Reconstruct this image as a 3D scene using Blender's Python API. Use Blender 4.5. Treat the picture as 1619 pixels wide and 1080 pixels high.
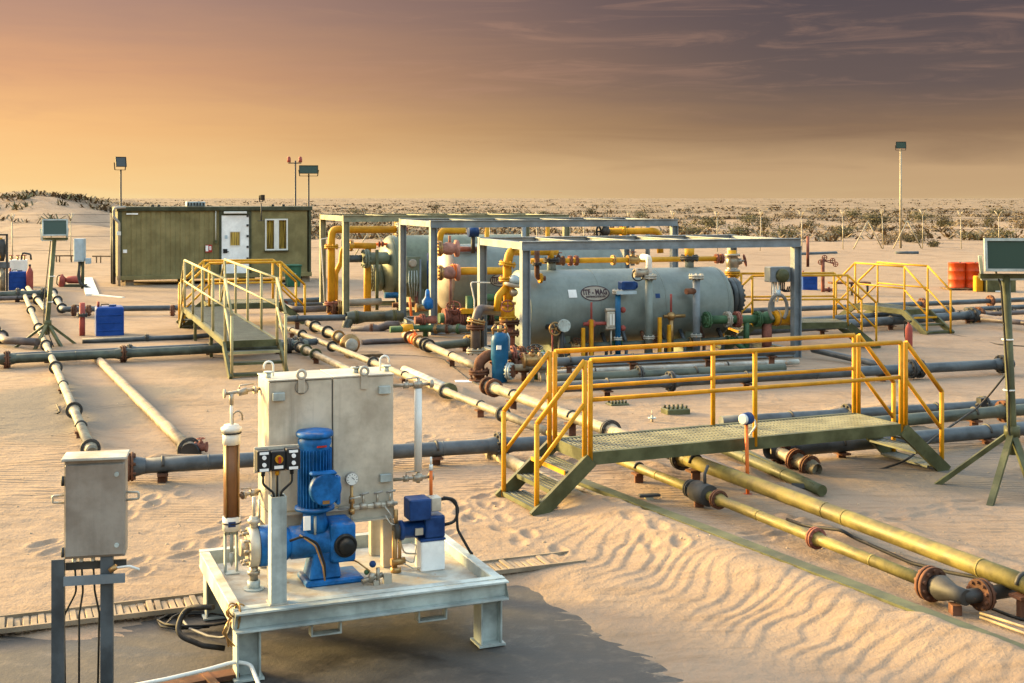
import bpy, math, random
import numpy as np
from mathutils import Vector, Matrix

scene = bpy.context.scene
for o in list(bpy.data.objects):
    bpy.data.objects.remove(o, do_unlink=True)
COL = scene.collection
R = math.radians
random.seed(7)

# ---------------------------------------------------------------- camera
CAM_H, F, CX, HY = 3.2, 2000.0, 809.5, 313.0      # eye height, focal length and horizon of the 1619 px wide photograph
cam_d = bpy.data.cameras.new('camera')
cam = bpy.data.objects.new('camera', cam_d)
COL.objects.link(cam)
cam.location = (0, 0, CAM_H)
cam.rotation_euler = (R(90), 0, 0)
cam_d.sensor_width = 36.0
cam_d.lens = 36.0 * F / 1619.0
cam_d.shift_y = -(540.0 - HY) / 1619.0
cam_d.clip_start = 0.1
cam_d.clip_end = 12000
scene.camera = cam

# ---------------------------------------------------------------- sun and sky
SUN_EL, SUN_AZ = R(11), R(26)          # low, on the left, a little beyond the scene
sd = Vector((-math.cos(SUN_EL) * math.cos(SUN_AZ), math.cos(SUN_EL) * math.sin(SUN_AZ), math.sin(SUN_EL)))
sun_d = bpy.data.lights.new('sun', 'SUN')
sun_d.energy = 3.7
sun_d.angle = R(11.0)
sun_d.color = (1.0, 0.71, 0.25)
sun = bpy.data.objects.new('sun', sun_d)
COL.objects.link(sun)
sun.rotation_euler = sd.to_track_quat('Z', 'Y').to_euler()
sun.location = (-30, 10, 20)

world = bpy.data.worlds.new('World')
scene.world = world
world.use_nodes = True
wn, wl = world.node_tree.nodes, world.node_tree.links
wn.clear()


def wnode(t, **k):
    n = wn.new(t)
    for a, b in k.items():
        setattr(n, a, b)
    return n


def wmath(op, a, b=None, c=None, clamp=False):
    n = wnode('ShaderNodeMath', operation=op, use_clamp=clamp)
    for i, s in enumerate((a, b, c)):
        if s is None:
            continue
        if isinstance(s, (int, float)):
            n.inputs[i].default_value = s
        else:
            wl.new(s, n.inputs[i])
    return n.outputs[0]


def wramp(fac, stops, interp='LINEAR'):
    n = wnode('ShaderNodeValToRGB')
    cr = n.color_ramp
    cr.interpolation = interp
    while len(cr.elements) < len(stops):
        cr.elements.new(0.5)
    for e, (p, c) in zip(cr.elements, stops):
        e.position = p
        e.color = (c[0], c[1], c[2], 1)
    wl.new(fac, n.inputs[0])
    return n.outputs[0]


def wmix(fac, a, b, mode='MIX'):
    n = wnode('ShaderNodeMix', data_type='RGBA', blend_type=mode)
    for i, s in ((0, fac), (6, a), (7, b)):
        if isinstance(s, (int, float)):
            n.inputs[i].default_value = s
        elif isinstance(s, tuple):
            n.inputs[i].default_value = (s[0], s[1], s[2], 1)
        else:
            wl.new(s, n.inputs[i])
    return n.outputs[2]


def lin(r, g, b):
    return tuple((c / 255 / 12.92) if c / 255 <= .04045 else ((c / 255 + .055) / 1.055) ** 2.4 for c in (r, g, b))


EXPO = 1.85
EK = 2.0 ** -EXPO
tc = wnode('ShaderNodeTexCoord')
sep = wnode('ShaderNodeSeparateXYZ')
wl.new(tc.outputs['Generated'], sep.inputs[0])
dx, dy, dz = sep.outputs
elev = wmath('MULTIPLY', wmath('ARCSINE', dz), 180 / math.pi)                     # degrees above the horizon
azim = wmath('MULTIPLY', wmath('ARCTAN2', dx, dy), 180 / math.pi)                 # degrees, 0 ahead, + right
# angle from the glow on the left, folded to 0..1 (0 at the sun's side, 1 opposite)
dsun = wmath('SUBTRACT', azim, -(90 - math.degrees(SUN_AZ)))
wrap = wmath('ABSOLUTE', dsun)
wrap = wmath('MINIMUM', wrap, wmath('SUBTRACT', 360.0, wrap))
side = wmath('DIVIDE', wrap, 180.0)
# thin wavy streaks that bend the bands of the dust
mp = wnode('ShaderNodeMapping')
mp.inputs['Scale'].default_value = (2.2, 2.2, 22.0)
wl.new(tc.outputs['Generated'], mp.inputs[0])
ns = wnode('ShaderNodeTexNoise')
ns.inputs['Scale'].default_value = 2.6
ns.inputs['Detail'].default_value = 7
ns.inputs['Roughness'].default_value = 0.58
ns.inputs['Distortion'].default_value = 0.6
wl.new(mp.outputs[0], ns.inputs[0])
nz = wmath('SUBTRACT', ns.outputs[0], 0.5)
el2 = wmath('ADD', elev, wmath('MULTIPLY', nz, 1.7))
el2 = wmath('MAXIMUM', el2, 0.0)
efac = wmath('POWER', wmath('DIVIDE', el2, 90.0, clamp=True), 0.5)


def E(d):
    return (max(d, 0) / 90.0) ** 0.5


warm = wramp(efac, [(E(0), lin(255, 220, 156)), (E(1.3), lin(255, 209, 142)), (E(3.2), lin(253, 197, 132)), (E(5.5), lin(226, 170, 126)),
                    (E(8.6), lin(186, 146, 127)), (E(14), lin(140, 112, 100)), (E(35), lin(138, 122, 120)), (1.0, lin(150, 138, 138))])
cool = wramp(efac, [(E(0), lin(206, 174, 130)), (E(1.2), lin(196, 162, 122)), (E(3.0), lin(142, 114, 90)), (E(5.2), lin(106, 91, 87)),
                    (E(8.6), lin(90, 80, 84)), (E(14), lin(92, 80, 86)), (E(35), lin(128, 118, 122)), (1.0, lin(150, 138, 138))])
sfac = wnode('ShaderNodeMapRange', interpolation_type='SMOOTHSTEP')
sfac.inputs['From Min'].default_value = 38 / 180
sfac.inputs['From Max'].default_value = 79 / 180
wl.new(side, sfac.inputs['Value'])
grad = wmix(sfac.outputs[0], warm, cool)
# pale wisps
mp2 = wnode('ShaderNodeMapping')
mp2.inputs['Scale'].default_value = (2.4, 2.4, 24.0)
mp2.inputs['Location'].default_value = (1.35, 4.2, 0.9)
wl.new(tc.outputs['Generated'], mp2.inputs[0])
n2 = wnode('ShaderNodeTexNoise')
n2.inputs['Scale'].default_value = 3.2
n2.inputs['Detail'].default_value = 9
n2.inputs['Roughness'].default_value = 0.62
n2.inputs['Distortion'].default_value = 1.2
wl.new(mp2.outputs[0], n2.inputs[0])
wisp = wnode('ShaderNodeMapRange', interpolation_type='SMOOTHSTEP')
wisp.inputs['From Min'].default_value = 0.48
wisp.inputs['From Max'].default_value = 0.78
wl.new(n2.outputs[0], wisp.inputs['Value'])
lift = wnode('ShaderNodeMapRange', interpolation_type='SMOOTHSTEP')
lift.inputs['From Min'].default_value = 2.0
lift.inputs['From Max'].default_value = 6.0
wl.new(elev, lift.inputs['Value'])
wfac = wmath('MULTIPLY', wmath('MULTIPLY', wisp.outputs[0], lift.outputs[0]), 0.30)
grad = wmix(wfac, grad, lin(196, 150, 124))
sky = wnode('ShaderNodeTexSky', sky_type='NISHITA')
sky.sun_disc = False
sky.sun_elevation = SUN_EL
sky.sun_rotation = -(R(90) - SUN_AZ)
sky.dust_density = 6.0
sky.air_density = 1.5
skyc = wmix(1.0, sky.outputs[0], (0.36, 0.345, 0.335), 'MULTIPLY')
gradx = wmix(1.0, grad, (EK, EK, EK), 'MULTIPLY')
hi = wnode('ShaderNodeMapRange', interpolation_type='SMOOTHSTEP')      # above the dust the clear sky takes over
hi.inputs['From Min'].default_value = 9.0
hi.inputs['From Max'].default_value = 21.0
hi.inputs['To Max'].default_value = 0.9
wl.new(elev, hi.inputs['Value'])
allc = wmix(hi.outputs[0], gradx, skyc)
bg = wnode('ShaderNodeBackground')
wl.new(allc, bg.inputs[0])
bg.inputs[1].default_value = 1.0
wout = wnode('ShaderNodeOutputWorld')
wl.new(bg.outputs[0], wout.inputs[0])

vs = scene.view_settings
vs.view_transform = 'Standard'
vs.look = 'None'
vs.exposure = EXPO
vs.gamma = 1.0
vs.use_curve_mapping = False


# ---------------------------------------------------------------- placing: pixel of the photograph -> point of the place
def ray(px, py):
    return Vector(((px - CX) / F, 1.0, -(py - HY) / F))


EYE = Vector((0, 0, CAM_H))


def G(px, py, z=0.0):
    """point at height z seen at the pixel"""
    d = ray(px, py)
    return EYE + d * ((z - CAM_H) / d.z)


def PD(px, py, depth):
    return EYE + ray(px, py) * depth


class Fr:
    """a thing's own upright axes: u along, v across, z up"""
    def __init__(s, o, deg):
        a = R(deg)
        s.o = Vector((o[0], o[1], 0)); s.a = a
        s.u = Vector((math.cos(a), math.sin(a), 0)); s.v = Vector((-math.sin(a), math.cos(a), 0))

    def w(s, u, v, z):
        return s.o + s.u * u + s.v * v + Vector((0, 0, z))

    def l(s, p):
        d = p - s.o
        return Vector((d.dot(s.u), d.dot(s.v), d.z))

    def pv(s, px, py, v):
        d = ray(px, py); n = s.v
        t = n.dot(s.o + s.v * v - EYE) / n.dot(d)
        return s.l(EYE + d * t)

    def pu(s, px, py, u):
        d = ray(px, py); n = s.u
        t = n.dot(s.o + s.u * u - EYE) / n.dot(d)
        return s.l(EYE + d * t)

    def pz(s, px, py, z):
        return s.l(G(px, py, z))


# ---------------------------------------------------------------- materials
MATS = {}


def nmat(name):
    m = bpy.data.materials.new(name)
    m.use_nodes = True
    nt = m.node_tree
    nt.nodes.clear()
    out = nt.nodes.new('ShaderNodeOutputMaterial')
    b = nt.nodes.new('ShaderNodeBsdfPrincipled')
    nt.links.new(b.outputs[0], out.inputs[0])
    MATS[name] = m
    return m, nt, b


class NT:
    def __init__(s, nt):
        s.nt = nt
        s.pos = None

    def n(s, t, **k):
        x = s.nt.nodes.new(t)
        for a, b in k.items():
            setattr(x, a, b)
        return x

    def P(s):
        if not s.pos:
            s.pos = s.n('ShaderNodeNewGeometry')
        return s.pos

    def put(s, sock, v):
        if isinstance(v, (int, float)):
            sock.default_value = v
        elif isinstance(v, (tuple, list)):
            sock.default_value = tuple(v) + ((1,) if len(v) == 3 and sock.type == 'RGBA' else ())
        else:
            s.nt.links.new(v, sock)

    def math(s, op, a, b=0.0, clamp=False):
        x = s.n('ShaderNodeMath', operation=op, use_clamp=clamp)
        s.put(x.inputs[0], a); s.put(x.inputs[1], b)
        return x.outputs[0]

    def mix(s, f, a, b, mode='MIX'):
        x = s.n('ShaderNodeMix', data_type='RGBA', blend_type=mode)
        s.put(x.inputs[0], f); s.put(x.inputs[6], a); s.put(x.inputs[7], b)
        return x.outputs[2]

    def noise(s, scale, detail=4, rough=.55, vec=None, dist=0.0):
        x = s.n('ShaderNodeTexNoise')
        x.inputs['Scale'].default_value = scale
        x.inputs['Detail'].default_value = detail
        x.inputs['Roughness'].default_value = rough
        x.inputs['Distortion'].default_value = dist
        s.nt.links.new(vec if vec is not None else s.P().outputs['Position'], x.inputs['Vector'])
        return x.outputs[0]

    def step(s, v, a, b, t0=0.0, t1=1.0):
        x = s.n('ShaderNodeMapRange', interpolation_type='SMOOTHSTEP')
        s.put(x.inputs[0], v)
        x.inputs[1].default_value = a; x.inputs[2].default_value = b
        x.inputs[3].default_value = t0; x.inputs[4].default_value = t1
        return x.outputs[0]

    def bump(s, h, strength, dist=0.01):
        x = s.n('ShaderNodeBump')
        x.inputs['Strength'].default_value = strength
        x.inputs['Distance'].default_value = dist
        s.put(x.inputs['Height'], h)
        return x.outputs[0]

    def scaled(s, sc):
        x = s.n('ShaderNodeMapping')
        x.inputs['Scale'].default_value = sc
        s.nt.links.new(s.P().outputs['Position'], x.inputs[0])
        return x.outputs[0]


SANDC = (0.34, 0.25, 0.168)


def M(name, col, rough=.5, metal=0.0, var=.18, rust=0.0, dust=.25, scale=1.0, rustc=(.10, .04, .018), streak=0.0, coat=0.0, bump=.25):
    """paint or metal with mottled tone, rust specks, run-off streaks and settled sand"""
    m, nt, b = nmat(name)
    k = NT(nt)
    n1 = k.noise(3.1 * scale, 6, .62)
    n2 = k.noise(17.0 * scale, 5, .65)
    dark = tuple(c * (1 - 1.6 * var) for c in col)
    lite = tuple(min(c * (1 + 1.1 * var) + .01, .95) for c in col)
    c = k.mix(k.step(n1, .32, .70), dark, lite)
    c = k.mix(k.step(n2, .45, .8, 0, .35), c, tuple(x * .7 for x in col))
    if streak:
        st = k.noise(1.0, 5, .6, k.scaled((16 * scale, 16 * scale, .9 * scale)))
        c = k.mix(k.step(st, .5, .78, 0, streak), c, tuple(x * .45 + .01 for x in col))
    rf = None
    if rust:
        rn = k.noise(7.5 * scale, 9, .72, dist=.5)
        rf = k.step(rn, .74 - .34 * rust, .80 - .28 * rust)
        rc = k.mix(k.step(n2, .35, .65), rustc, tuple(min(x * 2.6, .6) for x in rustc))
        c = k.mix(rf, c, rc)
    df = None
    if dust:
        sx = k.n('ShaderNodeSeparateXYZ')
        nt.links.new(k.P().outputs['Normal'], sx.inputs[0])
        up = k.step(sx.outputs[2], .25, .95)
        df = k.math('MULTIPLY', up, k.step(k.noise(5.5 * scale, 6, .65), .62 - .45 * dust, .82 - .25 * dust))
        df = k.math('MULTIPLY', df, min(1.0, dust * 1.6))
        c = k.mix(df, c, SANDC)
    k.put(b.inputs['Base Color'], c)
    b.inputs['Specular IOR Level'].default_value = .22 if not metal else .5
    r = k.step(n1, .25, .75, max(.05, rough - .1), min(1, rough + .12))
    if rf is not None:
        r = k.math('ADD', r, k.math('MULTIPLY', rf, .35), True)
    if df is not None:
        r = k.math('ADD', r, k.math('MULTIPLY', df, .5), True)
    k.put(b.inputs['Roughness'], r)
    if metal:
        mm = metal
        if rf is not None:
            mm = k.math('MULTIPLY', k.math('SUBTRACT', 1.0, rf), metal)
        k.put(b.inputs['Metallic'], mm)
    if coat:
        b.inputs['Coat Weight'].default_value = coat
        b.inputs['Coat Roughness'].default_value = .15
    if bump:
        k.put(b.inputs['Normal'], k.bump(n2, bump, .004))
    return m


M('galv', (.40, .445, .42), .55, .2, .24, rust=.2, dust=.3, streak=.4)
M('galv_dirty', (.44, .42, .36), .6, .15, .25, rust=.42, dust=.5, rustc=(.22, .10, .04))
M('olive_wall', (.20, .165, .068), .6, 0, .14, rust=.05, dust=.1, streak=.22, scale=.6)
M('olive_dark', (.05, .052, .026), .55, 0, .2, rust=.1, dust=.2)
M('olive_steel', (.085, .088, .038), .5, 0, .25, rust=.26, dust=.16)
M('white_paint', (.84, .83, .80), .45, 0, .08, rust=.03, dust=.1)
M('cream_steel', (.33, .28, .19), .5, .1, .18, rust=.25, dust=.4)
M('rail_cream', (.36, .315, .16), .5, 0, .2, rust=.2, dust=.3)
M('yellow', (.56, .25, .003), .5, 0, .13, rust=.16, dust=.16, scale=1.6)
M('yellow_far', (.58, .29, .01), .5, 0, .12, rust=.1, dust=.1)
M('yellow_pipe', (.55, .27, .01), .5, 0, .14, rust=.15, dust=.15)
M('pipe_grey', (.062, .074, .082), .5, .1, .28, rust=.2, dust=.16)
M('pipe_green', (.062, .07, .046), .5, .05, .3, rust=.25, dust=.2)
M('pipe_cream', (.235, .20, .135), .55, .1, .4, rust=.5, dust=.4, rustc=(.12, .07, .035))
M('pipe_olive', (.165, .128, .022), .58, .1, .3, rust=.24, dust=.2, scale=1.4)
M('pipe_tan', (.22, .165, .105), .6, .05, .4, rust=.45, dust=.45)
M('pipe_purple', (.095, .072, .066), .55, .1, .25, rust=.35, dust=.3)
M('green_paint', (.045, .105, .045), .45, 0, .2, rust=.18, dust=.2)
M('rust', (.12, .05, .026), .8, 0, .35, rust=.5, dust=.25)
M('rust_red', (.22, .075, .05), .75, 0, .4, rust=.25, dust=.2)
M('dark_iron', (.045, .042, .038), .6, .3, .3, rust=.3, dust=.25)
M('tank_grey', (.185, .218, .198), .5, .05, .12, rust=.1, dust=.12, streak=.3, scale=.7)
M('tank_green', (.15, .18, .125), .5, .05, .18, rust=.12, dust=.15, streak=.3, scale=.7)
M('tank_beige', (.33, .285, .225), .5, .05, .15, rust=.15, dust=.2, streak=.3, scale=.7)
M('frame_grey', (.175, .205, .225), .5, .1, .15, rust=.14, dust=.25)
M('frame_olive', (.22, .22, .14), .5, .05, .18, rust=.15, dust=.25)
M('stainless', (.50, .45, .36), .45, .3, .16, rust=.10, dust=.25, streak=.5, scale=1.0)
M('stainless_dark', (.30, .275, .24), .42, .45, .18, rust=.08, dust=.15, streak=.4)
M('fitting', (.36, .31, .24), .4, .6, .2, rust=.2, dust=.2)
M('blue', (.002, .105, .33), .5, 0, .3, rust=.22, dust=.36, scale=2.4, streak=.2)
M('blue_dark', (.006, .04, .15), .45, 0, .22, rust=.12, dust=.16, scale=2.0)
M('blue_plastic', (.001, .045, .24), .42, 0, .1, dust=.12, bump=.05)
M('blue_filter', (.006, .095, .21), .4, 0, .2, rust=.1, dust=.2)
M('black', (.014, .014, .014), .45, 0, .2, dust=.25)
M('rubber', (.018, .017, .016), .6, 0, .2, dust=.3)
M('cable_grey', (.20, .19, .17), .6, 0, .2, dust=.3)
M('red', (.36, .022, .016), .4, 0, .15, rust=.08, dust=.2)
M('rust_pink', (.36, .17, .13), .7, 0, .3, rust=.2, dust=.2)
M('red_dull', (.30, .06, .045), .6, 0, .2, rust=.1, dust=.3)
M('orange', (.50, .055, .004), .45, 0, .12, rust=.1, dust=.15)
M('orange_rod', (.70, .16, .03), .5, 0, .1, rust=.1, dust=.1)
M('green_bin', (.028, .105, .06), .45, 0, .12, dust=.2)
M('white_plastic', (.70, .68, .62), .45, 0, .06, dust=.15, bump=.05)
M('pale_blue', (.36, .46, .52), .4, .1, .1, rust=.05, dust=.15)
M('wood', (.17, .11, .06), .8, 0, .3, dust=.4)
M('concrete', (.25, .195, .135), .9, 0, .2, dust=.5)
M('grating', (.125, .135, .11), .5, .3, .2, rust=.12, dust=.0)
M('brass', (.38, .22, .08), .38, .7, .2, rust=.1, dust=.2)
M('copper_brown', (.17, .075, .028), .35, .0, .1, dust=.0)
M('bush_olive', (.12, .108, .048), .85, 0, .3, dust=0, bump=0, scale=.4)
M('bush_brown', (.19, .14, .078), .9, 0, .3, dust=0, bump=0, scale=.4)
M('bush_dark', (.072, .062, .028), .85, 0, .3, dust=0, bump=0, scale=.4)
M('stone', (.33, .25, .17), .9, 0, .25, dust=.2)
M('ink_red', (.22, .03, .045), .6, 0, .1, dust=0, bump=0)
M('ink_dark', (.055, .03, .035), .6, 0, .1, dust=0, bump=0)


def glass(name, col, rough=.08, trans=0.0, ior=1.45):
    m, nt, b = nmat(name)
    b.inputs['Base Color'].default_value = (*col, 1)
    b.inputs['Roughness'].default_value = rough
    b.inputs['Transmission Weight'].default_value = trans
    b.inputs['IOR'].default_value = ior
    return m


glass('pane', (.06, .05, .035), .06)
glass('lamp_glass', (.022, .05, .036), .3)
glass('dark_pane', (.01, .01, .012), .1)
glass('clear_tube', (.95, .93, .88), .03, 1.0, 1.25)
# curtain seen through the cabin panes
m, nt, b = nmat('curtain')
k = NT(nt)
cn = k.noise(1.0, 3, .5, k.scaled((30, 30, 1.2)))
k.put(b.inputs['Base Color'], k.mix(k.step(cn, .35, .65), (.12, .07, .015), (.55, .36, .06)))
b.inputs['Roughness'].default_value = .8

# sand
m, nt, b = nmat('sand')
k = NT(nt)
a1 = k.noise(.055, 5, .6)
a2 = k.noise(.9, 6, .6)
a3 = k.noise(26.0, 4, .6)
c = k.mix(k.step(a1, .3, .7), (.262, .192, .136), (.305, .225, .16))
c = k.mix(k.step(a2, .40, .72, 0, .55), c, (.218, .153, .102))
c = k.mix(k.step(a3, .5, .75, 0, .3), c, (.19, .13, .085))
st_ = k.noise(1.0, 5, .65, k.scaled((1.6, 7.5, 1)))
c = k.mix(k.step(st_, .45, .7, 0, .55), c, (.195, .135, .088))
sx = k.n('ShaderNodeSeparateXYZ')
nt.links.new(k.P().outputs['Position'], sx.inputs[0])
wob = k.math('MULTIPLY', k.math('SUBTRACT', k.noise(.8, 6, .65), .5), 1.5)


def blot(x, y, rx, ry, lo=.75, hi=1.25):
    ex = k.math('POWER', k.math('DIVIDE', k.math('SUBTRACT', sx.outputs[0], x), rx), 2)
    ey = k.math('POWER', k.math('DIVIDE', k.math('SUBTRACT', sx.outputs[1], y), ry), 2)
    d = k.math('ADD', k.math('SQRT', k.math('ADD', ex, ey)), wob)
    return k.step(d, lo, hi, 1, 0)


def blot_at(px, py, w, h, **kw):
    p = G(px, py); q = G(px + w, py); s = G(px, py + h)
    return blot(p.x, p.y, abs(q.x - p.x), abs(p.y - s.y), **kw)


# grey-brown blots with ragged edges mixed into the sand colour
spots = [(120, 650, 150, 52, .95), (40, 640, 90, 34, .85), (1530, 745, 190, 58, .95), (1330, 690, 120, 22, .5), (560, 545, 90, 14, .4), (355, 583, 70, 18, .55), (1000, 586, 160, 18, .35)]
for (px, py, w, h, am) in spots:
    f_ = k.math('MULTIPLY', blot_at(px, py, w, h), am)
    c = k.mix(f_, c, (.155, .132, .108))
# scrub-stained far plain
far = k.step(sx.outputs[1], 80, 260)
fn = k.noise(.06, 6, .7, k.scaled((1, .25, 1)))
c = k.mix(k.math('MULTIPLY', far, k.step(fn, .36, .60, .35, .8)), c, (.155, .115, .072))
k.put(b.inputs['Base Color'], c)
b.inputs['Roughness'].default_value = .95
b.inputs['Specular IOR Level'].default_value = .15
# wind ripples for the middle distance (the near ones are modelled)
wv = k.n('ShaderNodeTexWave', wave_type='BANDS', bands_direction='Y', wave_profile='SIN')
wv.inputs['Scale'].default_value = 3.0
wv.inputs['Distortion'].default_value = 5.0
wv.inputs['Detail'].default_value = 3
wv.inputs['Detail Scale'].default_value = .55
nt.links.new(k.scaled((.35, 1, 1)), wv.inputs[0])
rip = k.math('MULTIPLY', wv.outputs[1], k.step(k.noise(.45, 5, .65), .44, .66))
rip = k.math('MULTIPLY', rip, k.step(sx.outputs[1], 10, 15, .0, 1.0))
hh = k.math('ADD', k.math('MULTIPLY', rip, .42), k.math('ADD', k.math('MULTIPLY', k.noise(3.4, 7, .68), .55), k.math('MULTIPLY', a3, .12)))
k.put(b.inputs['Normal'], k.bump(hh, .8, .075))

# stained slab under the pump skid
m, nt, b = nmat('slab')
k = NT(nt)
s1 = k.noise(1.1, 7, .62, k.scaled((1, 1.6, 1)), .6)
s2 = k.noise(6.0, 6, .65)
s3 = k.noise(45, 3, .6)
c = k.mix(k.step(s1, .3, .7), (.016, .0135, .0125), (.066, .056, .048))
c = k.mix(k.step(s2, .48, .72, 0, .7), c, (.095, .076, .06))
c = k.mix(k.step(s3, .6, .8, 0, .3), c, (.13, .10, .07))
c = k.mix(k.step(k.noise(2.4, 8, .7, dist=.8), .62, .76, 0, .4), c, (.16, .115, .075))
_a, _b, _c, _d = G(0, 1000), G(830, 911), G(845, 918), G(1110, 1095)
_n1 = Vector((-(_b - _a).y, (_b - _a).x, 0)).normalized(); _n2 = Vector(((_c - _d).y, -(_c - _d).x, 0)).normalized()
px_ = k.n('ShaderNodeSeparateXYZ')
nt.links.new(k.P().outputs['Position'], px_.inputs[0])


def plane_d(n, p):
    return k.math('ADD', k.math('ADD', k.math('MULTIPLY', px_.outputs[0], n.x), k.math('MULTIPLY', px_.outputs[1], n.y)), -(n.x * p.x + n.y * p.y))


edge = k.math('MAXIMUM', plane_d(_n1, _a), plane_d(_n2, _c))
edge = k.math('ADD', edge, k.math('MULTIPLY', k.math('SUBTRACT', k.noise(3.2, 7, .7, k.scaled((1, 2.2, 1)), .8), .5), 1.5))
c = k.mix(k.step(edge, -.10, .22, 0, .9), c, (.30, .215, .14))
k.put(b.inputs['Base Color'], c)
k.put(b.inputs['Roughness'], k.step(s1, .3, .7, .55, .9))
k.put(b.inputs['Normal'], k.bump(k.math('ADD', s2, k.math('MULTIPLY', s3, .5)), .5, .012))


# ---------------------------------------------------------------- mesh building
def V(*a):
    return Vector(a[0]) if len(a) == 1 else Vector(a)


def basis(a, up=None):
    a = a.normalized()
    if up is None:
        up = Vector((0, 0, 1)) if abs(a.z) < .95 else Vector((1, 0, 0))
    s = a.cross(Vector(up))
    if s.length < 1e-6:
        s = a.cross(Vector((1, 0, 0)))
    s.normalize()
    return s, s.cross(a).normalized()


def fillet(pts, rb, n=6):
    """round the corners of a polyline"""
    pts = [V(p) for p in pts]
    out = [pts[0]]
    for i in range(1, len(pts) - 1):
        p, q, r = pts[i - 1], pts[i], pts[i + 1]
        a, b = (p - q), (r - q)
        la, lb = a.length, b.length
        a.normalize(); b.normalize()
        ang = a.angle(b)
        if ang > 3.0:
            out.append(q); continue
        t = min(rb / math.tan(ang / 2), la * .49, lb * .49)
        s, e = q + a * t, q + b * t
        for j in range(n + 1):
            x = j / n
            out.append((s * (1 - x) + q * x) * (1 - x) + (q * (1 - x) + e * x) * x)
    out.append(pts[-1])
    return out


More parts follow.
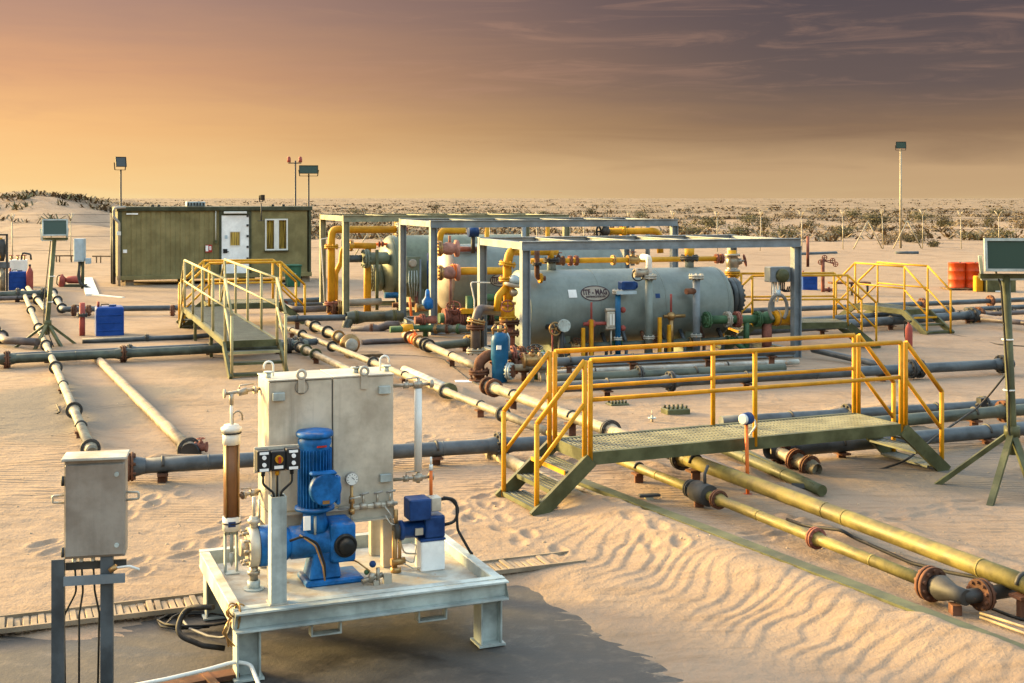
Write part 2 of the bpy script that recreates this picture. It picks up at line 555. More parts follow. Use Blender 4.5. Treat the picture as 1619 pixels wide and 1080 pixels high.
class MB:
    def __init__(s):
        s.v = []; s.f = []; s.sm = []

    def add(s, vs, fs, smooth=False):
        b = len(s.v)
        s.v.extend(tuple(p) for p in vs)
        for i, f in enumerate(fs):
            s.f.append(tuple(b + i_ for i_ in f))
            s.sm.append(smooth if isinstance(smooth, bool) else smooth[i])
        return s

    def box(s, c, size, rz=0.0, rot=None):
        c = V(c)
        m = rot if rot is not None else Matrix.Rotation(rz, 3, 'Z')
        h = [x / 2 for x in size]
        vs = [c + m @ Vector((sx * h[0], sy * h[1], sz * h[2])) for sz in (-1, 1) for sy in (-1, 1) for sx in (-1, 1)]
        return s.add(vs, [(0, 2, 3, 1), (4, 5, 7, 6), (0, 1, 5, 4), (2, 6, 7, 3), (0, 4, 6, 2), (1, 3, 7, 5)])

    def b2(s, lo, hi):
        return s.box([(a + b) / 2 for a, b in zip(lo, hi)], [abs(b - a) for a, b in zip(lo, hi)])

    def sweep(s, prof, p, q, up=None):
        p, q = V(p), V(q)
        sd_, u_ = basis(q - p, up)
        n = len(prof)
        vs = [e + sd_ * x + u_ * y for e in (p, q) for x, y in prof]
        fs = [(i, (i + 1) % n, n + (i + 1) % n, n + i) for i in range(n)]
        fs += [tuple(range(n - 1, -1, -1)), tuple(range(n, 2 * n))]
        return s.add(vs, fs)

    def beam(s, p, q, w, h, up=None):
        return s.sweep([(-w / 2, -h / 2), (w / 2, -h / 2), (w / 2, h / 2), (-w / 2, h / 2)], p, q, up)

    def ibeam(s, p, q, w, h, up=None, tw=.012, tf=.016):
        a, b, t = w / 2, h / 2, tw / 2
        return s.sweep([(-a, -b), (a, -b), (a, -b + tf), (t, -b + tf), (t, b - tf), (a, b - tf), (a, b), (-a, b), (-a, b - tf), (-t, b - tf), (-t, -b + tf), (-a, -b + tf)], p, q, up)

    def channel(s, p, q, w, h, up=None, t=.012):
        """C section, web on the +side, flanges towards -side"""
        b = h / 2
        return s.sweep([(0, -b), (0, b), (-w, b), (-w, b - t), (-t, b - t), (-t, -b + t), (-w, -b + t), (-w, -b)], p, q, up)

    def angle(s, p, q, w, h, up=None, t=.01):
        return s.sweep([(0, 0), (w, 0), (w, t), (t, t), (t, h), (0, h)], p, q, up)

    def tube(s, pts, r, n=12, closed=False, cap=True):
        pts = [V(p) for p in pts]
        N = len(pts)
        rs = r if isinstance(r, (list, tuple)) else [r] * N
        tang = []
        for i in range(N):
            a = pts[(i - 1) % N] if (closed or i > 0) else pts[i]
            b = pts[(i + 1) % N] if (closed or i < N - 1) else pts[i]
            t = b - a
            tang.append(t.normalized() if t.length > 1e-9 else Vector((0, 0, 1)))
        e1, e2 = basis(tang[0])
        vs = []
        for i in range(N):
            t = tang[i]
            e1 = (e1 - t * e1.dot(t))
            if e1.length < 1e-6:
                e1 = basis(t)[0]
            e1.normalize()
            e2 = t.cross(e1)
            for j in range(n):
                an = 2 * math.pi * j / n
                vs.append(pts[i] + (e1 * math.cos(an) + e2 * math.sin(an)) * rs[i])
        fs = []
        for i in range(N if closed else N - 1):
            a, b = i * n, ((i + 1) % N) * n
            for j in range(n):
                j2 = (j + 1) % n
                fs.append((a + j, a + j2, b + j2, b + j))
        sm = [True] * len(fs)
        if cap and not closed:
            fs += [tuple(range(n - 1, -1, -1)), tuple(range((N - 1) * n, N * n))]
            sm += [False, False]
        return s.add(vs, fs, sm)

    def cyl(s, p, q, r, n=16, r2=None):
        return s.tube([p, q], [r, r if r2 is None else r2], n)

    def lathe(s, p, axis, prof, n=24, smooth=True):
        """prof: (distance along axis, radius)"""
        p = V(p); a = V(axis).normalized()
        e1, e2 = basis(a)
        vs = []
        for t, r in prof:
            for j in range(n):
                an = 2 * math.pi * j / n
                vs.append(p + a * t + (e1 * math.cos(an) + e2 * math.sin(an)) * max(r, 1e-4))
        fs, sm = [], []
        for i in range(len(prof) - 1):
            flat = abs(prof[i + 1][0] - prof[i][0]) < 1e-6 or not smooth
            for j in range(n):
                j2 = (j + 1) % n
                fs.append((i * n + j, i * n + j2, (i + 1) * n + j2, (i + 1) * n + j))
                sm.append(not flat)
        k_ = len(prof) - 1
        fs += [tuple(range(n - 1, -1, -1)), tuple(range(k_ * n, k_ * n + n))]
        sm += [False, False]
        return s.add(vs, fs, sm)

    def sharp_lathe(s, p, axis, prof, n=24):
        """lathe whose profile corners stay sharp"""
        p = V(p)
        for i in range(len(prof) - 1):
            (t0, r0), (t1, r1) = prof[i], prof[i + 1]
            s._ring(p, axis, t0, r0, t1, r1, n)
        return s

    def _ring(s, p, axis, t0, r0, t1, r1, n):
        a = V(axis).normalized(); e1, e2 = basis(a)
        vs = []
        for t, r in ((t0, r0), (t1, r1)):
            for j in range(n):
                an = 2 * math.pi * j / n
                vs.append(p + a * t + (e1 * math.cos(an) + e2 * math.sin(an)) * max(r, 1e-4))
        s.add(vs, [(j, (j + 1) % n, n + (j + 1) % n, n + j) for j in range(n)], abs(t1 - t0) > 1e-6)

    def sphere(s, p, r, n=12, sx=1.0, axis=(0, 0, 1)):
        m = n // 2
        return s.lathe(p, axis, [(-r * sx * math.cos(math.pi * i / m), r * math.sin(math.pi * i / m)) for i in range(m + 1)], n)

    def torus(s, p, axis, r, rt, n=20, k=6):
        e1, e2 = basis(V(axis))
        return s.tube([V(p) + (e1 * math.cos(2 * math.pi * i / n) + e2 * math.sin(2 * math.pi * i / n)) * r for i in range(n)], rt, k, closed=True)

    def wheel(s, p, axis, r, rt, spokes=4):
        s.torus(p, axis, r, rt, 18, 5)
        e1, e2 = basis(V(axis))
        for i in range(spokes):
            an = math.pi * 2 * i / spokes
            s.cyl(p, V(p) + (e1 * math.cos(an) + e2 * math.sin(an)) * r, rt * .7, 5)
        a = V(axis).normalized()
        s.cyl(V(p) - a * rt * 1.5, V(p) + a * rt * 1.5, r * .2, 8)
        return s

    def flange(s, p, axis, r, t=.03, nb=8, pair=True, rb=None):
        p = V(p); a = V(axis).normalized()
        e1, e2 = basis(a)
        if pair:
            s.cyl(p - a * (t + .006), p - a * .006, r, 20)
            s.cyl(p + a * .006, p + a * (t + .006), r, 20)
            s.cyl(p - a * .007, p + a * .007, r * .8, 16)
            L = t + .006 + r * .16
        else:
            s.cyl(p - a * t / 2, p + a * t / 2, r, 20)
            L = t / 2 + r * .14
        bs = rb or r * .11
        for i in range(nb):
            an = math.pi * 2 * (i + .5) / nb
            c = p + (e1 * math.cos(an) + e2 * math.sin(an)) * r * .82
            s.cyl(c - a * L, c + a * L, bs, 6)
        return s


def finish(name, mb, mat):
    me = bpy.data.meshes.new(name)
    me.from_pydata(mb.v, [], mb.f)
    me.polygons.foreach_set('use_smooth', mb.sm)
    me.materials.append(MATS[mat])
    me.update()
    return bpy.data.objects.new(name, me)


def tag(o, label=None, cat=None, group=None, kind=None):
    for k_, v_ in (('label', label), ('category', cat), ('group', group), ('kind', kind)):
        if v_:
            o[k_] = v_
    return o


ROOTS = {}


def thing(name, label, cat, loc=(0, 0, 0), rz=0.0, group=None):
    o = bpy.data.objects.new(name, None)
    COL.objects.link(o)
    o.empty_display_size = .1
    o.location = loc
    o.rotation_euler = (0, 0, rz)
    ROOTS[o.name] = Matrix.Translation(V(loc)) @ Matrix.Rotation(rz, 4, 'Z')
    return tag(o, label, cat, group)


def part(name, mb, mat, parent, bev=0.0, label=None, world=False, seg=1):
    """a mesh under its thing; world=True when mb is in scene coordinates"""
    if world:
        r_ = parent
        while r_.parent:
            r_ = r_.parent
        inv = ROOTS[r_.name].inverted()
        mb.v = [tuple(inv @ Vector(p)) for p in mb.v]
    o = finish(name, mb, mat)
    COL.objects.link(o)
    o.parent = parent
    if label:
        o['label'] = label
    if bev:
        bm = o.modifiers.new('bevel', 'BEVEL')
        bm.width = bev; bm.segments = seg; bm.limit_method = 'ANGLE'; bm.angle_limit = R(40)
        bm.harden_normals = False
    return o


def solo(name, mb, mat, label, cat, group=None, bev=0.0, kind=None):
    """a thing that is one mesh; origin moved to its base"""
    a = np.array(mb.v)
    c = Vector(((a[:, 0].min() + a[:, 0].max()) / 2, (a[:, 1].min() + a[:, 1].max()) / 2, a[:, 2].min()))
    mb.v = [tuple(Vector(p) - c) for p in mb.v]
    o = finish(name, mb, mat)
    COL.objects.link(o)
    o.location = c
    if bev:
        bm = o.modifiers.new('bevel', 'BEVEL')
        bm.width = bev; bm.segments = 1; bm.limit_method = 'ANGLE'; bm.angle_limit = R(40)
    return tag(o, label, cat, group, kind)


def copy_tree(o, parent=None):
    c = o.copy()
    COL.objects.link(c)
    c.parent = parent
    for ch in list(o.children):
        copy_tree(ch, c)
    return c


# ---------------------------------------------------------------- ground
def vnoise(x, y, seed=0):
    """smooth value noise on arrays, about -1..1"""
    xi, yi = np.floor(x), np.floor(y)
    fx, fy = x - xi, y - yi
    fx = fx * fx * (3 - 2 * fx); fy = fy * fy * (3 - 2 * fy)

    def h(a, b_):
        n = np.sin(a * 127.1 + b_ * 311.7 + seed * 74.7) * 43758.5453
        return (n - np.floor(n)) * 2 - 1
    return (h(xi, yi) * (1 - fx) + h(xi + 1, yi) * fx) * (1 - fy) + (h(xi, yi + 1) * (1 - fx) + h(xi + 1, yi + 1) * fx) * fy


def fbm(x, y, o=4, seed=0):
    s, a = 0, 1.0
    for i in range(o):
        s = s + a * vnoise(x, y, seed + i)
        x, y, a = x * 2.03 + 11.3, y * 2.03 + 5.7, a * .5
    return s


def sst(x, a, b):
    t = np.clip((x - a) / (b - a), 0, 1)
    return t * t * (3 - 2 * t)


# slab outline: behind line L1 and right of line L2 the sand takes over
L1a, L1b = G(0, 1000), G(830, 911)
L2a, L2b = G(845, 918), G(1110, 1095)
n1 = Vector((-(L1b - L1a).y, (L1b - L1a).x, 0)).normalized()
n2_ = Vector(((L2a - L2b).y, -(L2a - L2b).x, 0)).normalized()
BE0, BE1 = G(905, 782), G(1640, 1080)       # the channel in the sand, lower right
bed = (BE1 - BE0).normalized(); ben = Vector((-bed.y, bed.x, 0))


BANKS = [(G(440, 514), G(1482, 927)), (G(766, 608), G(1660, 938)), (G(205, 738), G(884, 699)), (G(866, 613), G(1600, 575)), (G(146, 716), G(80, 570)), (G(1225, 712), G(1660, 674)), (G(1140, 667), G(1660, 636))]


def ground_z(x, y):
    x = np.asarray(x, float); y = np.asarray(y, float)
    z = .018 * fbm(x * .35, y * .35, 4, 3)
    near = sst(y, 30, 14)
    # sand drifting off the slab
    s1 = (x - L1a.x) * n1.x + (y - L1a.y) * n1.y
    s2 = (x - L2a.x) * n2_.x + (y - L2a.y) * n2_.y
    sand = np.maximum(s1, s2) + .16 * fbm(x * 1.3, y * 1.3, 3, 9)
    z = z + np.clip(sand * .11, -.10, .035)
    # wind ripples; small over the yard, bold on the drift beside the channel
    t = (x - BE0.x) * bed.x + (y - BE0.y) * bed.y
    d = (x - BE0.x) * ben.x + (y - BE0.y) * ben.y        # + = far side of the channel
    drift = np.exp(-((d + .75) / .75) ** 2) * sst(t, -.6, 1.2) * sst(y, 15, 13)
    bank = np.exp(-((d + .22) / .42) ** 2) * sst(t, -.4, 1.0) * sst(y, 15, 13.5)
    z = z + .135 * bank * np.where(sand > -.3, 1, 0)
    wx = x + .16 * vnoise(x * 1.6, y * 1.6, 21) + .05 * vnoise(x * 4.1, y * 4.1, 22)
    wy = y + .16 * vnoise(x * 1.6, y * 1.6, 23) + .05 * vnoise(x * 4.1, y * 4.1, 24)
    ph = (wy * .96 + wx * .28) / .165
    fr = ph - np.floor(ph)
    saw = np.where(fr < .72, fr / .72, (1 - fr) / .28)
    m1 = np.clip(.35 + .95 * fbm(x * .6, y * .6, 3, 31), .03, 1)
    dryz = sst(sand, -.5, -.08)
    z = z + near * dryz * m1 * (1 - drift) * .014 * (saw - .5)
    ph2 = (wx * .78 - wy * .62) / .165 + .75 * vnoise(x * 1.1, y * 1.1, 41) + .3 * vnoise(x * 2.9, y * 2.9, 42)
    f2 = ph2 - np.floor(ph2)
    saw2 = np.where(f2 < .84, f2 / .84, (1 - f2) / .16) ** 1.4
    z = z + drift * (.0085 + .008 * vnoise(x * .9, y * .9, 77)) * (saw2 - .5)
    # scuffed, footprinted ground around the walkway
    z = z + near * dryz * .006 * fbm(x * 3.3, y * 3.3, 3, 51)
    # sand banked against the pipes
    bn = np.clip(.35 + fbm(x * 1.1, y * 1.1, 3, 101), 0, 1.2)
    for (pa, pb) in BANKS:
        d_ = (pb - pa); l_ = d_.length; d_ = d_ / l_
        tt = (x - pa.x) * d_.x + (y - pa.y) * d_.y
        ss = (x - pa.x) * -d_.y + (y - pa.y) * d_.x
        z = z + .11 * bn * np.exp(-(ss / .2) ** 2) * sst(tt, -.1, .3) * sst(tt, l_ + .1, l_ - .3) * sst(y, 26, 20) * sst(sand, -.1, .2)
    # the channel is buried in places
    z = z + .075 * np.clip(fbm(t * .9, d * 2.0, 3, 111) + .1, 0, 1) * np.exp(-((d - .06) / .22) ** 2) * sst(t, 0, 1) * sst(y, 15, 14)
    # far plain and the dunes on the left
    z = z + sst(y, 60, 120) * (.35 * fbm(x * .05, y * .05, 4, 61) + .1 * fbm(x * .4, y * .4, 3, 63))
    z = z + sst(y, 150, 700) * 1.3 * fbm(x * .008, y * .012, 4, 71)
    ang = x / np.maximum(y, 1)
    dn = sst(y, 66, 112) * sst(ang, -.20, -.34) * (2.0 + 1.5 * fbm(x * .07, y * .045, 4, 81))
    dn2 = sst(y, 85, 150) * sst(ang, -.14, -.27) * (.9 + .6 * fbm(x * .05 + 4, y * .05, 3, 83))
    z = z + np.maximum(dn, dn2) * sst(y, 400, 160)
    return z


def axis(lo, hi, lim_lo, lim_hi, step, growth):
    a = list(np.arange(lo, hi + 1e-6, step))
    s, p = step, hi
    while p < lim_hi:
        s *= growth; p += s; a.append(p)
    s, p = step, lo
    pre = []
    while p > lim_lo:
        s *= growth; p -= s; pre.append(p)
    return np.array(pre[::-1] + a)


gx = axis(-4.6, 6.2, -4000, 4000, .0225, 1.036)
gy = axis(8.0, 15.6, -60, 6000, .0225, 1.032)
XX, YY = np.meshgrid(gx, gy)
ZZ = ground_z(XX, YY)
# footprints of the crew
frn = random.Random(21)
for (xa, ya, xb, yb, n_) in ((215, 905, 700, 690, 26), (640, 880, 960, 690, 20), (960, 800, 1080, 905, 8), (700, 640, 1010, 700, 14), (1180, 860, 1560, 800, 18), (60, 880, 300, 770, 12), (860, 880, 720, 790, 8)):
    pa, pb = G(xa, ya), G(xb, yb)
    dd_ = (pb - pa).normalized()
    for i_ in range(n_):
        q_ = pa + (pb - pa) * ((i_ + frn.uniform(-.3, .3)) / n_) + Vector((-dd_.y, dd_.x, 0)) * ((.11 if i_ % 2 else -.11) + frn.uniform(-.05, .05))
        i0, i1 = np.searchsorted(gx, [q_.x - .35, q_.x + .35]); j0, j1 = np.searchsorted(gy, [q_.y - .35, q_.y + .35])
        if i1 - i0 < 4 or j1 - j0 < 4:
            continue
        xx, yy = XX[j0:j1, i0:i1] - q_.x, YY[j0:j1, i0:i1] - q_.y
        an_ = math.atan2(dd_.y, dd_.x) + frn.uniform(-.3, .3)
        lu, lv = (xx * math.cos(an_) + yy * math.sin(an_)) / .15, (-xx * math.sin(an_) + yy * math.cos(an_)) / .065
        rr_ = np.sqrt(lu * lu + lv * lv)
        dp_ = frn.uniform(.5, 1.0)
        ZZ[j0:j1, i0:i1] += dp_ * (-.026 * np.exp(-rr_ ** 4) + .011 * np.exp(-((rr_ - 1.35) / .35) ** 2))
nx, ny = len(gx), len(gy)
gme = bpy.data.meshes.new('ground')
gv = np.stack([XX, YY, ZZ], -1).reshape(-1, 3)
ii = (np.arange(ny - 1)[:, None] * nx + np.arange(nx - 1)[None, :]).reshape(-1)
gf = np.stack([ii, ii + 1, ii + nx + 1, ii + nx], -1)
gme.vertices.add(len(gv)); gme.vertices.foreach_set('co', gv.ravel())
gme.loops.add(gf.size); gme.loops.foreach_set('vertex_index', gf.ravel().astype(np.int32))
gme.polygons.add(len(gf))
gme.polygons.foreach_set('loop_start', np.arange(0, gf.size, 4, dtype=np.int32))
gme.polygons.foreach_set('use_smooth', np.ones(len(gf), bool))
gme.update(calc_edges=True)
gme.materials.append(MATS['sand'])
gob = bpy.data.objects.new('ground', gme)
COL.objects.link(gob)
tag(gob, 'wind-rippled desert sand reaching to the horizon', None, None, 'structure')

sl = MB()
c0 = L1a - (L1b - L1a).normalized() * 3.0 + n1 * .55
c1 = L1b + (L1b - L1a).normalized() * 1.6 + n1 * .55
sl.add([c0 + V(0, 0, -.012), c1 + V(0, 0, -.012), V(2.9, 4.0, -.012), V(-6.5, 4.0, -.012)], [(3, 2, 1, 0)])
so = finish('slab', sl, 'slab'); COL.objects.link(so)
tag(so, 'dark oil-stained concrete pad under the pump skid', None, None, 'structure')


def gz(x, y):
    return float(ground_z(np.array([x]), np.array([y]))[0])


# trench cover strip of ribs beside the slab
tr0, tr1 = G(-60, 1008, .03), G(925, 891, .03)
trd = (tr1 - tr0).normalized(); trn = Vector((-trd.y, trd.x, 0))
L_ = (tr1 - tr0).length
t_ = thing('trench_cover', 'pale ribbed trench cover strip along the edge of the dark pad', 'trench cover', tr0, math.atan2(trd.y, trd.x))
mb = MB(); mb.b2((0, -.02, .0), (L_, .0, .036)); part('edge_angle', mb, 'concrete', t_)
mb = MB(); mb.b2((0, .30, .0), (L_, .32, .032)); part('edge_angle', mb, 'concrete', t_)
base = MB().b2((-.024, .004, .0), (.024, .296, .034))
slat0 = None
nsl = int(L_ / .056)
for i in range(nsl):
    if slat0 is None:
        slat0 = part('slat', base, 'concrete', t_, bev=.006)
        ob = slat0
    else:
        ob = slat0.copy(); COL.objects.link(ob)
    ob.location = (i * .056 + .04, 0, random.uniform(-.024, -.010))
    ob.rotation_euler = (random.uniform(-.03, .03), random.uniform(-.05, .05), random.uniform(-.03, .03))

# ---------------------------------------------------------------- scrub and bushes
def bush_mesh(name, seed, n, w, h, mat, leaf=.16):
    rnd = random.Random(seed)
    mb = MB()
    nst = 9
    tips = []
    for i in range(nst):
        a = rnd.uniform(0, 6.28); rr = rnd.uniform(.2, .95) * w / 2
        tip = V(math.cos(a) * rr, math.sin(a) * rr, h * rnd.uniform(.5, 1.0) * (1 - .35 * (rr / (w / 2)) ** 2))
        tips.append(tip)
        mid = tip * .5 + V(rnd.uniform(-.1, .1) * w, rnd.uniform(-.1, .1) * w, h * .06)
        mb.tube([V(0, 0, -.1), mid, tip], [.03, .02, .008], 4, cap=False)
    for i in range(n):
        t = rnd.choice(tips)
        f = rnd.random() ** .6
        p = t * f + V(rnd.gauss(0, .11) * w, rnd.gauss(0, .11) * w, rnd.gauss(0, .07) * h)
        p.z = max(.0, p.z)
        d = V(rnd.gauss(0, 1), rnd.gauss(0, 1), rnd.gauss(.5, .7)).normalized()
        s = d.cross(V(rnd.gauss(0, 1), rnd.gauss(0, 1), rnd.gauss(0, 1))).normalized()
        l = leaf * rnd.uniform(.5, 1.4)
        mb.add([p, p + d * l * .5 + s * l * .22, p + d * l, p + d * l * .5 - s * l * .22], [(0, 1, 2, 3)])
    me = bpy.data.meshes.new(name)
    me.from_pydata(mb.v, [], mb.f)
    me.materials.append(MATS[mat])
    return me


BM = [bush_mesh('bush', 1, 800, 2.6, 1.3, 'bush_olive'), bush_mesh('bush', 2, 700, 2.2, 1.5, 'bush_brown'),
      bush_mesh('bush', 3, 900, 3.4, 1.2, 'bush_olive'), bush_mesh('bush', 4, 600, 1.8, 1.0, 'bush_dark'),
      bush_mesh('bush', 5, 800, 2.8, 1.7, 'bush_dark')]
KN = ['low olive bush', 'tall brown bush', 'wide olive bush', 'small dark bush', 'tall dark bush']
# (pixel x, pixel y of the base, scale, kind)
bl = [(1208, 362, 1.0, 4), (1278, 362, .9, 4), (1325, 372, 1.0, 1), (1340, 373, 1.1, 0), (1385, 360, 1.5, 4), (1380, 350, 1.2, 2), (1437, 382, .8, 3), (1452, 385, .7, 4),
      (1420, 378, .8, 1), (1487, 362, 1.1, 4), (1500, 360, .8, 0), (1534, 364, 1.0, 1), (1560, 366, .9, 4), (1590, 380, .9, 0), (1130, 362, 1.0, 2), (1100, 372, .9, 0),
      (1165, 372, 1.0, 0), (1180, 352, 1.1, 2), (1240, 374, .9, 2), (1300, 378, .7, 3), (1475, 392, .6, 3), (1545, 380, .8, 2), (1610, 366, 1.0, 1), (1065, 364, .9, 1),
      (690, 333, 1.1, 4), (602, 330, .9, 4), (560, 338, .9, 0), (860, 338, 1.0, 2), (935, 340, .9, 4), (1010, 344, 1.0, 2), (640, 345, .8, 1), (740, 352, .9, 0),
      (1460, 347, 1.2, 2), (1345, 343, 1.3, 0), (1250, 342, 1.2, 1), (1580, 345, 1.3, 0), (775, 338, 1.1, 1), (960, 356, .8, 3), (1400, 389, .6, 1)]
ORD = ['first', 'second', 'third', 'fourth', 'fifth', 'sixth', 'seventh', 'eighth', 'ninth', 'tenth']
seen = {}
for (px, py, sc_, kd) in sorted(bl, reverse=True):
    p = G(px, py)
    o = bpy.data.objects.new('bush', BM[kd]); COL.objects.link(o)
    o.location = (p.x, p.y, gz(p.x, p.y) - .05)
    o.rotation_euler = (0, 0, random.uniform(0, 6.28)); s_ = sc_ * random.uniform(.9, 1.1)
    o.scale = (s_ * random.uniform(.9, 1.35), s_ * 1.2, s_ * random.uniform(.75, 1.0))
    where = 'behind the right fence posts' if px > 1060 else 'on the plain beyond the steel frames'
    seen[(kd, where)] = seen.get((kd, where), -1) + 1
    tag(o, ORD[seen[(kd, where)]] + ' ' + KN[kd] + ' from the right ' + where, 'bush', KN[kd] + 'es ' + where)
# uncountable scrub to the horizon and the grass on the dunes
rnd = random.Random(11)
mb = MB()


def tuft(p, w, h, n, fat=1.0):
    for i in range(n):
        a = rnd.uniform(0, 6.28)
        b0 = p + V(rnd.gauss(0, .3) * w, rnd.gauss(0, .3) * w, -.05)
        tip = b0 + V(math.cos(a) * w * .4, math.sin(a) * w * .4, h * rnd.uniform(.5, 1.1))
        s = V(-math.sin(a), math.cos(a), 0) * w * rnd.uniform(.03, .08) * fat
        mb.add([b0 - s, b0 + s, tip + s * .6, tip - s * .6], [(0, 1, 2, 3)])


cnt = 0
pts = []
for i in range(15000):
    D = 95 * (30 ** rnd.random())
    X = D * rnd.uniform(-.56, .56)
    pts.append((X, D))
pts += [(D * rnd.uniform(-.50, -.20), D) for D in [rnd.uniform(84, 150) for _ in range(500)]]
P_ = np.array(pts)
Zs = ground_z(P_[:, 0], P_[:, 1])
keep = fbm(P_[:, 0] * .03, P_[:, 1] * .03, 3, 91)
for (X, D), z, kz in zip(pts, Zs, keep):
    if kz < -.15 + .2 * math.sin(X * .05):
        continue
    if X / D < -.2 and D < 150 and z < 1.5 + .6 * kz:
        continue
    sc_ = rnd.uniform(.4, 1.1)
    if D < 170 and X > 0 and rnd.random() < .6:
        continue
    tuft(V(X, D, z), 1.5 * sc_ * (1 + min(D, 1500) / 600), .5 * sc_, 14 if D < 300 else 5, 1.0 if D < 300 else 2.2)
so = finish('scrub', mb, 'bush_brown'); COL.objects.link(so)
tag(so, 'sparse dry desert scrub over the far plain and dunes', None, None, 'stuff')
mb = MB()
for i in range(150):
    D = rnd.uniform(92, 135); X = D * rnd.uniform(-.48, -.22)
    z = gz(X, D)
    if z < 1.3 + .7 * math.sin(X * .7 + D * .3):
        continue
    tuft(V(X, D, z), 1.4, .5, 16)
so = finish('dune_grass', mb, 'bush_olive'); COL.objects.link(so)
tag(so, 'olive brown tufts of grass on the crest of the left dunes', None, None, 'stuff')

# ---------------------------------------------------------------- perimeter fence
f0, f1 = G(20, 414), G(1640, 393)
fd = (f1 - f0).normalized(); fl = (f1 - f0).length
t_ = thing('perimeter_fence', 'thin wire fence on pale posts with forked tops round the site', 'fence', (f0.x, f0.y, 0), math.atan2(fd.y, fd.x))
pm = MB()
pm.cyl((0, 0, -.3), (0, 0, 2.0), .027, 8)
for s_ in (-1, 1):
    pm.cyl((0, 0, 2.0), (0, s_ * .32, 2.38), .022, 6)
    pm.cyl((0, 0, 1.98), (s_ * .10, s_ * .3, 2.34), .022, 6)
first = part('post', pm, 'cream_steel', t_)
np_ = int(fl / 2.75)
for i in range(np_ + 1):
    q = f0 + fd * (i * 2.75)
    o = first if i == 0 else first.copy()
    if i:
        COL.objects.link(o)
    o.location = (i * 2.75, 0, gz(q.x, q.y))
    o.rotation_euler = (random.uniform(-.03, .03), random.uniform(-.03, .03), random.uniform(-.2, .2))
for xb in (.80, .845, .30):
    for s_ in (-1, 1):
        q = f0 + fd * fl * xb; z = gz(q.x, q.y)
        mb = MB().cyl((fl * xb + s_ * 1.1, 0, z - .2), (fl * xb, 0, z + 1.7), .035, 6)
        part('brace', mb, 'cream_steel', t_)
for h in (.5, 1.2, 1.9, 2.3):
    mb = MB().tube([V(i * 2.75, .25 if h > 2 else 0, gz(*(f0 + fd * i * 2.75).xy) + h) for i in range(np_ + 1)], .009, 4)
    part('wire', mb, 'dark_iron', t_)

# ---------------------------------------------------------------- site cabin
CF = Fr(G(187, 454), 21.0)
c_r = CF.pv(491, 447, 0)
CL, CW, CB, CT = c_r.x, 2.45, .24, 2.86
t_ = thing('site_cabin', 'olive green container cabin with white door and window', 'cabin', CF.o, CF.a)
mb = MB()
# corrugated front, left end and back
def corr(p, q, inw, n):
    p, q = V(p), V(q)
    d = (q - p) / n
    out = []
    for i in range(n):
        for f_, dep in ((0, .0), (.40, .0), (.5, .03), (.90, .03)):
            out.append(p + d * (i + f_) + V(inw) * dep)
    out.append(q)
    vs, fs = [], []
    for a in out:
        vs += [a + V(0, 0, CB + .16), a + V(0, 0, CT - .14)]
    for i in range(len(out) - 1):
        fs.append((2 * i, 2 * i + 2, 2 * i + 3, 2 * i + 1))
    return vs, fs


DX0, DX1 = CF.pv(350, 400, 0).x, CF.pv(394, 400, 0).x      # door
WX0, WX1 = CF.pv(419, 370, 0).x, CF.pv(455, 370, 0).x      # window
WZ0, WZ1 = CF.pv(437, 396, 0).z, CF.pv(437, 346, 0).z
mb.add(*corr((.12, 0.02, 0), (DX0 - .08, .02, 0), (0, 1, 0), 10))
part('front_wall', mb, 'olive_wall', t_)
mb = MB()
mb.b2((DX1 + .08, .02, CB + .16), (WX0, .08, CT - .14))
mb.b2((WX1, .02, CB + .16), (CL - .12, .08, CT - .14))
mb.b2((WX0, .02, CB + .16), (WX1, .08, WZ0)); mb.b2((WX0, .02, WZ1), (WX1, .08, CT - .14))
part('front_wall', mb, 'olive_wall', t_)
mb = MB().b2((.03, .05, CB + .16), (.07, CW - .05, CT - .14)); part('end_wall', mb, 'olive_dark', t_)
mb = MB().b2((CL - .07, .05, CB + .16), (CL - .03, CW - .05, CT - .14)); part('end_wall', mb, 'olive_wall', t_)
mb = MB().b2((.1, CW - .08, CB + .16), (CL - .1, CW - .04, CT - .14)); part('back_wall', mb, 'olive_wall', t_)
mb = MB().b2((.06, .06, CB + .02), (CL - .06, CW - .06, CB + .14)); part('floor', mb, 'olive_dark', t_)
for x in (0, CL):
    for y in (0, CW):
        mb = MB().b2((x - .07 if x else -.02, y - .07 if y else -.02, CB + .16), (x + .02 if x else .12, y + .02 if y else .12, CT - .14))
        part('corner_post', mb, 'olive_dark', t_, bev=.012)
mb = MB().b2((-.04, -.05, CB), (CL + .04, .10, CB + .158)); part('bottom_rail', mb, 'olive_wall', t_, bev=.01)
mb = MB().b2((-.04, CW - .1, CB), (CL + .04, CW + .05, CB + .158)); part('bottom_rail', mb, 'olive_wall', t_, bev=.01)
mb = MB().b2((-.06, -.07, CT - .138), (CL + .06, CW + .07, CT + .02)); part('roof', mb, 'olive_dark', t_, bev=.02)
mb = MB()
for x in (.25, CL * .33, CL * .66, CL - .3):
    for y in (.15, CW - .3):
        mb.b2((x, y, -.02), (x + .3, y + .2, CB - .002))
part('foundation_block', mb, 'concrete', t_)
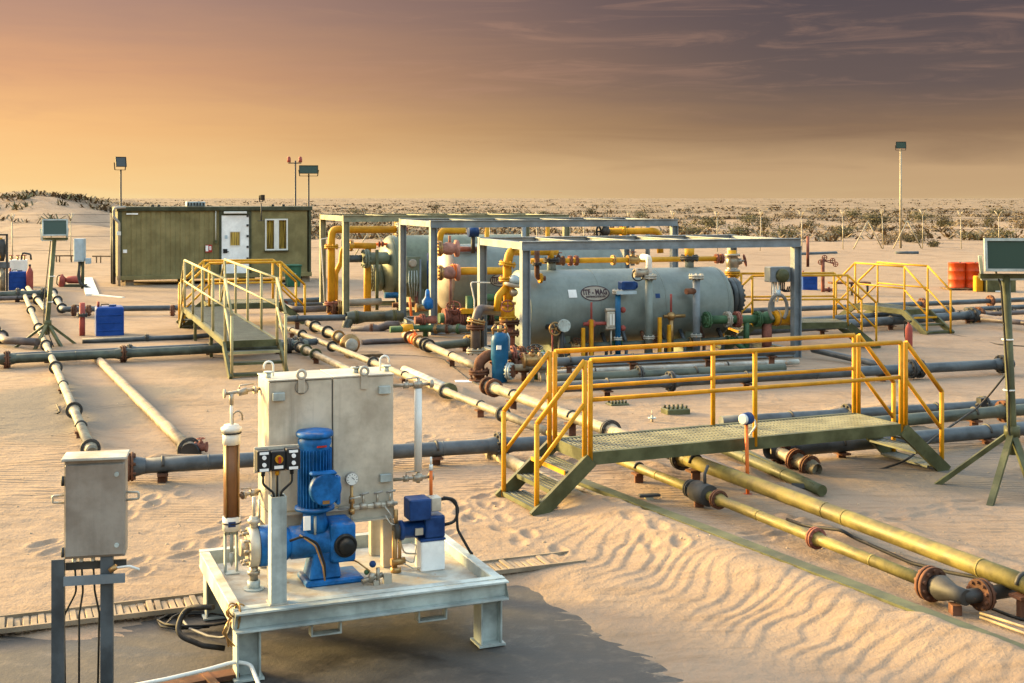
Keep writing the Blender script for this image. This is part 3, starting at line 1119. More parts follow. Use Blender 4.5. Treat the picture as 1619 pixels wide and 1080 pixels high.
# door
mb = MB()
mb.b2((DX0 - .08, -.02, CB + .16), (DX0, .09, CT - .30)); mb.b2((DX1, -.02, CB + .16), (DX1 + .08, .09, CT - .30)); mb.b2((DX0 - .08, -.02, CT - .298), (DX1 + .08, .09, CT - .14))
part('door_frame', mb, 'olive_dark', t_)
dr = part('door', MB().b2((DX0 + .005, .0, CB + .165), (DX1 - .005, .05, CT - .305)), 'white_paint', t_, bev=.006)
dw = (DX0 + DX1) / 2
q0 = CF.pv(364, 367, 0); q1 = CF.pv(379, 388, 0)
part('pane', MB().b2((q0.x, -.008, q1.z), (q1.x, -.002, q0.z)), 'curtain', dr)
mb = MB()
for (a, b, c, d) in ((q0.x - .03, q0.x, q1.z - .03, q0.z + .03), (q1.x, q1.x + .03, q1.z - .03, q0.z + .03)):
    mb.b2((a, -.014, c), (b, -.001, d))
mb.b2((q0.x, -.014, q0.z), (q1.x, -.001, q0.z + .03)); mb.b2((q0.x, -.014, q1.z - .03), (q1.x, -.001, q1.z))
part('pane_frame', mb, 'white_plastic', dr)
mb = MB()
for z in (.72, 1.15, 1.55, 1.95, 2.3):
    mb.b2((DX1 - .10, -.02, CB + z - .05), (DX1 - .02, -.001, CB + z + .03))
part('hinge', mb, 'dark_iron', dr)
mb = MB(); h0 = CF.pv(355, 398, 0)
mb.b2((h0.x - .05, -.03, h0.z - .05), (h0.x + .10, -.002, h0.z + .10)); mb.cyl((h0.x, -.06, h0.z), (h0.x + .15, -.06, h0.z), .015, 8)
part('handle', mb, 'black', dr)
part('notice', MB().b2((DX0 + .12, -.006, CB + 1.45), (DX0 + .22, -.001, CB + 1.58)), 'pale_blue', dr)
mb = MB().b2((DX0 + .08, -.10, CT - .24), (DX1 - .10, -.022, CT - .16)); part('door_lamp', mb, 'white_plastic', t_, bev=.01)
# window
wd = thing_w = part('window', MB().b2((WX0 + .001, .06, WZ0 + .001), (WX1 - .001, .075, WZ1 - .001)), 'curtain', t_)
wm = (WX0 + WX1) / 2
mb = MB()
fw = .055
mb.b2((WX0, -.03, WZ0), (WX0 + fw, .05, WZ1)); mb.b2((WX1 - fw, -.03, WZ0), (WX1, .05, WZ1))
mb.b2((WX0 + fw, -.03, WZ0), (WX1 - fw, .05, WZ0 + fw)); mb.b2((WX0 + fw, -.03, WZ1 - fw), (WX1 - fw, .05, WZ1)); mb.b2((wm - .09, -.032, WZ0 + fw), (wm + .09, .05, WZ1 - fw))
part('frame', mb, 'white_plastic', wd, bev=.006)
for a, b in ((WX0 + fw, wm - .09), (wm + .09, WX1 - fw)):
    g_ = glass('pane_clear', (.8, .8, .75), .02, 1.0, 1.05) if 'pane_clear' not in MATS else None
    part('pane', MB().b2((a, .02, WZ0 + fw), (b, .026, WZ1 - fw)), 'pane_clear', wd)
part('sill', MB().b2((WX0 - .03, -.07, WZ0 - .035), (WX1 + .03, .01, WZ0 - .002)), 'olive_dark', wd)
# conduit, box and sign beside the door
cx_ = CF.pv(341, 380, 0).x
part('conduit', MB().cyl((cx_, -.02, CB + 1.36), (cx_, -.02, CT - .14), .016, 6), 'white_plastic', t_)
part('switch_box', MB().b2((cx_ - .05, -.07, CB + 1.28), (cx_ + .05, .0, CB + 1.40)), 'olive_steel', t_, bev=.006)
s0 = CF.pv(330, 393, 0)
sg = part('extinguisher_sign', MB().b2((s0.x - .12, -.03, s0.z - .14), (s0.x + .12, -.012, s0.z + .14)), 'red', t_)
mb = MB().b2((s0.x - .115, -.036, s0.z - .10), (s0.x - .02, -.031, s0.z + .11)); mb.b2((s0.x + .02, -.036, s0.z - .05), (s0.x + .045, -.031, s0.z + .06)); mb.b2((s0.x + .06, -.036, s0.z - .05), (s0.x + .085, -.031, s0.z + .06)); mb.b2((s0.x + .02, -.036, s0.z + .061), (s0.x + .085, -.031, s0.z + .085))
part('sign_mark', mb, 'white_paint', sg)
part('name_plate', MB().b2((.28, -.02, CT - .26), (.68, .018, CT - .21)), 'white_paint', t_)
part('label_plate', MB().b2((.16, -.02, CB + .98), (.30, .018, CB + 1.10)), 'white_paint', t_)
# rounded gutter elbow and drain pipes at the left corner
mb = MB().tube(fillet([(.25, -.12, CT + .01), (-.16, -.12, CT - .02), (-.16, -.12, CT - .35), (.02, -.12, CT - .55), (.02, -.12, .05)], .12), .05, 8)
part('gutter_pipe', mb, 'tank_beige', t_)
mb = MB().tube([(-.16, .1, CT - .2), (-.14, .1, .1)], .06, 8)
mb.tube([(-.20, .5, CT - .2), (-.18, .5, .1)], .05, 8)
part('drain_pipe', mb, 'dark_iron', t_)
part('junction_box', MB().b2((-.06, -.18, CB + 1.62), (.08, -.125, CB + 1.76)), 'white_plastic', t_, bev=.006)
# roof gear
ra = CF.pv(309, 322, 1.2)
mb = MB().b2((ra.x - .34, 1.0, CT + .021), (ra.x + .34, 1.5, CT + .20)); o = part('air_conditioner', mb, 'galv', t_, bev=.02)
mb = MB()
for i in range(6):
    mb.b2((ra.x - .32 + i * .11, .985, CT + .05), (ra.x - .25 + i * .11, .999, CT + .17))
part('grille', mb, 'dark_iron', o)
for px in (241, 251, 431, 448):
    q = CF.pv(px, 325, .6)
    part('roof_vent', MB().cyl((q.x, .6, CT + .021), (q.x, .6, CT + .10), .06, 10), 'dark_iron', t_)

# ---------------------------------------------------------------- lamp masts round the cabin
def floodlight_head(t_, c, yaw, tilt, w=.42, h=.32, d=.16, body='black', glassm='dark_pane'):
    rot = Matrix.Rotation(yaw, 3, 'Z') @ Matrix.Rotation(tilt, 3, 'X')
    c = V(c)
    L = lambda x, y, z: c + rot @ V(x, y, z)
    mb = MB()
    # housing: tapered box, open glass side to -y
    fr_, bk = [(-w / 2, -d / 2, -h / 2), (w / 2, -d / 2, -h / 2), (w / 2, -d / 2, h / 2), (-w / 2, -d / 2, h / 2)], [(-w * .34, d / 2, -h * .34), (w * .34, d / 2, -h * .34), (w * .34, d / 2, h * .34), (-w * .34, d / 2, h * .34)]
    mb.add([L(*p) for p in fr_ + bk], [(0, 1, 2, 3), (4, 7, 6, 5), (0, 4, 5, 1), (1, 5, 6, 2), (2, 6, 7, 3), (3, 7, 4, 0)])
    o = part('housing', mb, body, t_)
    mb = MB(); e = .03
    for (a, b, p, q) in ((-w / 2, w / 2, h / 2 - e, h / 2), (-w / 2, w / 2, -h / 2, -h / 2 + e), (-w / 2, -w / 2 + e, -h / 2 + e, h / 2 - e), (w / 2 - e, w / 2, -h / 2 + e, h / 2 - e)):
        mb.add([L(x, y, z) for y in (-d / 2 - .03, -d / 2 - .001) for x, z in ((a, p), (b, p), (b, q), (a, q))], [(0, 1, 2, 3), (4, 7, 6, 5), (0, 4, 5, 1), (1, 5, 6, 2), (2, 6, 7, 3), (3, 7, 4, 0)])
    part('bezel', mb, body, o)
    mb = MB()
    mb.add([L(x, y, z) for y in (-d / 2 - .012, -d / 2 - .002) for x, z in ((-w / 2 + e, -h / 2 + e), (w / 2 - e, -h / 2 + e), (w / 2 - e, h / 2 - e), (-w / 2 + e, h / 2 - e))], [(0, 1, 2, 3), (4, 7, 6, 5), (0, 4, 5, 1), (1, 5, 6, 2), (2, 6, 7, 3), (3, 7, 4, 0)])
    part('glass', mb, glassm, o)
    mb = MB()
    for s_ in (-1, 1):
        mb.beam(L(s_ * (w / 2 + .015), 0, 0), c + rot @ V(s_ * (w / 2 + .015), 0, 0) * .9 + V(0, 0, -h * .72), .02, .035)
    mb.beam(c + rot @ V(-(w / 2 + .03), 0, 0) * .9 + V(0, 0, -h * .72), c + rot @ V(w / 2 + .03, 0, 0) * .9 + V(0, 0, -h * .72), .035, .02)
    part('bracket', mb, body, t_)
    return o


def mast(label, px, ytop, depth, head, group=None, base_z=0.0, r=.045, mat='dark_iron'):
    p = PD(px, ytop, depth)
    t_ = thing('light_mast', label, 'light mast', (p.x, p.y, base_z), 0, group)
    part('pole', MB().tube([(0, 0, -.2 if base_z == 0 else 0), (0, 0, p.z - base_z)], [r, r * .75], 10), mat, t_)
    part('base_plate', MB().box((0, 0, .01), (.22, .22, .02)), mat, t_)
    head(t_, V(0, 0, p.z - base_z))
    return t_


mast('dark mast behind the left cabin corner with one square floodlight', 191, 268, 49.5, lambda t, c: floodlight_head(t, c + V(-.03, 0, .27), R(35), R(-12), .42, .40, .22))
mast('dark mast with a wide floodlight beyond the right cabin roof corner', 488, 275, 51, lambda t, c: floodlight_head(t, c + V(0, 0, .16), R(8), R(-8), .76, .34, .2, 'olive_dark', 'lamp_glass'))
mast('small spotlight on a short post at the cabin roof edge above the window', 413, 322, 45.9, lambda t, c: floodlight_head(t, c + V(0, 0, .22), R(70), R(0), .2, .2, .12), base_z=CT - .5, r=.025)


def beacons(t, c):
    mb = MB().beam(c + V(-.28, 0, -.10), c + V(.24, 0, -.10), .04, .04)
    part('cross_arm', mb, 'dark_iron', t)
    for x in (-.26, .20):
        o = part('beacon', MB().cyl(c + V(x, 0, -.07), c + V(x, 0, .10), .075, 12), 'red_dull', t)
        part('cap', MB().sphere(c + V(x, 0, .10), .07, 10), 'red_dull', o)


mast('dark mast with two red alarm beacons on a cross arm above the cabin', 467, 254, 51, beacons)
mast('tall thin light mast standing alone at the right fence', 1424, 236, 78, lambda t, c: floodlight_head(t, c + V(0, 0, .24), R(-8), R(-6), .62, .42, .22, 'black', 'lamp_glass'), mat='cream_steel', r=.075)

# ---------------------------------------------------------------- things round the cabin
p = G(463, 455)
t_ = thing('waste_bin', 'green plastic wheeled bin in front of the cabin window', 'bin', p, CF.a)
mb = MB()
w0, w1, h_ = .22, .26, .76
mb.add([(-w0, -w0, .05), (w0, -w0, .05), (w0, w0, .05), (-w0, w0, .05), (-w1, -w1, h_), (w1, -w1, h_), (w1, w1, h_), (-w1, w1, h_)], [(3, 2, 1, 0), (4, 5, 6, 7), (0, 1, 5, 4), (1, 2, 6, 5), (2, 3, 7, 6), (3, 0, 4, 7)])
part('body', mb, 'green_bin', t_, bev=.02)
part('lid', MB().b2((-.28, -.29, h_ + .002), (.28, .28, h_ + .07)), 'green_bin', t_, bev=.02)
part('handle', MB().cyl((-.2, .31, h_ - .04), (.2, .31, h_ - .04), .02, 8), 'green_bin', t_)
for s_ in (-1, 1):
    part('wheel', MB().cyl((s_ * .22, .2, .07), (s_ * .27, .2, .07), .07, 12), 'rubber', t_)
part('emblem', MB().b2((-.06, -w1 - .0, .45), (.06, -w1 + .02, .52)), 'pale_blue', t_)
p = G(440, 441); p.y += .4
t_ = thing('hose_box', 'dull red hose box on short legs between the door and the green bin', 'hose box', (p.x, p.y, 0), CF.a)
part('box', MB().b2((-.30, -.12, .42), (.26, .12, .62)), 'red_dull', t_, bev=.015)
part('lid', MB().b2((-.32, -.14, .622), (.28, .14, .66)), 'rust_red', t_)
for x in (-.24, .2):
    part('leg', MB().b2((x - .02, -.1, 0), (x + .02, .1, .418)), 'dark_iron', t_)
# pale cabinet on a post
p = G(127, 458)
t_ = thing('utility_cabinet', 'pale blue box on a dark post left of the cabin', 'cabinet', p, 0)
part('box', MB().b2((-.19, -.14, .98), (.15, .14, 1.78)), 'pale_blue', t_, bev=.012)
part('door_panel', MB().b2((-.165, -.156, 1.03), (.125, -.141, 1.73)), 'pale_blue', t_, bev=.006)
part('post', MB().tube([(.08, 0, -.1), (.08, 0, .98)], .06, 8), 'olive_dark', t_)
mb = MB()
for x in (-.03, .02):
    mb.tube(fillet([(x, -.06, .98), (x - .03, -.08, .5), (x + .03, -.08, .2), (x + .4, -.1, .05)], .2), .03, 6)
part('cable_conduit', mb, 'dark_iron', t_)
part('side_box', MB().b2((.2, -.08, .90), (.36, .08, 1.10)), 'pale_blue', t_, bev=.008)
# white cable duct on the sand
mb = MB()
dp = [G(137, 440, .05), G(146, 466, .05), G(160, 468, .04), G(195, 471, .03)]
mb.beam(dp[0], dp[1], .42, .06); mb.beam(dp[1] + V(.05, -.05, 0), dp[3], .12, .05)
solo('cable_duct', mb, 'white_plastic', 'white flat cable duct lying on sand left of the cabin', 'cable duct', bev=.005)
mb = MB().tube(fillet([G(180, 472, .02), G(215, 473, .02), G(270, 480, .02), G(300, 486, .02)], .5), .02, 6)
solo('ground_cable', mb, 'rubber', 'black cable on the sand before the cabin', 'cable')
# low rails behind
for (xa, ya, xb, yb, lb) in ((84, 404, 118, 404, 'low brown rail behind the left light stand'), (146, 405, 190, 405, 'low brown rail beside the left cabin corner')):
    a, b = G(xa, ya + 12), G(xb, yb + 12)
    t_ = thing('low_rail', lb, 'rail', a, 0)
    d = b - a
    part('top_bar', MB().beam((0, 0, .36), (d.x, d.y, .36), .07, .07), 'wood', t_)
    for f_ in (.15, .3, .85):
        part('post', MB().box((d.x * f_, d.y * f_, .15), (.05, .05, .35)), 'wood', t_)


def extinguisher(label, px, py, sc_=1.0, group=None):
    p = G(px, py)
    t_ = thing('fire_extinguisher', label, 'extinguisher', p, 0.4, group)
    t_.scale = (sc_,) * 3
    part('cylinder', MB().lathe((0, 0, .02), (0, 0, 1), [(0, .06), (.02, .075), (.42, .075), (.49, .05), (.52, .025), (.56, .025)], 16), 'red_dull', t_)
    part('valve', MB().box((0, 0, .60), (.05, .12, .04)).cyl((0, 0, .56), (0, 0, .60), .02, 8), 'black', t_)
    part('hose', MB().tube(fillet([(0, .06, .6), (.0, .14, .6), (.02, .15, .25), (.03, .09, .12)], .06), .012, 6), 'rubber', t_)
    return t_


extinguisher('red extinguisher standing by the right stairs of the near walkway', 1437, 553, 1.0)
extinguisher('red extinguisher standing right of the far left blue tank', 47, 461, 1.5)
# trolley extinguisher lying by the cabinet
p = G(112, 455)
t_ = thing('trolley_extinguisher', 'large red trolley extinguisher with hose left of the cabinet', 'extinguisher', p, R(-4))
part('cylinder', MB().lathe((-.32, 0, .02), (0, 0, 1), [(0, .08), (.03, .12), (.34, .12), (.40, .06), (.46, .04)], 14), 'red_dull', t_)
part('body', MB().lathe((-.22, .1, .27), (1, 0, .04), [(0, .08), (.1, .13), (.55, .15), (.66, .06)], 14), 'red_dull', t_)
part('base', MB().b2((-.2, -.1, .0), (.48, .3, .12)), 'olive_dark', t_, bev=.01)
part('hose', MB().tube(fillet([(-.32, 0, .46), (-.5, 0, .42), (-.52, 0, .15), (-.42, 0, .05)], .1), .02, 6), 'rubber', t_)


def blue_tank(label, px, py, w, d, h, rz=CF.a):
    p = G(px, py)
    t_ = thing('plastic_tank', label, 'tank', p, rz)
    part('body', MB().b2((-w / 2, 0, .0), (w / 2, d, h)), 'blue_plastic', t_, bev=.05, seg=3)
    mb = MB()
    for i in range(3):
        mb.b2((-w / 2 + .05, -.012, h * (.22 + .25 * i)), (w / 2 - .05, .03, h * (.22 + .25 * i) + .02))
    part('rib', mb, 'blue_plastic', t_, bev=.005)
    part('lid', MB().cyl((w * .1, d * .4, h), (w * .1, d * .4, h + .04), .09, 14), 'blue_dark', t_)
    part('handle', MB().tube(fillet([(-w * .3, d * .4, h - .01), (-w * .3, d * .4, h + .05), (-w * .02, d * .4, h + .05), (-w * .02, d * .4, h - .01)], .04), .014, 6), 'black', t_)
    part('nozzle', MB().cyl((-w * .4, d * .3, h), (-w * .4, d * .3, h + .12), .03, 8), 'red_dull', t_)
    return t_


blue_tank('deep blue plastic tank standing behind the double pipe on the left', 174, 534, .62, .55, .70)
blue_tank('deep blue plastic tank at the far left pipe with a white box behind', 28, 461, .6, .5, .68)
blue_tank('small deep blue tank behind the right steel frame', 1281, 461, .52, .5, .58, 0)
p = G(29, 457)
t_ = thing('chemical_box', 'white box with red valves above the far left blue tank', 'box', p, CF.a)
part('box', MB().b2((-.30, .35, .02), (.30, .9, 1.0)), 'white_plastic', t_, bev=.015)
for x in (-.24, -.02, .2):
    o = part('valve', MB().cyl((x, .5, 1.0), (x, .5, 1.14), .03, 8), 'brass', t_)
    part('handwheel', MB().wheel((x, .5, 1.16), (0, 0, 1), .07, .012), 'red_dull', o)
part('outlet_pipe', MB().tube(fillet([(.1, .5, 1.0), (.12, .5, 1.25), (.4, .45, 1.2), (.42, .4, 1.0)], .08), .035, 8), 'dark_iron', t_)

# blue rimmed drums, orange
for i, (px, lb) in enumerate(((1512.5, 'orange steel drum nearer the yellow walkway, left of two'), (1537, 'orange steel drum next to the olive box, right of two'))):
    p = G(px, 459)
    t_ = thing('steel_drum', lb, 'drum', (p.x, p.y, .1), 0, 'orange drums on a pallet')
    prof = [(0, .27), (.0, .285), (.02, .29), (.03, .28), (.27, .28), (.285, .295), (.30, .28), (.56, .28), (.575, .295), (.59, .28), (.83, .28), (.84, .29), (.86, .285), (.865, .26), (.845, .25)]
    part('body', MB().lathe((0, 0, 0), (0, 0, 1), prof, 28), 'orange', t_)
    part('bung', MB().cyl((.14, .05, .84), (.14, .05, .875), .035, 10), 'dark_iron', t_)
p = G(1524, 459)
t_ = thing('pallet', 'low flat pallet under the two orange drums', 'pallet', p, 0)
for i in range(5):
    part('plank', MB().b2((-.70, -.36 + i * .16, .06), (.70, -.24 + i * .16, .096)), 'wood', t_)
for x in (-.6, 0, .6):
    part('bearer', MB().b2((x - .05, -.36, 0), (x + .05, .4, .058)), 'wood', t_)
p = G(1583, 463)
t_ = thing('equipment_box', 'olive equipment box with a pale label right of the orange drums', 'box', p, 0)
part('body', MB().b2((-.48, 0, .0), (.5, .6, .50)), 'olive_steel', t_, bev=.015)
part('lid', MB().b2((-.50, -.02, .502), (.52, .62, .54)), 'olive_steel', t_, bev=.008)
part('label_strip', MB().b2((-.2, -.012, .03), (.16, -.002, .07)), 'white_paint', t_)
part('yellow_can', MB().b2((-.78, .2, 0), (-.52, .5, .55)), 'yellow', t_, bev=.03)
# red standpipe behind the right walkway
p = G(1301, 464)
t_ = thing('fire_standpipe', 'rust red standpipe with leaf-like valves behind the far right walkway', 'standpipe', p, 0)
part('pipe', MB().tube(fillet([(0, 0, 0), (0, 0, 1.15)], .05), .06, 10).tube([(0, 0, .12), (.36, 0, .12)], .055, 10), 'rust_red', t_)
part('flange', MB().flange((.2, 0, .12), (1, 0, 0), .10, .02, 6), 'rust_red', t_)
part('flange', MB().flange((0, 0, .62), (0, 0, 1), .10, .02, 6), 'rust_red', t_)
for i, (x, z) in enumerate(((.05, 1.2), (-.08, 1.05), (.32, 1.1), (.42, .98))):
    part('valve', MB().wheel((x, -.02, z), (.2, 1, .3), .08, .018).cyl((0, 0, 1.1), (x, -.02, z), .02, 6), 'rust_red', t_)
# long table on legs behind the far right walkway
p = G(1322, 470)
t_ = thing('pipe_bench', 'low brown steel bench between the far right walkways', 'bench', p, R(4))
part('top', MB().b2((-.15, .0, .42), (1.15, .4, .48)), 'rust', t_)
for x in (-.02, .5, 1.02):
    part('leg', MB().b2((x, .02, 0), (x + .06, .08, .418)), 'dark_iron', t_)
for (xa, ya, xb, yb) in ((1262, 402, 1322, 400), (1416, 400, 1452, 400)):
    a, b = G(xa, ya, .1), G(xb, yb, .1)
    solo('loose_pipe', MB().cyl(a, b, .10, 10), 'pipe_grey', 'dark loose pipe on the sand %s' % ('at the foot of the tall mast' if xa > 1400 else 'behind the right frame corner'), 'pipe')
# far left pump frame cut by the picture edge
p = G(-4, 462)
t_ = thing('pump_unit', 'dark pump unit in a frame at the left picture edge', 'pump', p, 0)
mb = MB()
for x in (-.5, .32):
    mb.beam((x, 0, 0), (x, 0, 1.95), .06, .06)
mb.beam((-.5, 0, 1.95), (.35, 0, 1.95), .06, .06)
part('frame', mb, 'dark_iron', t_)
part('motor', MB().lathe((.02, .1, 1.1), (0, 0, 1), [(0, .16), (.1, .2), (.5, .2), (.6, .12), (.75, .1)], 14), 'yellow', t_)
part('drive', MB().lathe((.12, .05, 1.05), (0, 0, 1), [(0, .08), (.3, .14), (.5, .14), (.75, .1)], 12), 'dark_iron', t_)
part('gear_case', MB().b2((-.3, -.05, .8), (.33, .25, 1.02)), 'pipe_grey', t_, bev=.03)
part('pipe', MB().cyl((.15, .05, .0), (.15, .05, .82), .09, 12).tube([(-.1, -.1, .1), (.28, -.1, .75)], .03, 6), 'pipe_cream', t_)

# ---------------------------------------------------------------- portable light stands
def light_stand(label, px, base_py, hub_z, feet, head_px, yaw, tilt, head_w, head_h, lean=0.0):
    p = G(px, base_py)
    t_ = thing('light_stand', label, 'light stand', (p.x, p.y, 0), 0, 'portable light stands')
    dep = p.y
    top = PD(head_px[0], head_px[1], dep) - V(p.x, p.y, 0)
    pole_top = top + V(0, .0, -head_h * .62)
    part('pole', MB().tube([(0, 0, hub_z - .25), (0, 0, hub_z), pole_top], [.05, .05, .045], 10), 'olive_steel', t_)
    part('hub', MB().cyl((0, 0, hub_z - .06), (0, 0, hub_z + .06), .085, 12), 'olive_steel', t_)
    for (fx, fy) in feet:
        f_ = G(fx, fy) - V(p.x, p.y, 0)
        leg = part('leg', MB().beam((0, 0, hub_z), (f_.x, f_.y, .01), .065, .05), 'olive_steel', t_)
        part('foot', MB().cyl((f_.x, f_.y, 0), (f_.x, f_.y, .03), .06, 10), 'dark_iron', leg)
    part('yoke', MB().beam(top + V(-head_w * .55, 0, -head_h * .62), top + V(head_w * .55, 0, -head_h * .62), .05, .05).beam(pole_top, top + V(head_w * .28, 0, -head_h * .62) + V(0, 0, .0), .03, .03), 'olive_steel', t_)
    floodlight_head(t_, top, yaw, tilt, head_w, head_h, .2, 'galv', 'lamp_glass')
    mb = MB()
    pts = [top + V(-.1, .1, -head_h * .3), pole_top + V(-.07, -.05, -.1), V(-.055, -.05, hub_z + .4), V(-.06, -.06, hub_z), V(.1, -.15, .25), V(.25, -.3, .03)]
    part('cable', MB().tube(fillet(pts, .15), .012, 5), 'rubber', t_)
    for z in (hub_z + .45, hub_z + 1.0):
        part('tie', MB().torus((pole_top.x * z / pole_top.z, 0, z), (0, 0, 1), .055, .01, 12, 5), 'white_plastic', t_)
    return t_


light_stand('left portable light stand with splayed legs behind the double pipe', 75, 549, .52, [(20, 553), (54, 556), (98, 551), (121, 546)], (86, 361), R(25), R(-10), .52, .36)
light_stand('right portable light stand with large green glass cut by the picture edge', 1600, 778, .66, [(1477, 771), (1564, 806), (1640, 800), (1625, 745)], (1590, 404), R(-4), R(-6), .52, .36)


# ---------------------------------------------------------------- walkways (stiles over the pipes)
def grating(mb, x0, x1, y0, y1, z, sx=.045, sy=.034):
    n = max(2, int((y1 - y0) / sy))
    n = max(2, int((y1 - y0) / .11))
    for i in range(n + 1):
        y = y0 + (y1 - y0) * i / n
        mb.b2((x0, y - .004, z - .02), (x1, y + .004, z - .003))
    n = max(2, int((x1 - x0) / sx))
    for i in range(n + 1):
        x = x0 + (x1 - x0) * i / n
        mb.b2((x - .008, y0, z - .03), (x + .008, y1, z))


def walkway(name, label, fr, L, W, hp, rail_mat, steel, rail_h=.93, mid_h=.53, posts=(0, .5, 1), run=.62, steps=3, r=.027, ends=(True, True), double=True, kerb=False, legs=(), group=None):
    t_ = thing(name, label, 'walkway', fr.o, fr.a, group)
    ch = .13
    for y, sgn in ((0, 1), (W, -1)):
        mb = MB().channel((0, y, hp - ch / 2), (L, y, hp - ch / 2), .06 * sgn, ch)
        if sgn < 0:
            mb.f = [f[::-1] for f in mb.f]
        part('side_channel', mb, steel, t_)
    for x in (0, L):
        part('end_channel', MB().b2((x - .006 if x else -.006, .002, hp - ch + .002), (x + .006, W - .002, hp - .001)), steel, t_)
    mb = MB(); grating(mb, .012, L - .012, .07, W - .07, hp - .004)
    part('grating', mb, 'grating', t_)
    mb = MB()
    for i in range(1, 4):
        mb.beam((L * i / 4, .07, hp - .08), (L * i / 4, W - .07, hp - .08), .04, .07)
    part('cross_bar', mb, steel, t_)
    for y in (0, W):
        yy = y + (.02 if y == 0 else -.02)
        for f_ in posts:
            part('rail_post', MB().tube([(L * f_, yy, hp - .1), (L * f_, yy, hp + rail_h)], r, 8), rail_mat, t_)
        part('top_rail', MB().tube([(0, yy, hp + rail_h), (L, yy, hp + rail_h)], r, 8), rail_mat, t_)
        part('mid_rail', MB().tube([(0, yy, hp + mid_h), (L, yy, hp + mid_h)], r * .85, 8), rail_mat, t_)
        for e, on in enumerate(ends):
            if not on:
                continue
            xe = 0 if e == 0 else L
            s_ = -1 if e == 0 else 1
            xo = xe + s_ * (.065 if double else 0)
            xf = xe + s_ * run
            if double:
                part('stair_post', MB().tube([(xo, yy, hp - .12), (xo, yy, hp + rail_h)], r, 8), rail_mat, t_)
            part('stair_rail', MB().tube([(xo, yy, hp + rail_h), (xf, yy, rail_h + .02)], r, 8), rail_mat, t_)
            part('stair_mid_rail', MB().tube([(xo, yy, hp + mid_h - .03), (xf, yy, mid_h - .02)], r * .85, 8), rail_mat, t_)
            fp = part('foot_post', MB().tube([(xf, yy, .0), (xf, yy, rail_h + .02)], r, 8), rail_mat, t_)
            part('foot_plate', MB().box((xf, yy, .012), (.13, .11, .018)), steel, fp)
            part('stringer', MB().beam((xe + s_ * .01, yy + (-.03 if y == 0 else .03), hp - .07), (xf + s_ * .04, yy + (-.03 if y == 0 else .03), .02), .05, .15), steel, t_)
    for e, on in enumerate(ends):
        if not on:
            continue
        xe = 0 if e == 0 else L
        s_ = -1 if e == 0 else 1
        for i in range(steps):
            f_ = (i + 1) / (steps + .6)
            x = xe + s_ * run * f_
            z = hp * (1 - f_)
            mb = MB(); grating(mb, x - .11, x + .11, .03, W - .03, z, .09, .03) if False else None
            tb = MB()
            for j in range(5):
                tb.b2((x - .11 + j * .052, .03, z - .025), (x - .11 + j * .052 + .03, W - .03, z))
            tr_ = part('tread', tb, 'grating', t_)
            part('nosing', MB().b2((x + s_ * .115 - .008, .03, z - .04), (x + s_ * .115 + .008, W - .03, z + .004)), rail_mat if i == 0 else steel, tr_)
    for (x, y) in legs:
        part('leg', MB().beam((x, y, 0), (x, y, hp - ch), .06, .06), steel, t_)
    return t_


o_ = G(934.8, 715.5, .62)
WC = Fr(o_, 24.0)
walkway('pipe_walkway', 'near yellow railed walkway with green steel deck crossing the pipes', WC, 4.0, .86, .62, 'yellow', 'olive_steel', run=.60, legs=())
# olive one running away from the camera
o_ = G(367, 541, .6); q_ = G(300, 487, .6)
WB = Fr(G(440, 536, .6), math.degrees(math.atan2(q_.y - o_.y, q_.x - o_.x)))
LB = (q_ - o_).length
walkway('pipe_walkway', 'long cream railed walkway with grey grating running towards the cabin door', WB, LB, .98, .6, 'rail_cream', 'olive_steel', rail_h=1.12, mid_h=.62, posts=(0, .25, .5, .75, 1), run=.9, r=.026, double=False, legs=((LB * .3, .95), (LB * .7, .95)))
# yellow one along the cabin
WA = Fr(G(331, 481, .6), 20)
walkway('pipe_walkway', 'short yellow railed walkway across the cabin front', WA, 1.75, 1.25, .6, 'yellow_far', 'olive_steel', rail_h=1.0, mid_h=.5, posts=(0, 1), run=.6, r=.03, double=False, legs=())
# right pair
WD = Fr(G(1190, 511, .6), 6)
walkway('pipe_walkway', 'yellow railed walkway right of the near frame beside the control box', WD, 2.05, .85, .6, 'yellow_far', 'olive_steel', rail_h=.98, mid_h=.48, posts=(0, 1), run=.62, r=.024, double=False)
e0, e1 = G(1428, 490, .55), G(1370, 482, .55)
WE = Fr(G(1468, 488, .55), math.degrees(math.atan2(31.8 - 30.0, 8.6 - 9.3)))
walkway('pipe_walkway', 'farthest right yellow railed walkway with steps towards the camera', WE, 1.9, .72, .55, 'yellow_far', 'olive_steel', rail_h=1.02, mid_h=.5, posts=(0, 1), run=.8, r=.024, double=False)

# ---------------------------------------------------------------- pipes
def on(p, q, px):
    """point of the line p-q that is seen in column px"""
    k_ = (px - CX) / F
    d = q - p
    return p + d * ((k_ * p.y - p.x) / (d.x - k_ * d.y))


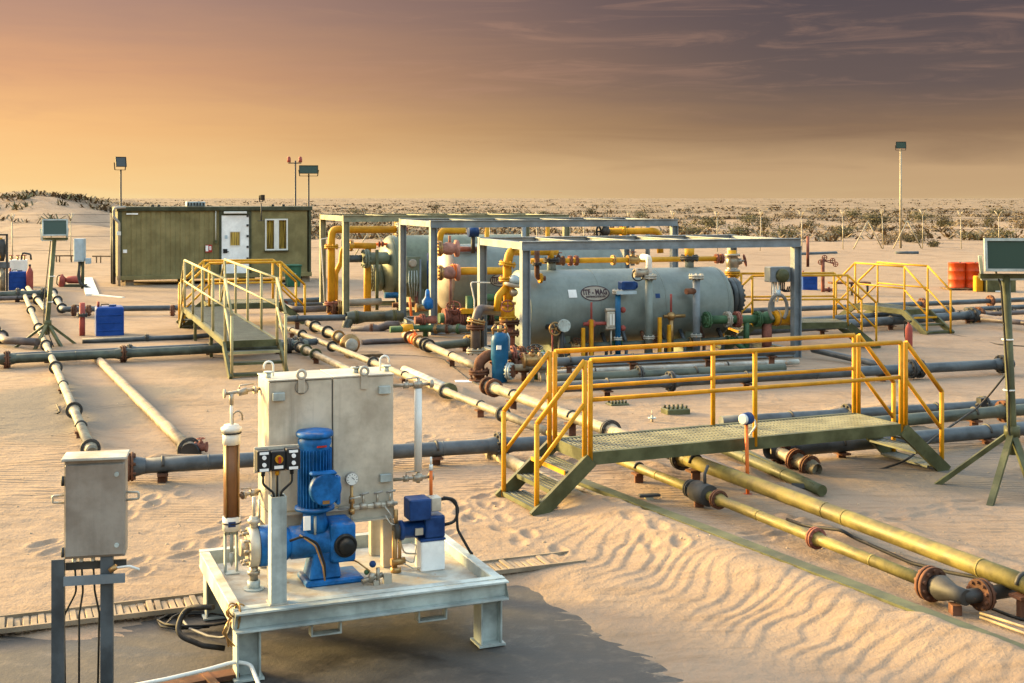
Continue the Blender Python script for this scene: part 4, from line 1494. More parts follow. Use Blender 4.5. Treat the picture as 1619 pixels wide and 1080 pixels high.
def pipe(label, pts, r, mat, flanges=(), supports=(), fmat='dark_iron', name='pipeline', cat='pipe', group=None, bend=None, fr_=1.9, seams=()):
    """pts in scene coordinates; flanges / supports are columns of the photograph on the first straight run, or points"""
    pts = [V(p) for p in pts]
    p0, p1 = pts[0], pts[1]
    t_ = thing(name, label, cat, (p0.x, p0.y, 0), 0, group)
    path = fillet(pts, bend or r * 3.2) if len(pts) > 2 else [p0 + (p1 - p0) * i / 6 for i in range(7)]
    part('pipe', MB().tube(path, r, 14), mat, t_, world=True)
    ax = (p1 - p0).normalized()
    for f_ in flanges:
        fm = fmat
        if isinstance(f_, tuple):
            f_, fm = f_
        c = on(p0, p1, f_)
        part('flange', MB().flange(c, ax, r * fr_, max(.02, r * .32), 8), fm, t_, world=True)
        part('weld_neck', MB().tube([c - ax * r * 1.9, c - ax * r * .4], [r * 1.02, r * 1.35], 14, cap=False).tube([c + ax * r * .4, c + ax * r * 1.9], [r * 1.35, r * 1.02], 14, cap=False), mat, t_, world=True)
    for s_ in supports:
        c = on(p0, p1, s_)
        sd_ = basis(ax)[0]
        mb = MB().beam(V(c.x, c.y, -.03), V(c.x, c.y, c.z - r - .002), .09, .09)
        mb.beam(c - sd_ * r * 1.3 + V(0, 0, -r - .012), c + sd_ * r * 1.3 + V(0, 0, -r - .012), .12, .024)
        part('support', mb, 'rust', t_, world=True)
        part('saddle', MB().tube([c + (sd_ * math.cos(a) + V(0, 0, 1) * math.sin(a)) * r * 1.06 for a in [math.pi * i / 10 for i in range(11)]], .018, 5), 'dark_iron', t_, world=True)
    for s_ in seams:
        c = on(p0, p1, s_)
        part('seam', MB().tube([c - ax * .012, c + ax * .012], r * 1.03, 14), mat, t_, world=True)
    return t_


def valve(t_, c, axis, r, mat='rust', up=(0, 0, 1), wheel='rust_red', h=2.6, world=True):
    """gate valve: body, bonnet, stem and handwheel"""
    c = V(c); a = V(axis).normalized(); u = V(up)
    o = part('valve', MB().lathe(c - a * r * 1.9, a, [(0, r * 1.6), (r * .5, r * 1.6), (r * .52, r * 1.05), (r * 1.2, r * 1.35), (r * 2.6, r * 1.35), (r * 3.28, r * 1.05), (r * 3.3, r * 1.6), (r * 3.8, r * 1.6)], 16).tube([c + u * r, c + u * r * 1.9], [r * .8, r * .6], 10).tube([c + u * r * 1.9, c + u * r * h], r * .25, 6), mat, t_, world=world)
    part('handwheel', MB().wheel(c + u * r * h, u, r * 1.2, r * .14), wheel, o, world=world)
    return o


# --- right foreground, running away from the camera
A0, A1 = G(440, 514, .2), G(1482, 927, .2)
am = on(A0, A1, 868)
pipe('cream pipe running diagonally from the long walkway to the near stairs', [A0, am], .058, 'pipe_cream', flanges=(478, 525, 590, 704, 795), supports=(462, 640, 760))
_pa = [o_ for o_ in COL.objects if o_.get('label') == 'cream pipe running diagonally from the long walkway to the near stairs'][0]
_ax = (am - A0).normalized()
_c0, _c1 = on(A0, am, 628), on(A0, am, 702)
_of = V(.92, .39, 0) * .13
part('sleeve', MB().cyl(_c0 + _of + V(0, 0, .03), _c1 + _of * .6 + V(0, 0, .02), .075, 16), 'galv_dirty', _pa, world=True)
part('sleeve_clamp', MB().cyl(_c1 + _of * .5 - _ax * .02, _c1 + _of * .5 + _ax * .10, .125, 16), 'olive_steel', _pa, world=True)
pipe('olive cream pipe with twin flanges passing behind the stainless tank', [G(468, 546, .2), G(604, 610, .2)], .062, 'pipe_cream', flanges=((474, 'dark_iron'), (484, 'olive_steel'), (499, 'olive_steel')), supports=(500,))
t_ = pipe('slimmer olive pipe with rusty flanges in the right foreground', [am, A1], .05, 'pipe_olive', flanges=((1093, 'dark_iron'), (1136, 'rust'), (1290, 'rust_red')), supports=(1105, 1010), seams=(960, 1040, 1200, 1380))
ax = (A1 - A0).normalized()
c = on(A0, A1, 1102)
part('coupling', MB().cyl(c - ax * .02, c + ax * .24, .11, 16), 'dark_iron', t_, world=True)
part('lever', MB().tube([c + ax * .15 + V(0, 0, .1), c + ax * .15 + V(0, .02, .2), c + ax * .02 + V(0.1, 0, .26)], .018, 6), 'dark_iron', t_, world=True)
c = on(A0, A1, 1472)
part('flange', MB().flange(c, ax, .135, .03, 10), 'rust', t_, world=True)
part('valve_body', MB().lathe(c + ax * .04, ax, [(0, .08), (.08, .10), (.2, .06), (.34, .06)], 16), 'dark_iron', t_, world=True)
e_ = c + ax * .36
sdx = V(.92, .39, 0)
part('branch_pipe', MB().tube(fillet([c + ax * .2, e_, e_ + sdx * 1.0], .12), .055, 12), 'dark_iron', t_, world=True)
part('flange', MB().flange(e_ + sdx * .16, sdx, .12, .025, 10), 'rust', t_, world=True)
part('support', MB().beam(V(e_.x, e_.y, -.05) + ax * -.1, V(e_.x, e_.y, .12) + ax * -.1, .10, .07).beam(V(e_.x - .12, e_.y - .1, .01), V(e_.x + .16, e_.y - .1, .01), .1, .03), 'rust', t_, world=True)
for (dz, ll) in ((.02, 1.1), (.05, .9)):
    part('rod', MB().cyl(e_ + sdx * .1 + V(0, -.1, -.15 + dz), e_ + sdx * .1 + V(.45, -.75 * ll, -.17 + dz), .011, 6), 'pipe_tan', t_, world=True)

D0, D1 = G(766, 608, .3), G(1660, 938, .3)
dm = on(D0, D1, 1070)
pipe('thick grey pipe from the blue filter to the near walkway', [D0, dm], .074, 'pipe_cream', flanges=((772, 'rust'), (781, 'rust'), 965), supports=(812, 905))
pipe('thick glossy olive pipe across the right foreground', [dm, D1], .075, 'pipe_olive', flanges=(1078,), supports=(1100, 1620), seams=(1306, 1338, 1553))
# channel half buried in the drift
cb = thing('buried_channel', 'green steel channel half buried in the sand drift lower right', 'steel channel', (BE0.x, BE0.y, 0), math.atan2(bed.y, bed.x))
LL = (BE1 - BE0).length + 1.2
part('web', MB().b2((0, -.015, -.04), (LL, .0, .17)), 'olive_steel', cb)
part('top_flange', MB().b2((0, .002, .15), (LL, .13, .168)), 'olive_steel', cb, bev=.004)
part('far_web', MB().b2((0, .132, -.04), (LL, .145, .15)), 'olive_steel', cb)
part('edge_pipe', MB().cyl((.1, -.075, .125), (LL, -.075, .125), .03, 8), 'pipe_cream', cb)
# pipe that dives into the sand left of the stairs
pipe('cream pipe diving into the sand below the near stairs', [G(772, 712, .08), G(905, 783, .10), G(975, 823, .0)], .075, 'pipe_cream', bend=1.0, flanges=((786, 'cream_steel'),), seams=(860,))
o = pipe('short olive steel channel ending in the sand right of the near walkway', [G(1120, 700, .16), G(1300, 776, .12)], .06, 'olive_steel', seams=(1180, 1240))
part('rail', MB().beam(G(1150, 700, .2), G(1290, 768, .15), .06, .05), 'olive_steel', o, world=True)
part('stand', MB().beam(G(1262, 775, .0), G(1262, 768, .12), .14, .05), 'dark_iron', o, world=True)
pipe('grey hose-like pipe beside the olive channel under the walkway deck', [G(1080, 712, .14), G(1262, 792, .1)], .045, 'pipe_purple')

# --- left
L0, L1_ = G(146, 716, .2), G(36, 460, .2)
pipe('cream pipe with black flanges receding on the left behind the junction box', [L0, L1_], .062, 'pipe_cream', flanges=(143, 117, 88, 73, 61, 49), supports=(128, 100, 66))
t_ = pipe('cream pipe lying in the sand with a dark open end', [G(300, 711, .085), G(150, 564, .08)], .078, 'pipe_tan', flanges=(299,), seams=(240,))
c = G(303, 714, .08)
part('open_end', MB().cyl(c + V(.0, -.10, 0), c + V(.02, -.02, 0), .12, 18), 'black', t_, world=True)
valve(t_, c + V(.12, -.02, .06), (1, 0, 0), .04, 'rust_red', wheel='rust_red')
H0, H1 = G(-30, 570, .2), G(486, 545, .2)
pipe('front dark green pipe of the pair crossing the left yard', [H0, H1], .085, 'pipe_green', flanges=((11, 'rust'), (195, 'rust'), 456, 474), supports=(11, 195, 440), seams=(120, 300))
off = V(-.39, .92, 0) * .42
pipe('rear dark pipe of the pair crossing the left yard', [H0 + off, H1 + off * 1.2 + V(.3, .1, 0)], .07, 'pipe_grey', flanges=(205, 466), supports=(75, 330))
pipe('thin dark pipe below the blue tank ending at the long walkway', [G(130, 539, .1), G(300, 533, .1), G(366, 527, .12)], .055, 'pipe_grey', flanges=(232,))
t_ = pipe('grey pipe with cream elbow running right before the cabin', [G(78, 452, .22), G(99, 489, .22), G(270, 487, .22), G(510, 482, .22)], .075, 'pipe_grey', flanges=(84, 91, (98, 'dark_iron')), bend=.2)
for px in (117, 140, 273):
    c = G(px, 491, .22)
    part('flange', MB().flange(c, (1, .1, 0), .15, .03, 8), 'rust', t_, world=True)
pipe('cream pipe stub left of the receding cream pipe', [G(74, 492, .2), G(44, 455, .2)], .075, 'pipe_cream', flanges=(60,))
t_ = pipe('dark pipe with cream elbow at the left picture edge', [G(-40, 492, .2), G(8, 538, .2), G(60, 541, .2)], .08, 'pipe_purple', flanges=((2, 'dark_iron'), (-10, 'dark_iron')))
pipe('dark pipe under the far left blue tank', [G(-30, 467, .25), G(70, 464, .25)], .1, 'pipe_green', flanges=((68, 'dark_iron'), 28), supports=(28,))
pipe('lower dark pipe under the far left blue tank', [G(-30, 473, .15), G(60, 470, .15)], .07, 'pipe_purple', supports=(27,))
p = G(130, 534)
t_ = thing('red_standpipe', 'dark red standpipe with clamp left of the nearer blue tank', 'standpipe', p, 0)
part('pipe', MB().cyl((0, 0, 0), (0, 0, .80), .065, 12), 'red_dull', t_)
part('clamp', MB().flange((0, 0, .52), (0, 0, 1), .12, .025, 6), 'dark_iron', t_)
part('lever', MB().cyl((-.02, 0, .72), (-.2, 0, .76), .012, 6), 'dark_iron', t_)
Q0, Q1 = G(205, 738, .22), G(884, 699, .22)
pipe('straight grey pipe crossing behind the pump skid', [Q0, Q1], .085, 'pipe_grey', flanges=((206, 'rust'), (790, 'dark_iron')), supports=(257, 690), seams=(330, 700))
# --- between cabin and frames
pipe('blue-grey pipe left of the farthest frame', [G(452, 504, .3), G(546, 502, .3)], .075, 'pipe_grey', supports=(470,))
pipe('brown pipe with couplings at the foot of the farthest frame', [G(440, 482, .35), G(465, 490, .3), G(515, 488, .3)], .085, 'pipe_purple', flanges=((447, 'rust'),), bend=.3)
pipe('dark pipe from the cabin side to the farthest frame', [G(420, 478, .2), G(506, 474, .2)], .08, 'pipe_grey')
t_ = pipe('short cream pipe with a rusty yellow blind flange', [G(486, 511, .2), G(541, 535, .2)], .075, 'pipe_cream', flanges=(498, 518, (535, 'brass')))
c = G(555, 545, .22)
a_ = (G(541, 535, .2) - G(486, 511, .2)).normalized()
part('blind_flange', MB().lathe(c - a_ * .22, a_, [(0, .12), (.02, .19), (.14, .21), (.16, .16), (.22, .15), (.24, .09)], 18), 'brass', t_, world=True)
part('end_cap', MB().lathe(c - a_ * -.02, a_, [(0, .13), (.05, .13), (.07, .06)], 16), 'galv_dirty', t_, world=True)
pipe('dark pipe on the sand between the rusty flange and the yellow couplings', [G(572, 541, .1), G(646, 538, .1)], .06, 'pipe_purple')
t_ = pipe('cream pipe from the yellow couplings to the blue filter', [G(640, 530, .22), G(756, 581, .22)], .072, 'pipe_cream', flanges=((648, 'rust'), (663, 'brass'), (672, 'dark_iron'), (678, 'dark_iron')), supports=(715,))
valve(t_, on(G(640, 530, .22), G(756, 581, .22), 656), (G(756, 581) - G(640, 530)), .075, 'orange_rod', wheel='brass')
pipe('olive pipe dropping down at the foot of the farthest frame', [PD(634, 500, 31.5), PD(550, 502, 31), PD(545, 538, 30.8)], .125, 'pipe_green', bend=.3, flanges=((562, 'olive_steel'), (622, 'olive_steel')), fr_=1.35)
pipe('brown bent pipe below the olive pipe', [PD(556, 522, 30), PD(596, 521, 30), PD(612, 514, 30), PD(632, 514, 30)], .10, 'pipe_purple', bend=.25, flanges=((588, 'rust'),), fr_=1.4)
pipe('grey pipe leading right below the middle frame', [G(684, 548, .2), G(748, 541, .2)], .085, 'pipe_green', supports=(735,), flanges=((741, 'brass'),))
pipe('dark grey pipe at ground level below the middle frame', [G(640, 520, .2), G(752, 520, .25)], .075, 'pipe_green', flanges=((708, 'rust'), (725, 'green_paint'), (690, 'brass')), fr_=1.5)
solo('scrap_plate', MB().box(G(575, 562, .06), (.7, .5, .1), .3), 'wood', 'dark rusty box lid lying beside the diagonal cream pipe', 'plate', bev=.01)
p = G(735, 605)
mb = MB().box(p + V(0, 0, .02), (.34, .22, .02), .1)
solo('ground_notice', mb, 'white_paint', 'small white plate on the sand before the blue filter', 'plate')
solo('hose', MB().tube(fillet([G(555, 566, .05), G(600, 562, .03), G(650, 563, .03), G(700, 568, .02), G(740, 600, .02), G(790, 627, .03), G(840, 640, .03), G(905, 650, .03)], .5), .022, 6), 'rubber', 'black hose on the sand along the grey pipe by the blue filter', 'hose')

# --- right side
J0, J1 = G(866, 613, .22), G(1600, 575, .22)
pipe('long dark pipe behind the near walkway reaching the right light stand', [J0, J1], .088, 'pipe_grey', flanges=((1060, 'dark_iron'), (1440, 'dark_iron'), (1453, 'dark_iron'), (1583, 'dark_iron')), supports=(960, 1180, 1395), seams=(1130, 1290))
pipe('dark green pipe just behind the long dark pipe', [G(866, 600, .2), G(1240, 582, .2)], .085, 'pipe_green', flanges=((1010, 'dark_iron'),), supports=(1100,))
pipe('blue-grey pipe along the front foot of the near frame', [G(862, 573, .42), G(1255, 554, .42)], .075, 'pipe_grey', supports=(900, 1000, 1120, 1220))
pipe('steel skirting beam pipe below the near frame', [G(862, 590, .12), G(1262, 572, .12)], .05, 'galv_dirty', supports=(940, 1150))
pipe('dark diagonal pipe ending right of the near frame', [G(1285, 553, .2), G(1392, 577, .1)], .06, 'pipe_grey')
pipe('blue-grey pipe passing under the right end of the near walkway, upper one', [G(1140, 667, .2), G(1660, 636, .2)], .078, 'pipe_grey', flanges=((1340, 'dark_iron'), (1555, 'dark_iron')), supports=(1480, 1250))
pipe('dark green pipe passing under the right end of the near walkway, middle one', [G(1350, 671, .25), G(1660, 644, .25)], .08, 'pipe_green', flanges=((1587, 'rust'),), supports=(1540,))
pipe('blue-grey pipe passing under the right end of the near walkway, lowest one', [G(1225, 712, .2), G(1660, 674, .2)], .09, 'pipe_grey', supports=(1330, 1560), flanges=((1232, 'rust'), (1642, 'rust')))
t_ = pipe('short rusty pipe end under the right part of the near walkway', [G(1225, 712, .2), G(1285, 740, .12)], .07, 'pipe_cream', flanges=((1258, 'rust'), (1280, 'rust')))
pipe('far dark pipe passing both right walkways', [G(1160, 492, .2), G(1350, 485, .2), G(1660, 472, .22)], .07, 'pipe_grey', bend=.4)
for px in (1566, 1458):
    c = on(G(1350, 485, .2), G(1660, 472, .22), px)
    solo('pipe_flange', MB().flange(c, (.94, .33, 0), .17, .03, 8), 'rust', 'rusty flange on the far dark pipe %s' % ('by the orange drums' if px > 1500 else 'by the farthest walkway'), 'flange')
pipe('far slim grey pipe below the orange drums', [G(1526, 489, .1), G(1660, 483, .1)], .06, 'pipe_grey')
t_ = pipe('thick blue-grey pipe under the farthest right walkway', [G(1175, 524, .25), G(1552, 497, .25)], .105, 'pipe_grey', flanges=((1547, 'rust'), (1536, 'dark_iron')), supports=(1408, 1530, 1300))
for (xa, ya, xb, yb) in ((1552, 497, 1660, 492), (1552, 500, 1660, 517), (1552, 505, 1640, 512)):
    part('branch_pipe', MB().cyl(G(xa, ya, .25), G(xb, yb, .25), .06, 10), 'pipe_purple', t_, world=True)
for px in (1499, 1517, 1577, 1600):
    c = on(G(1175, 524, .25), G(1552, 497, .25), px)
    valve(t_, c, (.94, .33, 0), .05, 'dark_iron', wheel='dark_iron')
pipe('second blue-grey pipe beside the thick pipe under the farthest walkway', [G(1180, 513, .3), G(1500, 492, .3)], .08, 'pipe_grey', flanges=((1500, 'dark_iron'),))
solo('ground_cable', MB().tube(fillet([G(1500, 528, .03), G(1560, 541, .02), G(1580, 545, .06), G(1660, 551, .03)], .4), .018, 6), 'rubber', 'black cable on the sand right of the farthest walkway', 'cable')

# ---------------------------------------------------------------- separators in their steel frames
def steel_frame(label, fr, L, W, H, mat, cross=5, dp=.17, post=.16):
    t_ = thing('tank_frame', label, 'framework', fr.o, fr.a, None)  # bare steel frame of posts and beams round a tank, no roof
    for x in (0, L):
        for y in (0, W):
            mb = MB().ibeam((x, y, 0), (x, y, H - dp), post, post, up=(1, 0, 0))
            o = part('post', mb, mat, t_)
            part('foot_plate', MB().box((x, y, .012), (.26, .26, .02)), mat, o)
    for y in (0, W):
        part('top_beam', MB().beam((-post / 2, y, H - dp / 2), (L + post / 2, y, H - dp / 2), post * .6, dp - .03).beam((-post / 2, y, H - .008), (L + post / 2, y, H - .008), post, .014).beam((-post / 2, y, H - dp + .007), (L + post / 2, y, H - dp + .007), post, .014), mat, t_)
        part('base_beam', MB().ibeam((post / 2, y, .13), (L - post / 2, y, .13), .1, .14), mat, t_)
    for x in (0, L):
        part('end_beam', MB().beam((x, post * .31, H - dp / 2), (x, W - post * .31, H - dp / 2), post * .9, dp - .036), mat, t_)
        part('base_beam', MB().ibeam((x, post * .6, .13), (x, W - post * .6, .13), .1, .13), mat, t_)
    for i in range(1, cross):
        x = L * i / cross
        part('cross_beam', MB().ibeam((x, post * .4, H - .05), (x, W - post * .4, H - .05), .08, .08), mat, t_)
    return t_


def head_prof(r, d, n=8):
    return [(d * math.sin(math.pi / 2 * i / n), r * math.cos(math.pi / 2 * i / n)) for i in range(n + 1)]


def separator(label, fr, u0, u1, vc, zc, r, mat, head_mat=None, hd0=.30, fl_end=(None, None), saddle='tank_green'):
    t_ = thing('separator_tank', label, 'tank', fr.w(u0, vc, 0), fr.a)
    X = lambda u, dv=0.0, z=0.0: V(u - u0, dv, z)
    hd = .30
    L = u1 - u0
    part('shell', MB().tube([X(u0 + L * i / 8, 0, zc) for i in range(9)], r, 48, cap=False), mat, t_)
    for (u, sg, hm) in ((u0, -1, head_mat or mat), (u1, 1, mat)):
        pr = head_prof(r, hd0 if sg < 0 else hd)
        part('head', MB().lathe(X(u, 0, zc), (sg, 0, 0), pr, 48), hm, t_)
        part('weld_seam', MB().tube([X(u - .012, 0, zc), X(u + .012, 0, zc)], r + .006, 48), mat, t_)
    for f_ in (.34, .67):
        part('weld_seam', MB().tube([X(u0 + L * f_ - .010, 0, zc), X(u0 + L * f_ + .010, 0, zc)], r + .004, 48), mat, t_)
    for u in (u0 + L * .18, u1 - L * .18):
        mb = MB().b2((u - u0 - .12, -r * .7, .06), (u - u0 + .12, r * .7, zc - r * .68))
        part('saddle', mb, saddle, t_, bev=.01)
    for e, fm in enumerate(fl_end):
        if not fm:
            continue
        fr_r, fz, thick, fmat = fm
        sg = -1 if e == 0 else 1
        u = (u0 if e == 0 else u1) + sg * hd * .8
        o = part('end_flange', MB().flange(X(u + sg * .17, 0, fz), (sg, 0, 0), fr_r, thick, 20, rb=.03), fmat, t_)
        part('neck', MB().cyl(X(u - sg * .06, 0, fz), X(u + sg * .17, 0, fz), fr_r * .82, 28), fmat, o)
        part('cover', MB().lathe(X(u + sg * (.17 + thick), 0, fz), (sg, 0, 0), [(0, fr_r * .9), (.05, fr_r * .86), (.08, fr_r * .2)], 24), fmat, o)
    return t_


def nozzle(t_, fr, u, v, z0, z1, r, mat, fmat='galv_dirty', nb=8):
    o = part('nozzle', MB().cyl(fr.w(u, v, z0), fr.w(u, v, z1), r, 14), mat, t_, world=True)
    part('flange', MB().flange(fr.w(u, v, z1 - .03), (0, 0, 1), r * 1.8, .025, nb), fmat, o, world=True)
    return o


def line(label, fr, pxs, r, mat, name='process_pipe', cat='pipe', bend=None, flanges=(), fmat='rust', valves=(), group=None):
    """pipework given as (column, row, v) on the frame's own upright planes"""
    pts = [fr.w(*fr.pv(a, b, c)) for a, b, c in pxs]
    t_ = thing(name, label, cat, (pts[0].x, pts[0].y, 0), 0, group)
    part('pipe', MB().tube(fillet(pts, bend or r * 2.6) if len(pts) > 2 else pts, r, 12), mat, t_, world=True)
    for (i, f_, *m_) in flanges:
        c = pts[i] * (1 - f_) + pts[i + 1] * f_
        part('flange', MB().flange(c, pts[i + 1] - pts[i], r * 1.9, max(.018, r * .35), 8), m_[0] if m_ else fmat, t_, world=True)
    for (i, f_, m_, up) in valves:
        c = pts[i] * (1 - f_) + pts[i + 1] * f_
        valve(t_, c, pts[i + 1] - pts[i], r * 1.15, m_, up)
    return t_


def oval_logo(t_, X0, zc, r, vc_local, uc, zmid, w, h):
    """company oval wrapped on the front of a shell (local axes of the tank)"""
    s0 = math.asin((zmid - zc) / r)
    rr = r + .004

    def wrap(x, y, lift=0.0):
        a = s0 + y / r
        return V(uc + x, vc_local - (rr + lift) * math.cos(a), zc + (rr + lift) * math.sin(a))
    N = 40
    plate = MB()
    rings = 7
    vs = []
    for k_ in range(rings + 1):
        for i in range(N):
            an = 2 * math.pi * i / N
            vs.append(wrap(w / 2 * k_ / rings * math.cos(an), h / 2 * k_ / rings * math.sin(an)))
    fs = [(k_ * N + i, k_ * N + (i + 1) % N, (k_ + 1) * N + (i + 1) % N, (k_ + 1) * N + i) for k_ in range(rings) for i in range(N)]
    plate.add(vs, fs, True)
    o = part('logo', plate, 'tank_beige', t_)
    vs, fs = [], []
    for k_, sc in enumerate((.93, 1.0)):
        for i in range(N):
            an = 2 * math.pi * i / N
            vs.append(wrap(w / 2 * sc * math.cos(an), h / 2 * sc * math.sin(an) * (1 if sc == 1 else .96), .004))
    fs = [(i, (i + 1) % N, N + (i + 1) % N, N + i) for i in range(N)]
    part('ring', MB().add(vs, fs), 'ink_dark', o)
    for (txt, size, yoff, mat) in (('ITF - MAG', .155, .015, 'ink_dark'), ('MAINTENANCE PETROLIERE', .052, -.072, 'ink_dark')):
        cu = bpy.data.curves.new('lettering', 'FONT')
        cu.body = txt; cu.size = size; cu.align_x = 'CENTER'; cu.align_y = 'CENTER'; cu.offset = .006 if size > .1 else .002
        cu.resolution_u = 3
        to = bpy.data.objects.new('lettering', cu); COL.objects.link(to)
        bpy.context.view_layer.update()
        me = bpy.data.meshes.new_from_object(to.evaluated_get(bpy.context.evaluated_depsgraph_get()))
        bpy.data.objects.remove(to); bpy.data.curves.remove(cu)
        wmax = max(abs(v.co.x) for v in me.vertices)
        sx_ = min(1.0, (w * .41 if size > .1 else w * .34) / wmax)
        for v in me.vertices:
            v.co = wrap(v.co.x * sx_, v.co.y + yoff, .006)
        me.materials.clear(); me.materials.append(MATS[mat])
        lo = bpy.data.objects.new('lettering', me); COL.objects.link(lo); lo.parent = o
    return o


# ---- near frame
F1 = Fr((.24, 23.3), 19)
steel_frame('nearest grey steel frame over the pale tank', F1, 5.72, 2.6, 2.40, 'frame_grey')
T1 = dict(u0=.32, u1=4.52, vc=1.25, zc=1.06, r=.73)
t1 = separator('large pale grey tank with oval logo in the nearest frame', F1, mat='tank_grey', hd0=.12, fl_end=(None, (.40, 1.16, .10, 'pipe_grey')), **T1)
lc = F1.pv(943, 464, T1['vc'] - T1['r'])
oval_logo(t1, None, T1['zc'], T1['r'], 0.0, lc.x - T1['u0'], lc.z, .60, .32)
pc = F1.pv(907, 465, T1['vc'] - T1['r'])
def on_shell(T, uc, z, w, h, lift):
    s0 = math.asin((z - T['zc']) / T['r'])
    mb = MB(); rr = T['r'] + lift
    a0, a1 = s0 - h / 2 / T['r'], s0 + h / 2 / T['r']
    vs = []
    for k_ in range(5):
        a = a0 + (a1 - a0) * k_ / 4
        for x in (-w / 2, w / 2):
            vs.append((uc - T['u0'] + x, -rr * math.cos(a), T['zc'] + rr * math.sin(a)))
    mb.add(vs, [(2 * i, 2 * i + 1, 2 * i + 3, 2 * i + 2) for i in range(4)])
    return mb
part('data_plate', on_shell(T1, pc.x, pc.z, .17, .16, .012), 'white_paint', t1)
for px, sz in ((1041, .10),):
    q = F1.pv(px, 468, T1['vc'] - T1['r'])
    part('warning_label', on_shell(T1, q.x, q.z, .10, .09, .006), 'blue_dark', t1)
for px in (872, 1090):
    q = F1.pv(px, 412, T1['vc'])
    nozzle(t1, F1, q.x, T1['vc'], T1['zc'] + .7, T1['zc'] + .95, .09, 'tank_grey', 'dark_iron')
# standpipes on the near side
for (px, ytop, mat, lb, rr) in ((977, 460, 'blue_filter', 'slate blue standpipe before the pale tank', .055), (1026, 436, 'tank_grey', 'tall grey standpipe before the middle of the pale tank', .075), (1101, 436, 'frame_grey', 'tall grey standpipe before the right part of the pale tank', .075)):
    a = F1.pv(px, ytop, .35); b = F1.pv(px, 556, .35)
    st = thing('standpipe', lb, 'standpipe', F1.w(a.x, .35, 0), F1.a)
    part('pipe', MB().cyl((0, 0, .2), (0, 0, a.z), rr, 14), mat, st)
    part('flange', MB().flange((0, 0, a.z - .02), (0, 0, 1), rr * 2.0, .03, 8), 'galv_dirty', st)
    part('flange', MB().flange((0, 0, .5), (0, 0, 1), rr * 1.5, .02, 6), 'galv_dirty', st)
    part('foot', MB().box((0, 0, .1), (.12, .12, .2)), 'dark_iron', st)
    if px == 977:
        part('actuator', MB().b2((.04, -.1, a.z + .02), (.34, .1, a.z + .18)).cyl((.34, 0, a.z + .1), (.40, 0, a.z + .1), .07, 12), 'blue_dark', st, bev=.015)
        part('bracket', MB().b2((-.07, -.12, a.z - .06), (.34, .12, a.z + .0)), 'pale_blue', st)
    if px == 1026:
        part('branch', MB().tube(fillet([(0, 0, a.z + .05), (0, 0, a.z + .35), (0, .3, a.z + .35)], .08), .06, 10), 'white_paint', st)
        part('side_valve', MB().cyl((-.32, -.02, a.z + .06), (-.05, -.02, a.z + .06), .09, 12), 'fitting', st)
        part('hose', MB().torus((-.26, -.06, a.z + .02), (.3, 1, 0), .11, .014, 18, 6), 'black', st)
    if px == 1101:
        part('tee', MB().cyl((-.25, -.05, a.z - .3), (.0, 0, a.z - .3), .06, 10), 'rust', st)
# level gauge
a = F1.pv(966, 488, .38)
lg = thing('level_gauge', 'small steel level gauge before the pale tank below the logo', 'gauge', F1.w(a.x, .38, 0), F1.a)
zt, zb = a.z, F1.pv(966, 521, .38).z
part('gauge_body', MB().b2((-.10, -.05, zb + .05), (.07, .05, zt - .06)), 'stainless', lg, bev=.01)
part('glass', MB().b2((-.05, -.062, zb + .09), (-.01, -.052, zt - .10)).b2((.01, -.062, zb + .09), (.05, -.052, zt - .10)), 'white_plastic', lg)
part('valve_block', MB().cyl((-.12, 0, zt - .03), (.24, 0, zt - .03), .04, 10).cyl((-.12, 0, zb + .02), (.24, 0, zb + .02), .04, 10), 'fitting', lg)
part('knob', MB().sphere((.24, -.02, zt - .03), .06, 10).sphere((.24, -.02, zb + .02), .06, 10), 'red_dull', lg)
part('stem', MB().cyl((0, 0, .2), (0, 0, zb), .02, 8), 'fitting', lg)
# red stems on valves
for (px, y0, y1, lb) in ((935, 478, 512, 'thin red valve stem under the oval logo'), (1061, 465, 500, 'thin red valve stem right of the middle standpipe')):
    a, b = F1.pv(px, y0, .4), F1.pv(px, y1, .4)
    st = thing('stem_valve', lb, 'valve', F1.w(a.x, .4, 0), F1.a)
    part('stem', MB().cyl((0, 0, b.z), (0, 0, a.z), .022, 8), 'red_dull', st)
    part('body', MB().sphere((0, 0, b.z), .09, 12).cyl((0, 0, b.z), (0, 0, .2), .05, 10).cyl((-.16, 0, b.z), (.3, 0, b.z), .035, 8), 'red_dull' if px < 1000 else 'brass', st)
# lower clutter: drain pipes, yellow posts and dark manifold under the tank
t_ = thing('drain_manifold', 'dark manifold with drain legs under the pale tank', 'pipework', F1.w(1.2, .5, 0), F1.a)
part('header', MB().cyl((-.4, 0, .36), (3.6, 0, .36), .07, 12), 'pipe_green', t_)
part('header', MB().cyl((-.2, .3, .30), (3.8, .3, .30), .06, 12), 'rust', t_)
for i in range(9):
    u = -.2 + i * .42
    part('drain_leg', MB().cyl((u, 0, .36), (u, .25, .62 + .1 * (i % 2)), .04, 8).cyl((u, 0, 0.0), (u, 0, .36), .035, 8), ['pipe_grey', 'rust', 'dark_iron'][i % 3], t_)
    if i % 2 == 0:
        valve(t_, (u + .2, 0, .36), (1, 0, 0), .06, ['brass', 'rust', 'green_paint'][i % 3], (0, -.5, .8), 'rust', world=False)
for i, px in enumerate((922, 935, 1043, 1058)):
    a = F1.pv(px, 550, .15)
    solo('marker_post', MB().b2((-.03, -.03, 0), (.03, .03, .75 if i in (0, 3) else .9)), 'yellow', ['left', 'second', 'third', 'right'][i] + ' of four short yellow posts under the pale tank', 'post', 'yellow posts under the pale tank').matrix_world = Matrix.Translation(F1.w(a.x, .15, 0)) @ Matrix.Rotation(F1.a, 4, 'Z')
